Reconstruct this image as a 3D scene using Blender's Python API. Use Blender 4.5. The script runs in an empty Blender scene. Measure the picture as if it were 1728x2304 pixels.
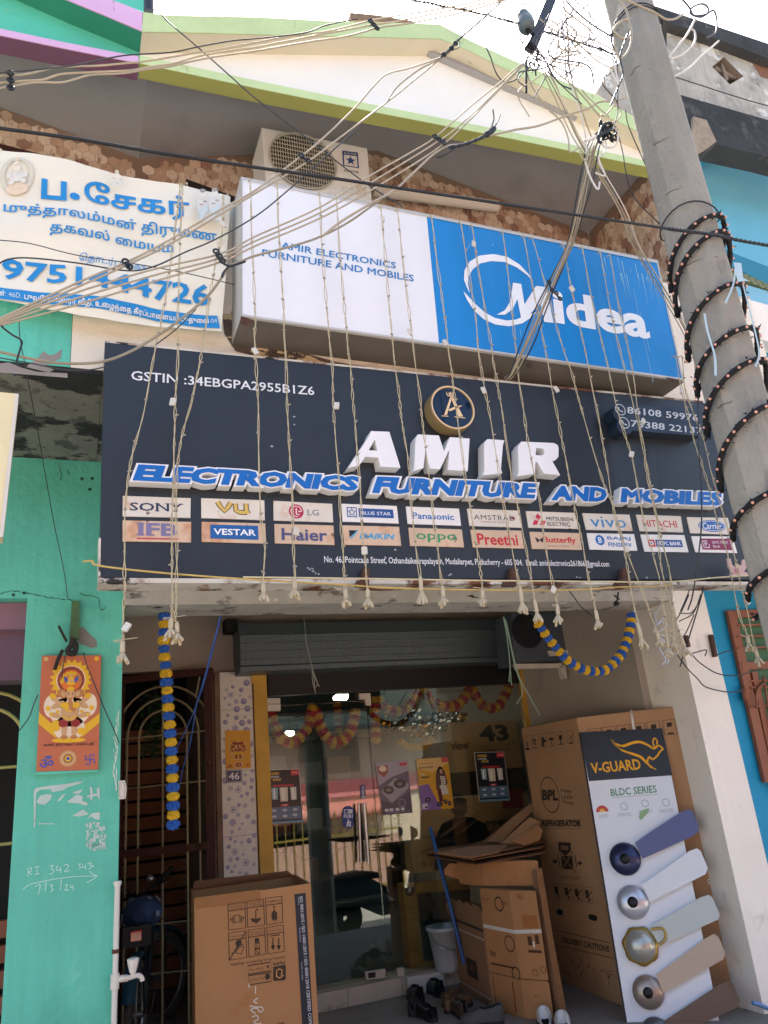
import bpy, bmesh, math, random
import numpy as np
from mathutils import Vector as V, Matrix, geometry as geo
R = math.radians
SC = bpy.context.scene
COL = SC.collection
rnd = random.Random(11)

# ---------------------------------------------------------------- camera
FOC, PCX, PCY = 1715.0, 864.0, 1152.0           # focal length and centre, in pixels of the 1728x2304 photograph
YAW, PITCH, ROLL = 0.399287, 0.334221, -0.098632
EYE = V((0, 0, 1.5))
_f = V((math.sin(YAW)*math.cos(PITCH), math.cos(YAW)*math.cos(PITCH), math.sin(PITCH)))
_r = V((math.cos(YAW), -math.sin(YAW), 0)); _u = _r.cross(_f)
CR = math.cos(ROLL)*_r + math.sin(ROLL)*_u
CU = -math.sin(ROLL)*_r + math.cos(ROLL)*_u
cd = bpy.data.cameras.new('camera'); cam = bpy.data.objects.new('camera', cd); COL.objects.link(cam)
cd.sensor_fit = 'VERTICAL'; cd.sensor_height = 24; cd.lens = FOC/2304*24
cd.clip_start = 0.05; cd.clip_end = 600
cam.matrix_world = Matrix(((CR.x, CU.x, -_f.x, EYE.x), (CR.y, CU.y, -_f.y, EYE.y), (CR.z, CU.z, -_f.z, EYE.z), (0, 0, 0, 1)))
SC.camera = cam

# ---------------------------------------------------------------- light
SUN_EL, SUN_AZ = 62.0, 18.0                     # high sun behind the shop: the front is in open shade
w = bpy.data.worlds.new('World'); SC.world = w; w.use_nodes = True
nt = w.node_tree; bg = nt.nodes['Background']
sky = nt.nodes.new('ShaderNodeTexSky'); sky.sky_type = 'NISHITA'; sky.sun_disc = False
sky.sun_elevation = R(SUN_EL); sky.sun_rotation = R(SUN_AZ); sky.air_density = 1.0; sky.dust_density = 4.0; sky.ozone_density = 1.0
nt.links.new(sky.outputs[0], bg.inputs[0]); bg.inputs[1].default_value = 0.15
sd = bpy.data.lights.new('sun', 'SUN'); sd.energy = 5.0; sd.angle = R(0.5); sd.color = (1, .95, .86)
so = bpy.data.objects.new('sun', sd); COL.objects.link(so)
_sv = V((math.sin(R(SUN_AZ))*math.cos(R(SUN_EL)), math.cos(R(SUN_AZ))*math.cos(R(SUN_EL)), math.sin(R(SUN_EL))))
so.rotation_euler = (-_sv).to_track_quat('-Z', 'Y').to_euler(); so.location = _sv*30
SC.view_settings.view_transform = 'Standard'; SC.view_settings.look = 'None'
SC.view_settings.exposure = 1.8; SC.view_settings.gamma = 1.0
try:
    SC.cycles.max_bounces = 9; SC.cycles.transparent_max_bounces = 16; SC.cycles.sample_clamp_indirect = 8
except Exception: pass

# ---------------------------------------------------------------- pixel <-> place
def ray(x, y):
    return CR*((x-PCX)/FOC) - CU*((y-PCY)/FOC) + _f
def P(x, y, Y):
    d = ray(x, y); return EYE + d*(Y/d.y)
def PZ(x, y, Z):
    d = ray(x, y); return EYE + d*((Z-EYE.z)/d.z)
class Pl:
    """a flat surface: a point and the normal that faces the street"""
    def __init__(s, p, n):
        s.p = V(p); s.n = V(n).normalized()
        s.u = V((0, 0, 1)).cross(s.n)
        s.u = s.u.normalized() if s.u.length > 1e-4 else V((1, 0, 0))
        s.v = s.n.cross(s.u)
    def px(s, x, y, d=0.0):
        q = s.p + s.n*d; r = ray(x, y)
        return EYE + r*((q-EYE).dot(s.n)/r.dot(s.n))
def PY(Y): return Pl((0, Y, 0), (0, -1, 0))

# ---------------------------------------------------------------- materials
def lin(h):
    h = h.lstrip('#'); c = [int(h[i:i+2], 16)/255 for i in (0, 2, 4)]
    return tuple(((x/12.92) if x <= .04045 else ((x+.055)/1.055)**2.4) for x in c) + (1,)
MC = {}
def mat(name, col, rough=.65, var=.12, scale=6.0, spots=(), bump=0.0, bscale=40.0, metal=0.0, emit=None, spec=.4, streak=0.0, coat=0.0):
    """painted / plaster surface: base colour, slow variation, patches of wear (scale, threshold, colour, softness), vertical streaks"""
    m = bpy.data.materials.new(name); m.use_nodes = True; t = m.node_tree; N = t.nodes; L = t.links
    b = N['Principled BSDF']; b.inputs['Roughness'].default_value = rough; b.inputs['Metallic'].default_value = metal
    b.inputs['Specular IOR Level'].default_value = spec
    b.inputs['Coat Weight'].default_value = coat
    c = lin(col) if isinstance(col, str) else col
    tc = N.new('ShaderNodeTexCoord'); out = None
    def noise(sc, det=4.0, vec=None, rgh=.55):
        n = N.new('ShaderNodeTexNoise'); n.inputs['Scale'].default_value = sc; n.inputs['Detail'].default_value = det
        n.inputs['Roughness'].default_value = rgh; L.new(vec or tc.outputs['Object'], n.inputs['Vector']); return n.outputs['Fac']
    def mapped(s):
        mp = N.new('ShaderNodeMapping'); mp.inputs['Scale'].default_value = s; L.new(tc.outputs['Object'], mp.inputs['Vector']); return mp.outputs[0]
    if var or spots or streak:
        rp = N.new('ShaderNodeValToRGB'); L.new(noise(scale), rp.inputs[0])
        rp.color_ramp.elements[0].position = .3; rp.color_ramp.elements[1].position = .7
        rp.color_ramp.elements[0].color = tuple(x*(1-var) for x in c[:3]) + (1,)
        rp.color_ramp.elements[1].color = tuple(min(1, x*(1+var*.6)) for x in c[:3]) + (1,)
        out = rp.outputs[0]
        if streak:
            r2 = N.new('ShaderNodeValToRGB'); L.new(noise(1.0, 3.0, mapped((28, 28, 1.6))), r2.inputs[0])
            r2.color_ramp.elements[0].position = .42; r2.color_ramp.elements[1].position = .75
            r2.color_ramp.elements[0].color = (0, 0, 0, 1); r2.color_ramp.elements[1].color = (streak,)*3 + (1,)
            mx = N.new('ShaderNodeMixRGB'); L.new(r2.outputs[0], mx.inputs[0]); L.new(out, mx.inputs[1])
            mx.inputs[2].default_value = tuple(x*.45+.02 for x in c[:3]) + (1,); out = mx.outputs[0]
        for sp in spots:
            sc_, th, cc, soft = sp[:4]
            r3 = N.new('ShaderNodeValToRGB')
            vec = mapped(sp[4]) if len(sp) > 4 else None
            L.new(noise(sc_, 6.0, vec, .62), r3.inputs[0])
            r3.color_ramp.elements[0].position = th; r3.color_ramp.elements[1].position = min(1, th+soft)
            mx = N.new('ShaderNodeMixRGB'); L.new(r3.outputs[0], mx.inputs[0]); L.new(out, mx.inputs[1])
            mx.inputs[2].default_value = lin(cc); out = mx.outputs[0]
        L.new(out, b.inputs['Base Color'])
    else:
        b.inputs['Base Color'].default_value = c
    if bump:
        bp = N.new('ShaderNodeBump'); bp.inputs['Strength'].default_value = bump; bp.inputs['Distance'].default_value = .02
        L.new(noise(bscale, 5.0), bp.inputs['Height']); L.new(bp.outputs[0], b.inputs['Normal'])
    if emit:
        b.inputs['Emission Color'].default_value = lin(emit[0]); b.inputs['Emission Strength'].default_value = emit[1]
    MC[name] = m
    return m
def stone_tile(name):
    m = bpy.data.materials.new(name); m.use_nodes = True; t = m.node_tree; N = t.nodes; L = t.links; b = N['Principled BSDF']
    tc = N.new('ShaderNodeTexCoord'); mp = N.new('ShaderNodeMapping'); mp.inputs['Scale'].default_value = (9.5, 9.5, 9.0); L.new(tc.outputs['Object'], mp.inputs[0])
    def vor(f):
        v = N.new('ShaderNodeTexVoronoi'); v.feature = f; v.inputs['Scale'].default_value = 1; v.inputs['Randomness'].default_value = .55; L.new(mp.outputs[0], v.inputs['Vector']); return v
    v1 = vor('F1'); ve = vor('DISTANCE_TO_EDGE')
    ad = N.new('ShaderNodeVectorMath'); ad.operation = 'MULTIPLY_ADD'; L.new(v1.outputs['Color'], ad.inputs[0]); ad.inputs[1].default_value = (9, 9, 9); L.new(tc.outputs['Object'], ad.inputs[2])
    mp2 = N.new('ShaderNodeMapping'); mp2.inputs['Rotation'].default_value = (0, .6, 0); mp2.inputs['Scale'].default_value = (14, 6, 3.2); L.new(ad.outputs[0], mp2.inputs[0])
    n = N.new('ShaderNodeTexNoise'); n.inputs['Scale'].default_value = 1.0; n.inputs['Detail'].default_value = 3; L.new(mp2.outputs[0], n.inputs['Vector'])
    rp = N.new('ShaderNodeValToRGB'); L.new(n.outputs['Fac'], rp.inputs[0]); e = rp.color_ramp.elements
    e[0].position = .32; e[0].color = lin('#84543c'); e[1].position = .5; e[1].color = lin('#d3b090'); q = e.new(.43); q.color = lin('#c39c7a'); q = e.new(.7); q.color = lin('#e0c6a6')
    r2 = N.new('ShaderNodeValToRGB'); L.new(ve.outputs['Distance'], r2.inputs[0]); r2.color_ramp.elements[0].position = .01; r2.color_ramp.elements[1].position = .03
    mx = N.new('ShaderNodeMixRGB'); L.new(r2.outputs[0], mx.inputs[0]); mx.inputs[1].default_value = lin('#6f5442'); L.new(rp.outputs[0], mx.inputs[2]); L.new(mx.outputs[0], b.inputs['Base Color'])
    b.inputs['Roughness'].default_value = .35
    return m
def glass_mat(name, tint, refl=1.0):
    m = bpy.data.materials.new(name); m.use_nodes = True; t = m.node_tree; N = t.nodes; L = t.links
    for n in list(N): N.remove(n)
    o = N.new('ShaderNodeOutputMaterial'); mx = N.new('ShaderNodeMixShader'); tr = N.new('ShaderNodeBsdfTransparent'); gl = N.new('ShaderNodeBsdfGlossy')
    tr.inputs[0].default_value = lin(tint); gl.inputs['Roughness'].default_value = .012; gl.inputs[0].default_value = (.9, .95, .93, 1)
    fr = N.new('ShaderNodeFresnel'); fr.inputs[0].default_value = 1.52
    mu = N.new('ShaderNodeMath'); mu.operation = 'MULTIPLY'; mu.inputs[1].default_value = refl; L.new(fr.outputs[0], mu.inputs[0])
    L.new(mu.outputs[0], mx.inputs[0]); L.new(tr.outputs[0], mx.inputs[1]); L.new(gl.outputs[0], mx.inputs[2]); L.new(mx.outputs[0], o.inputs[0])
    return m
def flat(name, col, rough=.55, **k):
    return MC.get(name) or mat(name, col, rough, var=0, **k)

# ---------------------------------------------------------------- lettering: outlines filled by the non-zero rule
_GC = {}
def glyphs(s, bold=0.0, shear=0.0, res=2, space=1.0):
    key = (s, bold, shear, res, space)
    if key in _GC: return _GC[key]
    cu = bpy.data.curves.new('lettering', 'FONT'); cu.body = s; cu.resolution_u = res; cu.shear = shear; cu.fill_mode = 'NONE'; cu.space_character = space
    ob = bpy.data.objects.new('lettering', cu); me = bpy.data.meshes.new_from_object(ob)
    vs = np.array([(v.co.x, v.co.y) for v in me.vertices]).reshape(-1, 2); ed = [tuple(e.vertices) for e in me.edges]
    if bold and ed:
        nx = {e[0]: e[1] for e in ed}; pv_ = {e[1]: e[0] for e in ed}
        sg = 1.0 if sum(vs[i][0]*vs[j][1]-vs[j][0]*vs[i][1] for i, j in ed) > 0 else -1.0
        nv = vs.copy()
        for i in range(len(vs)):
            if i not in nx or i not in pv_: continue
            d0, d1 = vs[i]-vs[pv_[i]], vs[nx[i]]-vs[i]; l0, l1 = np.hypot(*d0), np.hypot(*d1)
            if l0 < 1e-7: d0, l0 = d1, l1
            if l1 < 1e-7: d1, l1 = d0, l0
            if l0 < 1e-7: continue
            n0 = np.array((d0[1], -d0[0]))/l0*sg; n1 = np.array((d1[1], -d1[0]))/l1*sg; mm = n0+n1; q_ = mm.dot(mm)
            mm = mm*(2/q_) if q_ > .5 else (n0+n1)*2
            nv[i] = vs[i]+mm*bold
        vs = nv
    bpy.data.objects.remove(ob); bpy.data.curves.remove(cu); bpy.data.meshes.remove(me)
    a = vs[[e[0] for e in ed]]; b = vs[[e[1] for e in ed]]
    r = geo.delaunay_2d_cdt([V(p) for p in vs.tolist()], ed, [], 0, 1e-6)
    pv = np.array([tuple(p) for p in r[0]]); tr = np.array(r[2])
    keep = []
    if len(tr):
        c = pv[tr].mean(1)
        for i0 in range(0, len(c), 400):
            q = c[i0:i0+400]
            y0 = a[None, :, 1] <= q[:, None, 1]; y1 = b[None, :, 1] <= q[:, None, 1]
            cr = (b[None, :, 0]-a[None, :, 0])*(q[:, None, 1]-a[None, :, 1]) - (q[:, None, 0]-a[None, :, 0])*(b[None, :, 1]-a[None, :, 1])
            wn = ((y0 & ~y1) & (cr > 0)).sum(1).astype(int) - ((~y0 & y1) & (cr < 0)).sum(1).astype(int)
            keep += list(wn != 0)
    keep = np.array(keep, bool)
    fc = [tuple(int(i) for i in f) for f in tr[keep]] if len(tr) else []
    used = sorted({i for f in fc for i in f})
    uv = pv[used] if used else vs
    out = (pv, fc, (uv[:, 0].min(), uv[:, 0].max(), uv[:, 1].min(), uv[:, 1].max()))
    _GC[key] = out
    return out

# ---------------------------------------------------------------- mesh builder
class MB:
    def __init__(s): s.v = []; s.f = []; s.m = []; s.sm = []
    def add(s, vs, fs, m=0, smooth=False):
        k = len(s.v); s.v += [V(p) for p in vs]
        for f in fs: s.f.append(tuple(i+k for i in f)); s.m.append(m); s.sm.append(smooth)
    def hexa(s, p, m=0):      # bottom four, top four
        s.add(p, [(3, 2, 1, 0), (4, 5, 6, 7), (0, 1, 5, 4), (1, 2, 6, 5), (2, 3, 7, 6), (3, 0, 4, 7)], m)
    def box(s, x0, x1, y0, y1, z0, z1, m=0):
        s.hexa([(x0, y0, z0), (x1, y0, z0), (x1, y1, z0), (x0, y1, z0), (x0, y0, z1), (x1, y0, z1), (x1, y1, z1), (x0, y1, z1)], m)
    def poly(s, pts, m=0): s.add(pts, [tuple(range(len(pts)))], m)
    def prism(s, pts, vec, m=0, mside=None):
        n = len(pts); vec = V(vec); a = [V(p) for p in pts]; b = [p+vec for p in a]
        s.add(a+b, [tuple(range(n)), tuple(range(2*n-1, n-1, -1))], m)
        s.add(a+b, [(i, i+n, (i+1) % n+n, (i+1) % n) for i in range(n)], m if mside is None else mside)
    def tri(s, pts, holes=(), d=V((0, 0, 0)), m=0):
        pass
    def tube(s, pts, r, n=6, m=0, closed=False, cap=True):
        pts = [V(p) for p in pts]; k = len(pts); rs = r if isinstance(r, (list, tuple)) else [r]*k
        vs = []; up = None
        for i, p in enumerate(pts):
            a = pts[i-1] if (i > 0 or closed) else p; b = pts[(i+1) % k] if (i < k-1 or closed) else p
            t = (b-a).normalized() if (b-a).length > 1e-9 else V((0, 0, 1))
            if up is None: up = t.orthogonal().normalized()
            else:
                up = up - t*up.dot(t); up = up.normalized() if up.length > 1e-6 else t.orthogonal().normalized()
            w_ = t.cross(up)
            vs += [p + (up*math.cos(2*math.pi*j/n) + w_*math.sin(2*math.pi*j/n))*rs[i] for j in range(n)]
        fs = []
        for i in range(k if closed else k-1):
            a, b = i*n, ((i+1) % k)*n
            fs += [(a+j, a+(j+1) % n, b+(j+1) % n, b+j) for j in range(n)]
        s.add(vs, fs, m, True)
        if cap and not closed: s.add(vs[:n], [tuple(range(n-1, -1, -1))], m); s.add(vs[-n:], [tuple(range(n))], m)
    def lathe(s, prof, c, ax, n=20, m=0, smooth=True):
        """prof: (radius, height along ax)"""
        c = V(c); ax = V(ax).normalized(); a = ax.orthogonal().normalized(); b = ax.cross(a); vs = []
        for r, h in prof: vs += [c + ax*h + (a*math.cos(2*math.pi*j/n) + b*math.sin(2*math.pi*j/n))*r for j in range(n)]
        fs = []
        for i in range(len(prof)-1): fs += [(i*n+j, i*n+(j+1) % n, (i+1)*n+(j+1) % n, (i+1)*n+j) for j in range(n)]
        s.add(vs, fs, m, smooth)
    def ball(s, c, r, m=0, n=8, sq=(1, 1, 1)):
        c = V(c); vs = []; k = n//2
        for i in range(k+1):
            for j in range(n):
                a, b = math.pi*i/k, 2*math.pi*j/n
                vs.append(c + V((math.sin(a)*math.cos(b)*r*sq[0], math.sin(a)*math.sin(b)*r*sq[1], math.cos(a)*r*sq[2])))
        s.add(vs, [(i*n+j, (i+1)*n+j, (i+1)*n+(j+1) % n, i*n+(j+1) % n) for i in range(k) for j in range(n)], m, True)
    # ---- things laid on a flat surface, given by where they show
    def pq(s, pl, pts, d=0.0, m=0): s.poly([pl.px(x, y, d) for x, y in pts], m)
    def pp(s, pl, pts, d, depth, m=0, mside=None): s.prism([pl.px(x, y, d) for x, y in pts], -pl.n*depth, m, mside)
    def ribbon(s, pts, wd, n, m=0, closed=False):
        pts = [V(p) for p in pts]; k = len(pts); vs = []
        for i, p in enumerate(pts):
            a = pts[i-1] if (i > 0 or closed) else p; b = pts[(i+1) % k] if (i < k-1 or closed) else p
            t = (b-a); t = t.normalized() if t.length > 1e-9 else V((1, 0, 0)); q = V(n).cross(t).normalized()
            ww = wd[i] if isinstance(wd, (list, tuple)) else wd
            vs += [p+q*ww/2, p-q*ww/2]
        s.add(vs, [(2*i, 2*i+1, (2*i+3) % (2*k), (2*i+2) % (2*k)) for i in range(k if closed else k-1)], m)
    def pr(s, pl, pts, wd, d=.001, m=0, closed=False): s.ribbon([pl.px(x, y, d) for x, y in pts], wd, pl.n, m, closed)
    def disc(s, c, r, n, m=0, k=18, ry=None, r0=None, a0=0.0, a1=2*math.pi, u=None):
        c = V(c); n = V(n).normalized(); u = V(u).normalized() if u else V((0, 0, 1)).cross(n).normalized(); v = n.cross(u); ry = ry or r
        full = abs(a1-a0) > 6.2; kk = k if full else k+1
        an = [a0+(a1-a0)*i/k for i in range(kk)]
        if r0 is None:
            o = [c + u*r*math.cos(t) + v*ry*math.sin(t) for t in an]
            s.poly(o if full else o+[c], m)
        else:
            q = r0/r; vs = []
            for t in an: w_ = u*r*math.cos(t) + v*ry*math.sin(t); vs += [c+w_, c+w_*q]
            s.add(vs, [(2*i, 2*((i+1) % kk), 2*((i+1) % kk)+1, 2*i+1) for i in range(kk if full else kk-1)], m)
    def text(s, txt, A, B, T, m=0, bold=0.0, shear=0.0, depth=0.0, base=None, off=None, res=2, mside=None, space=1.0):
        """fits the lettering's box: A bottom left, B bottom right, T top left"""
        A, B, T = V(A), V(B), V(T); pv, fc, bb = glyphs(txt, bold, shear, res, space)
        if base is not None: bb = glyphs(txt, base, shear, res, space)[2]
        w_, h_ = max(bb[1]-bb[0], 1e-6), max(bb[3]-bb[2], 1e-6)
        n = (B-A).cross(T-A).normalized(); o = n*(off or 0)
        vs = [A + (B-A)*((x-bb[0])/w_) + (T-A)*((y-bb[2])/h_) + o for x, y in pv.tolist()]
        s.add(vs, fc, m)
        if depth:
            cnt = {}
            for f in fc:
                for i in range(3):
                    e = (f[i], f[(i+1) % 3]); cnt[e] = 1
            k = len(vs); bk = [p - n*depth for p in vs]
            s.add(vs+bk, [(a, a+k, b+k, b) for (a, b) in cnt if (b, a) not in cnt], m if mside is None else mside)
    def pt(s, txt, pl, bl, br, tl, d=.001, m=0, **k):
        s.text(txt, pl.px(*bl, d), pl.px(*br, d), pl.px(*tl, d), m, **k)
    def build(s, name, mats, parent=None, label=None):
        me = bpy.data.meshes.new(name); o = bpy.data.objects.new(name, me); COL.objects.link(o)
        org = V((0, 0, 0))
        if parent is None and s.v:
            xs = [p.x for p in s.v]; ys = [p.y for p in s.v]; zs = [p.z for p in s.v]
            org = V(((min(xs)+max(xs))/2, (min(ys)+max(ys))/2, min(zs))); o.location = org
        elif parent is not None:
            q = parent
            while q is not None: org = org + V(q.location); q = q.parent
            o.parent = parent
        me.from_pydata([tuple(p-org) for p in s.v], [], s.f)
        for m in (mats if isinstance(mats, (list, tuple)) else [mats]): me.materials.append(m)
        me.polygons.foreach_set('material_index', s.m); me.polygons.foreach_set('use_smooth', s.sm)
        me.update()
        if label: o['label'] = label
        return o
def bevel(o, wd=.01, seg=2):
    b = o.modifiers.new('soft edges', 'BEVEL'); b.width = wd; b.segments = seg; b.limit_method = 'ANGLE'; b.angle_limit = R(40); return o
def tag(o, label, cat, group=None, kind=None):
    if label: o['label'] = label
    if cat: o['category'] = cat
    if group: o['group'] = group
    if kind: o['kind'] = kind
    return o
def thing(name, label, cat, loc=(0, 0, 0), group=None):
    o = bpy.data.objects.new(name, None); COL.objects.link(o); o.location = V(loc); o.empty_display_size = .1
    return tag(o, label, cat, group)
def spline(pts, k=6, closed=False):
    pts = [V(p) for p in pts]; n = len(pts)
    if n < 3: return [pts[0].lerp(pts[1], i/k) for i in range(k+1)]
    out = []
    for i in range(n if closed else n-1):
        p0 = pts[(i-1) % n] if (i > 0 or closed) else pts[0]*2-pts[1]; p1 = pts[i]; p2 = pts[(i+1) % n]
        p3 = pts[(i+2) % n] if (i < n-2 or closed) else pts[-1]*2-pts[-2]
        for j in range(k):
            t = j/k
            out.append(.5*((2*p1) + (p2-p0)*t + (2*p0-5*p1+4*p2-p3)*t*t + (3*p1-p0-3*p2+p3)*t**3))
    if not closed: out.append(pts[-1])
    return out
# ================================================================ materials of the place
M_cream = mat('cream_plaster', '#e6ddcb', .8, .06, 3, spots=[(5, .62, '#b3a48e', .1), (14, .70, '#6c5f50', .04)], bump=.25, bscale=60)
M_white = mat('white_wash', '#efe8dd', .85, .05, 3, spots=[(5, .6, '#cbc4b8', .14), (22, .72, '#6f675e', .03)], bump=.2, bscale=70, streak=.05)
M_ped = mat('gable_white', '#fbf7ee', .8, .03, 2, spots=[(3, .7, '#dcd2bb', .15)])
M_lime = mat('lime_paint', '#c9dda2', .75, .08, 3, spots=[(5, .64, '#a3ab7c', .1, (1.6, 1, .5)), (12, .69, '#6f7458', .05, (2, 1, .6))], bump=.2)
M_olive = mat('olive_lime_underside', '#a4a75e', .75, .05, 4)  # underside of the ledge, darker than its lime front
M_green = mat('green_paint', '#5fc2ab', .6, .1, 1.8, spots=[(2.2, .54, '#4ba68f', .18), (4, .6, '#7fcfb9', .12), (6, .66, '#3c8271', .1, (1, 1, .55)), (45, .735, '#24544b', .02), (16, .715, '#c4dad0', .02)], bump=.35, bscale=22, streak=.2)
M_green2 = mat('mint_gable_paint', '#5cc9ae', .7, .06, 3, spots=[(5, .66, '#b5c68f', .15)], bump=.15)
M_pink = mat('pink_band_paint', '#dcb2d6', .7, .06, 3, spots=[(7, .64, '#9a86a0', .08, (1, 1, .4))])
M_purple = mat('purple_underside', '#7b566f', .7, .1, 3)  # ledge underside, darker than the pink front
M_ceil = mat('roof_underside', '#a5a5a8', .9, .1, 1.2, spots=[(1.6, .55, '#8a8a8e', .25)])
M_soffit = mat('peeling_soffit', '#7d7d74', .95, .15, 3, spots=[(2.0, .48, '#2b2d2e', .03, (1, 1.5, 1)), (7, .56, '#55564f', .05), (6, .66, '#a39d90', .03), (11, .66, '#17191a', .03)], bump=.9, bscale=9)
M_beam = mat('stained_beam', '#b7b2a8', .9, .12, 4, spots=[(5, .58, '#79746c', .06, (1, 1, 2.2)), (9, .63, '#2f2b28', .03, (.6, 1, 2)), (16, .67, '#d8d3c8', .02)], bump=.8, bscale=14)
M_peel = mat('peeled_wall', '#5b5048', .95, .2, 5, spots=[(5, .52, '#cdb893', .02, (.7, 1, 2)), (11, .64, '#2a2522', .04)], bump=.6, bscale=14)
M_grey = mat('porch_plaster', '#a89e92', .9, .08, 1.6, spots=[(2.5, .62, '#877e74', .2), (20, .75, '#4c463f', .02)], bump=.15, bscale=30)
M_tile = stone_tile('stone_look_tile')
M_brown = mat('brown_paint', '#4a2a26', .5, .15, 5)
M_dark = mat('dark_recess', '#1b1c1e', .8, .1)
M_floor = mat('porch_floor', '#8b847b', .6, .12, 3, spots=[(4, .6, '#645e57', .15)], bump=.1)
M_marble = mat('marble_step', '#b9b1a0', .35, .12, 4, spots=[(3, .6, '#8f8776', .1, (1, 1, 3))])
M_asph = mat('street_concrete', '#a39d93', .9, .12, 2, spots=[(3, .62, '#7d756a', .1)], bump=.3)
M_weather = mat('weathered_concrete', '#bbb4a8', .95, .18, 2.2, spots=[(2.5, .52, '#8d8982', .14), (3.5, .56, '#d8d4cc', .05), (6, .65, '#55524e', .06)], bump=.8, bscale=12, streak=.35)
M_soot = mat('blackened_concrete', '#3a3b3c', .95, .3, 3, spots=[(4, .6, '#5a5854', .1), (9, .68, '#8a867e', .03)], bump=.6, bscale=16)
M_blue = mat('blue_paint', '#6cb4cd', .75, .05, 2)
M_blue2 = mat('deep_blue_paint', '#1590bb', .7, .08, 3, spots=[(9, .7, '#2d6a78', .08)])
M_rust = mat('rusty_iron', '#55382b', .8, .3, 14, spots=[(12, .6, '#2d2320', .1)], bump=.4, bscale=40)
M_cream2 = mat('edge_cream', '#ddd8cf', .8, .05, 3)
M_orange = mat('orange_brown_paint', '#8a5239', .55, .1, 4)
M_gpane = mat('green_sheet', '#2f5f3a', .5, .1, 3)
M_yel = mat('yellow_frame_paint', '#c79a3c', .5, .12, 6, spots=[(14, .68, '#5e4320', .05)])
M_galv = mat('galvanised_sheet', '#66757a', .45, .25, 70, metal=.4, spots=[(90, .6, '#7d898c', .06)], bump=.1)
M_black = flat('black_plastic', '#141516', .5)
M_steel = mat('steel', '#b9bbbd', .3, .05, metal=.9)
M_alu = mat('aluminium', '#c9c4ba', .4, .06, metal=.3)
M_wht = flat('white_plastic', '#d0ccc3', .4)
WALL, SLAB, GL = 4.06, 3.11, 6.03
ZS = P(150, 1035, WALL).z                        # underside of the overhanging slab
GREENX = P(165, 690, SLAB).x                     # where the green house meets the shop
XL0, XL1 = P(58, 1400, WALL).x, P(277, 1400, WALL).x   # green pier
XR0, XR1 = P(1573, 1618, WALL).x, P(1641, 1580, WALL).x # white pier
STREET = -.6

def ground():
    m = MB(); m.box(-80, 80, -90, 3.30, STREET-.2, STREET); m.box(-80, 80, 3.30, 120, STREET-.6, STREET-.1); tag(m.build('street', M_asph), None, None, kind='structure')
    m = MB(); m.box(-4, XR1+.02, 3.32, 9.65, STREET, 0); tag(m.build('porch_floor', M_floor), None, None, kind='structure')
ground()

TILES = [flat('tile_grout', '#8d7665', .8)]+[mat('tile_'+n, c, .3, v, 9, spots=[(4, .54, d, .1, (7, 7, 2.4))]) for n, c, d, v in (('cream', '#e4d0bb', '#a58069', .1), ('sand', '#d8c0a8', '#97705c', .12), ('tan', '#c6a68d', '#87604d', .15), ('brown', '#a6806e', '#6e4d40', .18))]
def hex_tiles(m, at, a0, a1, z0, ztop, seed):
    r = random.Random(seed); w_, h_ = .037, .042; row = 0; z = z0
    while z < 6.2:
        a = a0 + (w_ if row % 2 else 0)
        while a < a1:
            if z < ztop(a):
                p = [(math.sin(math.pi*i/3)*w_*1.12, math.cos(math.pi*i/3)*h_*1.0) for i in range(6)]
                m.add([at(max(a0-.05, min(a1+.01, a+x)), z+y) for x, y in p], [tuple(range(6))], r.choice((1, 1, 1, 2, 2, 3, 3, 4)))
            a += w_*2
        z += h_*1.53; row += 1
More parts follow.
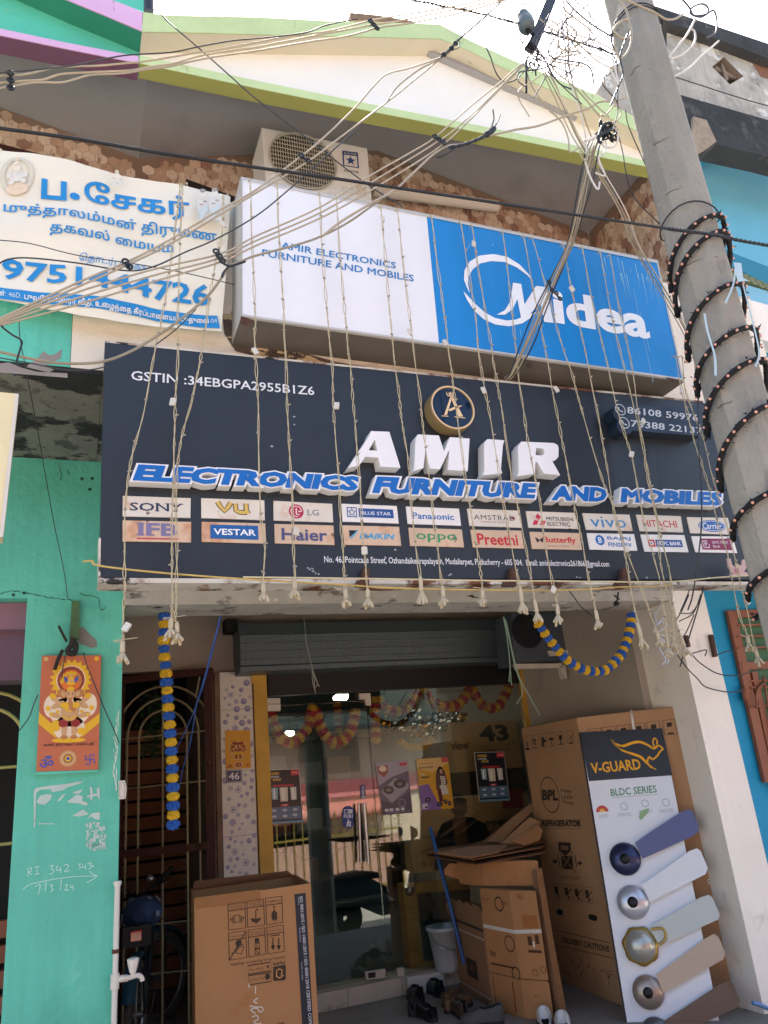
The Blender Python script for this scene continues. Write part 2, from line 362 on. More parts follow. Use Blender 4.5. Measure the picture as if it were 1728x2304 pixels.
# ---------------------------------------------------------------- the shop
shop = thing('shop_building', 'cream terraced shop with lime edged gable roof, open porch and shutter under the signs', 'building', (2, WALL, STREET))
TOPB = [(321, 27), (373, 34), (576, 38), (760, 48), (989, 54), (1060, 92), (1152, 134), (1340, 213), (1437, 268), (1480, 288)]
TOPL = [(1480, 316), (1435, 295), (1300, 231), (1152, 162), (1060, 116), (991, 87), (760, 81), (576, 77), (400, 72), (319, 71)]
def shop_shell():
    def part(name, f, mt, lab=None):
        m = MB(); f(m); return m.build(name, mt, shop, lab)
    zb = P(700, 1357, WALL).z; yb = PZ(700, 1382, zb).y
    part('pier', lambda m: m.box(XR0, XR1, WALL, WALL+.42, STREET, ZS-.003), M_white)
    part('beam', lambda m: m.box(XL1+.003, XR0-.003, WALL+.006, yb, zb, ZS-.003), M_beam)
    part('slab', lambda m: m.box(.06, XR1+.05, SLAB, 9.7, ZS, ZS+.14), M_soffit)
    zt = P(1470, 632, SLAB).z
    part('parapet', lambda m: (m.box(GREENX, XR1+.05, SLAB-.004, SLAB+.12, ZS+.02, zt)), M_cream)
    def peel(m):
        pl = PY(SLAB-.007); m.pq(pl, [(500, 706), (540, 705), (560, 760), (760, 815), (1000, 852), (1200, 878), (1480, 905), (1480, 925), (900, 885), (530, 790), (505, 752)])
    part('peeled_strip', peel, M_peel)
    part('side_wall', lambda m: m.box(3.73, 3.73+.3, WALL+.42, 9.6, STREET, ZS-.003), M_grey)
    part('party_wall', lambda m: m.box(XL1-.12, XL1-.002, WALL+.32, 9.6, STREET, ZS-.003), M_grey)
    gx = P(490, 1518, GL).x; zh = P(545, 1400, 6.1).z
    part('back_wall', lambda m: (m.box(XL1, gx-.02, 6.1, 6.2, P(400, 1508, 6.1).z, ZS-.003), m.box(gx-.02, 3.73, 6.1, 6.2, P(600, 1530, 6.1).z, ZS-.003)), M_grey)
    # interior
    def inside(m):
        z0, z1, x0, x1 = .12, 2.75, gx-.02, 3.73
        m.add([(x0, 9.4, z0), (x1, 9.4, z0), (x1, 9.4, z1), (x0, 9.4, z1), (x0, 6.2, z1), (x1, 6.2, z1), (x0, 6.2, z0), (x1, 6.2, z0)],
              [(0, 1, 2, 3), (3, 2, 5, 4), (0, 6, 7, 1), (0, 3, 4, 6)])
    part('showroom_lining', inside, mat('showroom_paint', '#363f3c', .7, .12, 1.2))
    # tiled upper wall with two windows, ceiling and party fin
    zc = [(XL1+.04, P(310, 355, WALL).z), (1.95, P(850, 338, WALL).z), (3.764, P(1325, 530, WALL).z)]
    def zceil(x): return zc[0][1]+(zc[1][1]-zc[0][1])*(x-zc[0][0])/(zc[1][0]-zc[0][0]) if x < zc[1][0] else zc[1][1]+(zc[2][1]-zc[1][1])*(x-zc[1][0])/(zc[2][0]-zc[1][0])
    def upper(m):
        m.add([(x, WALL+.004, ZS+.14) for x, z in zc] + [(x, WALL+.004, z+.03) for x, z in zc], [(0, 1, 4, 3), (1, 2, 5, 4)])
        hex_tiles(m, lambda a, z: V((a, WALL, z)), zc[0][0]+.06, zc[2][0]-.02, 3.9, lambda a: zceil(a)-.05, 3)
    part('tiled_wall', upper, TILES)
    def fin(m):
        m.box(3.764, 3.84, 3.21, WALL+.002, ZS+.14, zc[2][1]+.02); hex_tiles(m, lambda a, z: V((3.76, a, z)), 3.26, WALL-.05, 4.0, lambda a: zc[2][1]-.06, 5)
    part('tiled_fin', fin, TILES)
    def ceil(m):
        zc = [(XL1+.04, P(310, 355, WALL).z), (1.95, P(850, 338, WALL).z), (3.9, P(1325, 530, WALL).z)]
        for y0, y1 in ((3.19, 6.5),):
            for (xa, za), (xb, zb_) in zip(zc, zc[1:]):
                m.hexa([(xa, y0, za), (xb, y0, zb_), (xb, y1, zb_), (xa, y1, za), (xa, y0, za+.1), (xb, y0, zb_+.1), (xb, y1, zb_+.1), (xa, y1, za+.1)])
    part('roof', ceil, M_ceil)
    def wnd(m):
        pl = PY(WALL-.004); m.pp(pl, [(418, 402), (545, 448), (560, 560), (418, 560)], 0, .003)
    part('window', wnd, mat('dark_window', '#3b3330', .3, .1))
    # gable: thin ledge, white triangle, overhanging top band
    F = PY(3.1)
    lb = [F.px(314, 142), F.px(576, 198), F.px(864, 256), F.px(1152, 312), F.px(1452, 374), F.px(1476, 379)]
    def ledge(m):
        for a, b in zip(lb, lb[1:]):
            h = V((0, 0, .055)); d = V((0, .085, 0)); m.hexa([a, b, b+d, a+d, a+h, b+h, b+d+h, a+d+h])
    part('gable_ledge', ledge, M_lime)
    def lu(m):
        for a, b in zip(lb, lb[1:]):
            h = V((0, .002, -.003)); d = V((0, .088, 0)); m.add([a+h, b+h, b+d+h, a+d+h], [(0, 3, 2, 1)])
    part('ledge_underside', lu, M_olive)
    yp = 3.23
    def ped(m):
        up = [V((p.x, yp, p.z+.02)) for p in (F.px(*q) for q in TOPL)]
        dn = [V((p.x, yp, p.z+.056)) for p in lb]
        m.poly(dn+up)
    part('gable_wall', ped, M_ped)
    def band(m):
        a = [F.px(*q) for q in TOPB]; b = [F.px(*q) for q in TOPL][::-1]
        n = len(a); d = V((0, .14, 0)); o = a+b+[p+d for p in a]+[p+d for p in b]
        fs = []
        for i in range(n-1): fs += [(i, i+1, n+i+1, n+i)[::-1], (i, 2*n+i, 2*n+i+1, i+1)[::-1], (n+i, n+i+1, 3*n+i+1, 3*n+i)[::-1]]
        fs += [(0, n, 3*n, 2*n)]
        m.add(o, fs)
    part('gable_band', band, M_lime)
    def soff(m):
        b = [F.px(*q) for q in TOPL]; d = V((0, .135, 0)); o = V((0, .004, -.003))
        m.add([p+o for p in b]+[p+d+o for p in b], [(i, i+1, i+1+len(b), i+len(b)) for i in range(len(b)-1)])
    part('gable_soffit', soff, mat('gable_soffit_shade', '#d8cfb8', .8, .05, 3, spots=[(6, .64, '#8b8272', .1)]))  # gable white toned down: shade of the downward face put into the colour
    def mp(m):
        pl = PY(3.0); m.pp(PY(3.2), [(788, 28), (850, 34), (935, 48), (930, 54), (790, 44)], 0, .05)
    part('roof_edge_board', mp, mat('old_board', '#8a6f57', .8, .2, 12))
    part('drain_pipe', lambda m: m.tube([P(838, 428, 3.96), P(1000, 449, 3.96), P(1118, 465, 3.96)], .045, 10), M_cream2)
    part('parapet_pipe', lambda m: m.tube([P(505, 475, 3.2), P(560, 488, 3.2)], .03, 8), mat('mossy_pipe', '#7c8550', .7, .2, 8))
shop_shell()
def shopfront():
    def part(name, f, mt, parent=shop, lab=None):
        m = MB(); f(m); return m.build(name, mt, parent, lab)
    g = PY(GL)
    x0, x1 = g.px(494, 1518).x, g.px(566, 1518).x
    # tiled pilaster with printed rings
    def strip(m):
        m.box(x0, x1, GL, GL+.07, 0, g.px(500, 1513).z)
        r = random.Random(5)
        for k in range(700):
            x, z = r.uniform(x0+.02, x1-.02), r.uniform(.1, 2.3); q = r.choice((.012, .014, .018, .018, .024)); q = min(q, x-x0-.002, x1-x-.002)
            if any((x-a)**2+(z-b)**2 < (q+c_+.012)**2 for a, b, c_ in strip_done): continue
            strip_done.append((x, z, q)); kind = r.random()
            if kind < .65: m.disc((x, GL-.001, z), q, (0, -1, 0), 1 if r.random() < .6 else 2); m.disc((x+q*.2, GL-.0015, z+q*.25), q*.5, (0, -1, 0), 2)
            else:
                m.disc((x, GL-.001, z), q, (0, -1, 0), 2, r0=q*.72); m.disc((x, GL-.001, z), q*.45, (0, -1, 0), 1)
        for z in (.3, .75, 1.2, 1.65, 2.1): m.box(x0, x1, GL-.0006, GL, z, z+.004, 3)
    strip_done = []
    part('ring_tile_pilaster', strip, [mat('pilaster_tile', '#d8d2c8', .35, .06, 30), flat('lavender_ring', '#8782a0', .35), flat('pale_ring', '#a39fb6', .35), flat('tile_joint', '#9a9488', .8)])
    part('pilaster_edge', lambda m: m.box(x0-.04, x0-.003, GL+.002, GL+.07, 0, g.px(490, 1516).z), mat('brown_plaster', '#7c6350', .8, .2, 8))
    ya, yb = g.px(578, 1513).x, g.px(592, 1513).x
    zt = g.px(600, 1510).z
    part('frame_post', lambda m: (m.box(ya-.035, yb+.02, GL-.02, GL+.04, .12, zt), m.box(ya-.05, yb+.005, GL-.028, GL-.021, zt-.1, zt-.005)), M_yel)
    xr = g.px(1170, 1520).x
    part('frame_post', lambda m: m.box(xr-.02, xr+.05, GL-.02, GL+.04, .12, zt+.02), M_yel)
    part('reveal', lambda m: m.box(xr+.053, 3.729, GL+.02, GL+.07, .0, ZS-.01), M_grey)
    part('threshold', lambda m: (m.box(x0, 3.728, GL-.06, GL+.2, 0.001, .115), [m.box(x0+.42*i, x0+.42*i+.004, GL-.0612, GL-.06, .005, .113, 1) for i in range(1, 6)]), [M_marble, flat('joint_dark', '#6f675a', .8)])
    # shutter
    s = PY(5.78)
    def hood(m):
        xa, xb = s.px(540, 1400).x, s.px(1162, 1400).x
        za, zb = s.px(545, 1398).z, s.px(533, 1512).z
        pr = [(5.78, zb), (5.78, zb+.03), (5.80, zb+.05), (5.80, za-.12), (5.86, za), (6.09, za), (6.09, zb)]
        m.prism([(xa, y, z) for y, z in pr], (xb-xa, 0, 0))
        m.box(xa-.01, xb+.01, 5.77, 5.779, zb, zb+.035)
        for k in range(4): z = zb+.09+k*(za-zb-.2)/3; m.tube([(xa+.004, 5.802, z), (xb-.004, 5.802, z)], .009, 8)
    part('shutter_hood', hood, M_galv)
    part('shutter_bracket', lambda m: m.pp(PY(5.9), [(508, 1392), (535, 1392), (536, 1420), (509, 1420)], 0, .15), M_dark)
    part('header_board', lambda m: m.box(yb+.03, xr-.03, GL-.03, GL+.06, g.px(700, 1562).z, zt+.05), mat('black_header', '#17181a', .5, .1))
    # gate leaf, standing half open
    gt = thing('grille_gate', 'dark brown steel gate with arched bars standing open left of the tiled pilaster', 'gate', (.8, 6.2, 0))
    hi = P(478, 1502, 5.92); za = hi.z; lo = PZ(268, 1524, za); n = V((-(hi-lo).y, (hi-lo).x, 0)).normalized()
    if n.y > 0: n = -n
    gp = Pl(hi, n); L_ = (hi-lo).length; ux = (hi-lo).normalized()
    def at(a, z, d=0.0): return lo + ux*a + V((0, 0, z-za)) + n*d
    def bar(m, a0, z0, a1, z1, r): m.tube([at(a0, z0), at(a1, z1)], r, 6)
    def fr(m):
        for a0, a1, z0, z1 in ((0, .045, .03, za), (L_-.06, L_, .03, za), (.045, L_-.06, za-.05, za), (.045, L_-.06, .03, .08), (.045, L_-.06, 1.14, 1.19)):
            m.hexa([at(a0, z0, .02), at(a1, z0, .02), at(a1, z0, -.02), at(a0, z0, -.02), at(a0, z1, .02), at(a1, z1, .02), at(a1, z1, -.02), at(a0, z1, -.02)])
    part('frame', fr, M_brown, gt)
    def bars(m):
        c = L_*.47; zc = za-.46
        for rr in (.36, .27, .18): m.tube([at(c-rr*math.cos(t), zc+rr*math.sin(t)) for t in [math.pi*i/18 for i in range(19)]], .009, 6); bar(m, c-rr, zc, c-rr, .08, .009); bar(m, c+rr, zc, c+rr, .08, .009)
        bar(m, c, zc+.36, c, .08, .008)
        bar(m, c-.36, zc+.1, .04, za-.1, .008); bar(m, c+.25, zc+.25, L_-.1, za-.06, .008)
        for z in (zc, zc-.35, .7, .4): bar(m, .04, z, L_-.05, z, .007)
    part('bars', bars, mat('gate_bar_paint', '#8d8466', .5, .1), gt)
    part('latch', lambda m: (m.hexa([at(L_-.2, 1.15, .05), at(L_-.04, 1.15, .05), at(L_-.04, 1.15, .02), at(L_-.2, 1.15, .02), at(L_-.2, 1.19, .05), at(L_-.04, 1.19, .05), at(L_-.04, 1.19, .02), at(L_-.2, 1.19, .02)]), m.ball(at(L_-.03, 1.45, .03), .018), m.ball(at(L_-.03, 1.72, .03), .018)), M_rust, gt)
    # what the gate shows: dim passage with slatted shutter
    def pas(m):
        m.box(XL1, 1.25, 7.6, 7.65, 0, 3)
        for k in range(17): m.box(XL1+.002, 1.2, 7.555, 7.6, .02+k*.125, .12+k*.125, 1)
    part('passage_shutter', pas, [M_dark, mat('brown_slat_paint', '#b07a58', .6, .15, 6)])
    part('passage_wall', lambda m: m.box(x0-.045, x0-.04+.04, 6.21, 9.4, .0, 3.2), M_grey)
shopfront()

# ---------------------------------------------------------------- the green house on the left
gh = thing('green_house', 'green and pink terraced house with green pier at the left edge', 'building', (-1, WALL, STREET))
def green_house():
    def part(name, f, mt, lab=None):
        m = MB(); f(m); return m.build(name, mt, gh, lab)
    zl = P(30, 1346, WALL).z
    part('pier', lambda m: m.box(XL0, XL1, WALL+.001, WALL+.32, STREET, zl), M_green)
    part('wall', lambda m: m.box(-4, XL1, WALL+.001, WALL+.32, zl, ZS), M_green)
    part('slab', lambda m: m.box(-4, .058, SLAB, 9.7, ZS, ZS+.14), M_soffit)
    part('parapet', lambda m: m.box(-4, GREENX-.002, SLAB-.004, SLAB+.12, ZS+.02, P(470, 470, SLAB).z), M_green)
    def patch(m):
        pl = PY(SLAB-.006)
        m.pq(pl, [(62, 822), (85, 806), (98, 790), (112, 800), (125, 796), (140, 785), (136, 806), (118, 816), (100, 822), (122, 832), (110, 838), (60, 826)])
        m.pq(pl, [(0, 818), (20, 815), (45, 826), (80, 836), (152, 840), (152, 850), (0, 838)], 1)
    part('bare_patch', patch, [mat('bare_cement', '#8b8580', .95, .2, 8), M_peel])
    part('doorway_lintel', lambda m: m.box(-4, XL0-.003, WALL+.08, WALL+.3, P(30, 1408, WALL).z, zl-.003), mat('mauve_lintel', '#8a6675', .8, .1))
    part('doorway_header', lambda m: m.box(-4, XL0-.003, WALL+.14, WALL+.3, P(30, 1530, WALL+.14).z, P(30, 1408, WALL).z), mat('mauve_header', '#6d5160', .8, .1))
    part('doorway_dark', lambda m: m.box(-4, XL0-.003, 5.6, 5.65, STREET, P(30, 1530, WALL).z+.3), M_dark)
    def gr(m):
        Y = 4.35; c = P(10, 1700, Y).x-.1; zc = P(0, 1680, Y).z
        for rr in (.19, .27): m.tube([(c-rr*math.cos(t), Y, zc+rr*math.sin(t)) for t in [math.pi*i/16 for i in range(17)]], .009, 6); [m.tube([(c+s_*rr, Y, zc), (c+s_*rr, Y, .05)], .009, 6) for s_ in (-1, 1)]
        for z in (zc-.1, zc-.45): m.tube([(c-.8, Y, z), (XL0-.01, Y, z)], .008, 6)
    part('door_grille', gr, mat('grille_paint', '#a89a5c', .5, .1))
    part('door_slats', lambda m: [m.box(-3, XL0-.01, 5.5, 5.58, z, z+.09) for z in [STREET+.13*i for i in range(12)]], mat('dim_slats', '#94604a', .7, .15))
    # mirrored gable
    F = PY(3.1); d = V((0, .45, 0))
    def slab3(m, top, bot, dep, k=0):
        a = [F.px(*q) for q in top]; b = [F.px(*q) for q in bot]; n = len(a); e = V((0, dep, 0)); o = a+b+[p+e for p in a]+[p+e for p in b]; fs = []
        for i in range(n-1): fs += [(n+i, n+i+1, i+1, i), (i, i+1, 2*n+i+1, 2*n+i), (3*n+i, 3*n+i+1, n+i+1, n+i)]
        m.add(o, fs, k)
    part('gable_band', lambda m: slab3(m, [(-420, -345), (153, -42), (258, 2), (322, 27)], [(-420, -260), (153, 0), (240, 36), (320, 70)], .14), M_pink)
    def ped(m):
        a = [F.px(-420, -270), F.px(153, -2), F.px(240, 33), F.px(318.5, 66)]; b = [F.px(318.5, 128), F.px(150, 100), F.px(0, 66), F.px(-420, -25)]
        m.poly([V((p.x, 3.23, p.z+.006)) for p in b]+[V((p.x, 3.23, p.z+.02)) for p in a])
    part('gable_wall', ped, M_green2)
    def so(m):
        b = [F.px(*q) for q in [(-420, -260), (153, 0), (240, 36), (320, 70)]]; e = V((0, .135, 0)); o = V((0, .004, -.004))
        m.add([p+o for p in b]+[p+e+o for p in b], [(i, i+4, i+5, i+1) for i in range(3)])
    part('gable_soffit', so, mat('green_soffit_shade', '#2f8a70', .75, .06, 3))  # mint gable colour darkened to carry the shade under the band
    lt = [(-420, -25), (0, 64), (150, 96), (312, 127)]; lb_ = [(-420, -8), (0, 79), (150, 110), (312, 142)]
    part('gable_ledge', lambda m: slab3(m, lt, lb_, .1), M_pink)
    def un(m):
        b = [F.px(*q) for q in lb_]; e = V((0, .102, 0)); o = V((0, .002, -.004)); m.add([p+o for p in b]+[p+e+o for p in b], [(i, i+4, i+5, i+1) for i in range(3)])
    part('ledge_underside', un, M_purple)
    zc0 = P(310, 355, WALL).z; zc1 = P(0, 240, WALL).z; sl = (zc1-zc0)/(P(0, 240, WALL).x-P(310, 355, WALL).x); xv = XL1+.04
    part('roof', lambda m: m.hexa([(-3.6, 3.19, zc0+sl*(-3.6-xv)), (xv, 3.19, zc0), (xv, 6.5, zc0), (-3.6, 6.5, zc0+sl*(-3.6-xv)), (-3.6, 3.19, zc0+.1+sl*(-3.6-xv)), (xv, 3.19, zc0+.1), (xv, 6.5, zc0+.1), (-3.6, 6.5, zc0+.1+sl*(-3.6-xv))]), M_ceil)
    part('tiled_wall', lambda m: (m.add([(-3.6, WALL+.004, ZS+.14), (xv, WALL+.004, ZS+.14), (xv, WALL+.004, zc0+.03), (-3.6, WALL+.004, zc0+.03+sl*(-3.6-xv))], [(0, 1, 2, 3)]), hex_tiles(m, lambda a, z: V((a, WALL, z)), -1.6, xv-.03, 4.3, lambda a: zc0+sl*(a-xv)-.05, 8)), TILES)
    part('window', lambda m: m.pp(PY(WALL-.004), [(-60, 305), (0, 323), (178, 368), (176, 440), (-60, 440)], 0, .003), M_brown)
    part('roof_parapet', lambda m: m.prism([P(200, -40, 3.5), P(325, -40, 3.5), P(325, 26, 3.5), P(262, 8, 3.5)], (0, .2, 0)), M_green2)
    part('vent_pipe', lambda m: m.tube([P(335, 30, 3.4), P(334, -60, 3.4)], .03, 10), flat('dark_pipe', '#20262b', .5))
green_house()

# ---------------------------------------------------------------- the blue house on the right
bh = thing('blue_house', 'blue house with weathered concrete parapet behind the concrete pole', 'building', (6, WALL, STREET))
def blue_house():
    def part(name, f, mt, lab=None):
        m = MB(); f(m); return m.build(name, mt, bh, lab)
    Y = 3.75; pl = PY(Y)
    rim = [(1440, 2), (1470, 12), (1600, 55), (1728, 98), (1900, 155)]; low = [(1900, 128+60), (1728, 132), (1600, 82), (1470, 40), (1440, 32)]
    part('parapet_coping', lambda m: m.pp(pl, rim+low, .09, .3), M_soot)
    # parapet with a diamond opening
    D = [(1629, 128), (1673, 172), (1642, 190), (1602, 150)]
    def par(m):
        o = [pl.px(*q) for q in [(1500, 38), (1629, 80), (1800, 145), (1800, 330), (1642, 270), (1500, 235)]]
        h = [pl.px(*q) for q in D]
        # outer ring split into four panels round the opening
        T1, R1, B1, L1 = h
        m.add([o[0], o[1], T1, L1], [(0, 1, 2, 3)]); m.add([o[1], o[2], R1, T1], [(0, 1, 2, 3)]); m.add([o[2], o[3], o[4], B1, R1], [(0, 1, 2, 3, 4)]); m.add([o[4], o[5], o[0], L1, B1], [(0, 1, 2, 3, 4)])
        e = V((0, .14, 0)); m.add([T1, R1, B1, L1, T1+e, R1+e, B1+e, L1+e], [(0, 1, 5, 4), (1, 2, 6, 5), (2, 3, 7, 6), (3, 0, 4, 7), (7, 6, 5, 4)], 1)
        m.pp(pl, [(1622, 140), (1628, 146), (1640, 178), (1634, 184)], -.03, .02, 1); m.pp(pl, [(1607, 154), (1612, 148), (1660, 174), (1655, 178)], -.05, .02, 1)
    part('parapet', par, [M_weather, mat('recess_concrete', '#86776a', .95, .15, 6)])
    part('brick_patch', lambda m: m.pq(pl, [(1688, 128), (1710, 130), (1735, 140), (1735, 180), (1712, 172), (1692, 140)], .004), mat('bare_brick', '#8b5f4b', .95, .25, 18, bump=.6))
    part('side_tower', lambda m: m.pp(PY(3.95), [(1340, 210), (1378, 150), (1394, 140), (1440, 130), (1470, 300), (1425, 262)], 0, .3), M_weather)
    part('black_band', lambda m: m.pp(pl, [(1500, 203), (1533, 214), (1728, 270), (1900, 325), (1900, 400), (1728, 352), (1612, 325), (1572, 350), (1560, 300), (1500, 260)], .03, .2), M_soot)
    part('broken_column', lambda m: m.pp(pl, [(1560, 262), (1590, 270), (1612, 318), (1588, 335), (1572, 345), (1560, 340)], .06, .06), mat('broken_plaster', '#a3937f', .95, .2, 20, bump=.9, bscale=30))
    part('upper_wall', lambda m: m.box(P(1500, 400, 4.2).x, 12, 4.2, 4.4, 2.0, P(1650, 300, 4.2).z), M_blue)
    part('blue_edge', lambda m: m.pp(PY(4.15), [(1575, 352), (1612, 326), (1728, 350), (1900, 392), (1900, 425), (1728, 376), (1618, 347), (1580, 372)], 0, .04), mat('blue_edge_paint', '#3f9fc0', .7, .05))
    # balcony: shaded slab, scroll grille, pale band, white ledge
    q = PY(3.4)
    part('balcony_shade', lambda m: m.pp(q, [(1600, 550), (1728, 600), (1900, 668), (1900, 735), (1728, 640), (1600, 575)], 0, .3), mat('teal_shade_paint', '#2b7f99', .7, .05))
    def scroll(m):
        m.pp(q, [(1652, 606), (1728, 640), (1800, 672), (1800, 715), (1728, 650), (1655, 622)], .03, .03)
        for k in range(9):
            c = q.px(1650+k*16, 612+k*7, .06); m.tube([c+V((.028*math.cos(t), 0, .028*math.sin(t))) for t in [2*math.pi*i/12 for i in range(12)]], .006, 5, closed=True)
    part('scroll_grille', scroll, mat('olive_grille', '#7d8159', .6, .1))
    part('pale_band', lambda m: m.pp(q, [(1640, 630), (1728, 655), (1900, 715), (1900, 745), (1728, 688), (1640, 668)], .05, .2), mat('pale_blue_band', '#7fb7cc', .7, .05))
    part('white_ledge', lambda m: m.pp(q, [(1640, 662), (1728, 686), (1900, 742), (1900, 832), (1728, 768), (1640, 740)], .12, .5), M_white)
    part('front_band', lambda m: m.pp(q, [(1650, 748), (1728, 770), (1900, 830), (1900, 950), (1650, 900)], .02, .3), M_blue2)
    part('lower_wall', lambda m: m.box(XR1+.003, 9, 4.2, 4.4, STREET, 2.62), M_blue2)
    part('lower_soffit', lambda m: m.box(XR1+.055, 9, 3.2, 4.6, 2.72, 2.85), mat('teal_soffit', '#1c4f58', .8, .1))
    lo = PY(4.16)
    dr = thing('window_shutter', 'orange brown grille window with green sheet panels on the blue wall', 'window', P(1680, 1500, 4.16))
    def fr(m):
        nb_ = [0]
        def b4(a, b, c, d): nb_[0] += 1; m.pp(lo, [a, b, c, d], .0015*nb_[0], .03)
        b4((1637, 1373), (1655, 1374), (1742, 1760), (1722, 1760)); b4((1655, 1373), (1800, 1368), (1802, 1384), (1658, 1389))
        b4((1668, 1490), (1800, 1484), (1803, 1498), (1672, 1508)); b4((1692, 1512), (1704, 1511), (1764, 1790), (1750, 1790))
        for y in (1405, 1430, 1456): b4((1660, y), (1800, y-5), (1800, y-1), (1661, y+4))
        for x in (1712, 1728, 1744): m.tube([lo.px(x-14+20, 1520, .02), lo.px(x+40, 1760, .02)], .007, 5)
        c = lo.px(1735, 1590, .025); m.tube([c+V((.13*math.cos(t), 0, .16*math.sin(t))) for t in [math.pi*(.1+.5*i/9+.4) for i in range(10)]], .008, 5)
        for y in (1530, 1545, 1588): b4((1690, y), (1800, y-5), (1800, y-1), (1691, y+4))
    m = MB(); fr(m); m.build('frame', M_orange, dr)
    m = MB(); m.pq(lo, [(1650, 1385), (1800, 1380), (1830, 1760), (1732, 1760)], -.03); m.build('panel', M_gpane, dr)
    m = MB(); [m.lathe([(0, 0), (.02, 0), (.02, .09), (0, .09)], lo.px(1680, y, .01), (0, 0, 1), 10) for y in (1578,)]; m.build('hinge', M_orange, dr)
blue_house()

# ---------------------------------------------------------------- the house across the street (seen in the glass)
def opposite():
    h = thing('opposite_house', 'pale pink house across the street, mirrored in the shop glass', 'building', (1.5, -5, STREET))
    def part(name, f, mt):
        m = MB(); f(m); return m.build(name, mt, h)
    Y = -5.0
    part('wall', lambda m: m.box(-14, 16, Y-4, Y, STREET, 2.65), mat('opposite_cream', '#d8c6b2', .8, .08, 1))
    part('pink_band', lambda m: m.box(-14, 16, Y, Y+.06, 1.2, 1.55), mat('opposite_pink', '#d98f8f', .7, .06))
    part('awning', lambda m: (m.hexa([(-2, Y+.005, 1.05), (6.5, Y+.005, 1.05), (6.5, Y+1.0, .85), (-2, Y+1.0, .85), (-2, Y+.005, 1.1), (6.5, Y+.005, 1.1), (6.5, Y+1.0, .9), (-2, Y+1.0, .9)]), [m.lathe([(.0, 0), (.09, 0), (.09, .03), (0, .03)], (-1.9+.17*k, Y+.985, .87), (0, 1, 0), 10) for k in range(50)]), mat('awning_pink', '#c77f72', .8, .1))
    part('window', lambda m: (m.box(.4, 3.2, Y, Y+.03, 1.6, 2.6), m.box(4.6, 6, Y, Y+.03, 1.7, 2.5)), mat('opposite_blockwork', '#9d9484', .8, .2, 30))
    part('doorway', lambda m: m.box(-1, 5.2, Y, Y+.02, STREET, .9), M_dark)
    part('roof', lambda m: m.hexa([(-14, Y+.7, 2.55), (16, Y+.7, 2.55), (16, Y-4, 5.2), (-14, Y-4, 5.2), (-14, Y+.7, 2.66), (16, Y+.7, 2.66), (16, Y-4, 5.3), (-14, Y-4, 5.3)]), mat('opposite_roof', '#2b3331', .9, .15, 2))
    g = thing('ornate_gate', 'ornate spear topped gate across the street, mirrored in the glass', 'gate', (4.7, -3.6, STREET))
    m = MB()
    for k in range(19):
        x = 3.2+k*.17; m.tube([(x, -3.6, STREET+.05), (x, -3.6, .72+.16*math.sin(math.pi*k/18))], .012, 5); m.lathe([(0, .12), (.03, .03), (.012, 0)], (x, -3.6, .72+.16*math.sin(math.pi*k/18)), (0, 0, 1), 6)
    m.box(3.2, 6.3, -3.62, -3.6, .5, .54); m.box(3.2, 6.3, -3.62, -3.6, STREET+.1, STREET+.14); m.build('bars', mat('gate_gold', '#a8904e', .4, .1, metal=.4), g)
    m = MB(); m.box(3.2, 6.3, -3.66, -3.63, STREET+.05, .42); m.build('panel', mat('gate_pink', '#c39a8c', .6, .08), g)
opposite()

def scooter():
    t = thing('parked_scooter', 'dark scooter parked on the street, mirrored low in the glass door', 'scooter', (4.35, .3, STREET)); bx, by, z = 4.35, .3, STREET
    pm = mat('scooter_paint', '#1c2a2c', .3, .1, 5, coat=.5)
    for x in (-.62, .62):
        m = MB(); m.tube([V((bx+x+.22*math.cos(a), by, z+.25+.22*math.sin(a))) for a in [2*math.pi*i/24 for i in range(24)]], .05, 8, closed=True); m.lathe([(.17, -.03), (.17, .03), (.04, .05), (.04, -.05)], (bx+x, by, z+.25), (0, 1, 0), 16); m.build('wheel', flat('scooter_tyre', '#191919', .8), t)
    m = MB(); pr = [(-.9, .5), (-.75, .72), (-.2, .72), (0, .6), (.1, .32), (.38, .3), (.5, .7), (.5, .98), (.6, .98), (.68, .5), (.85, .46), (.8, .38), (.6, .4), (.45, .22), (-.1, .22), (-.5, .42), (-.85, .42)]; m.prism([(bx+x, by-.13, z+h) for x, h in pr], (0, .26, 0)); bevel(m.build('body', pm, t), .05, 3)
    m = MB(); m.prism([(bx+x, by-.12, z+h) for x, h in ((-.85, .72), (-.8, .82), (-.4, .85), (-.1, .8), (-.08, .72))], (0, .24, 0)); bevel(m.build('seat', flat('seat_vinyl', '#121212', .5), t), .03, 3)
    m = MB(); m.tube([(bx+.5, by-.33, z+1.05), (bx+.54, by, z+1.0), (bx+.5, by+.33, z+1.05)], .018, 8)
    for s_ in (-1, 1): m.tube([(bx+.5, by+.25*s_, z+1.03), (bx+.48, by+.3*s_, z+1.25)], .008, 6)
    m.build('handlebar', M_black, t)
    for s_ in (-1, 1): m = MB(); m.lathe([(0, 0), (.07, .0), (.06, .03), (0, .04)], (bx+.47, by+.3*s_, z+1.28), (1, 0, 0), 14); m.build('mirror', M_black, t)
    m = MB(); m.ball((bx+.6, by, z+.95), .09, 0, 10, (.6, 1, 1)); m.build('headlight', M_steel, t)
scooter()
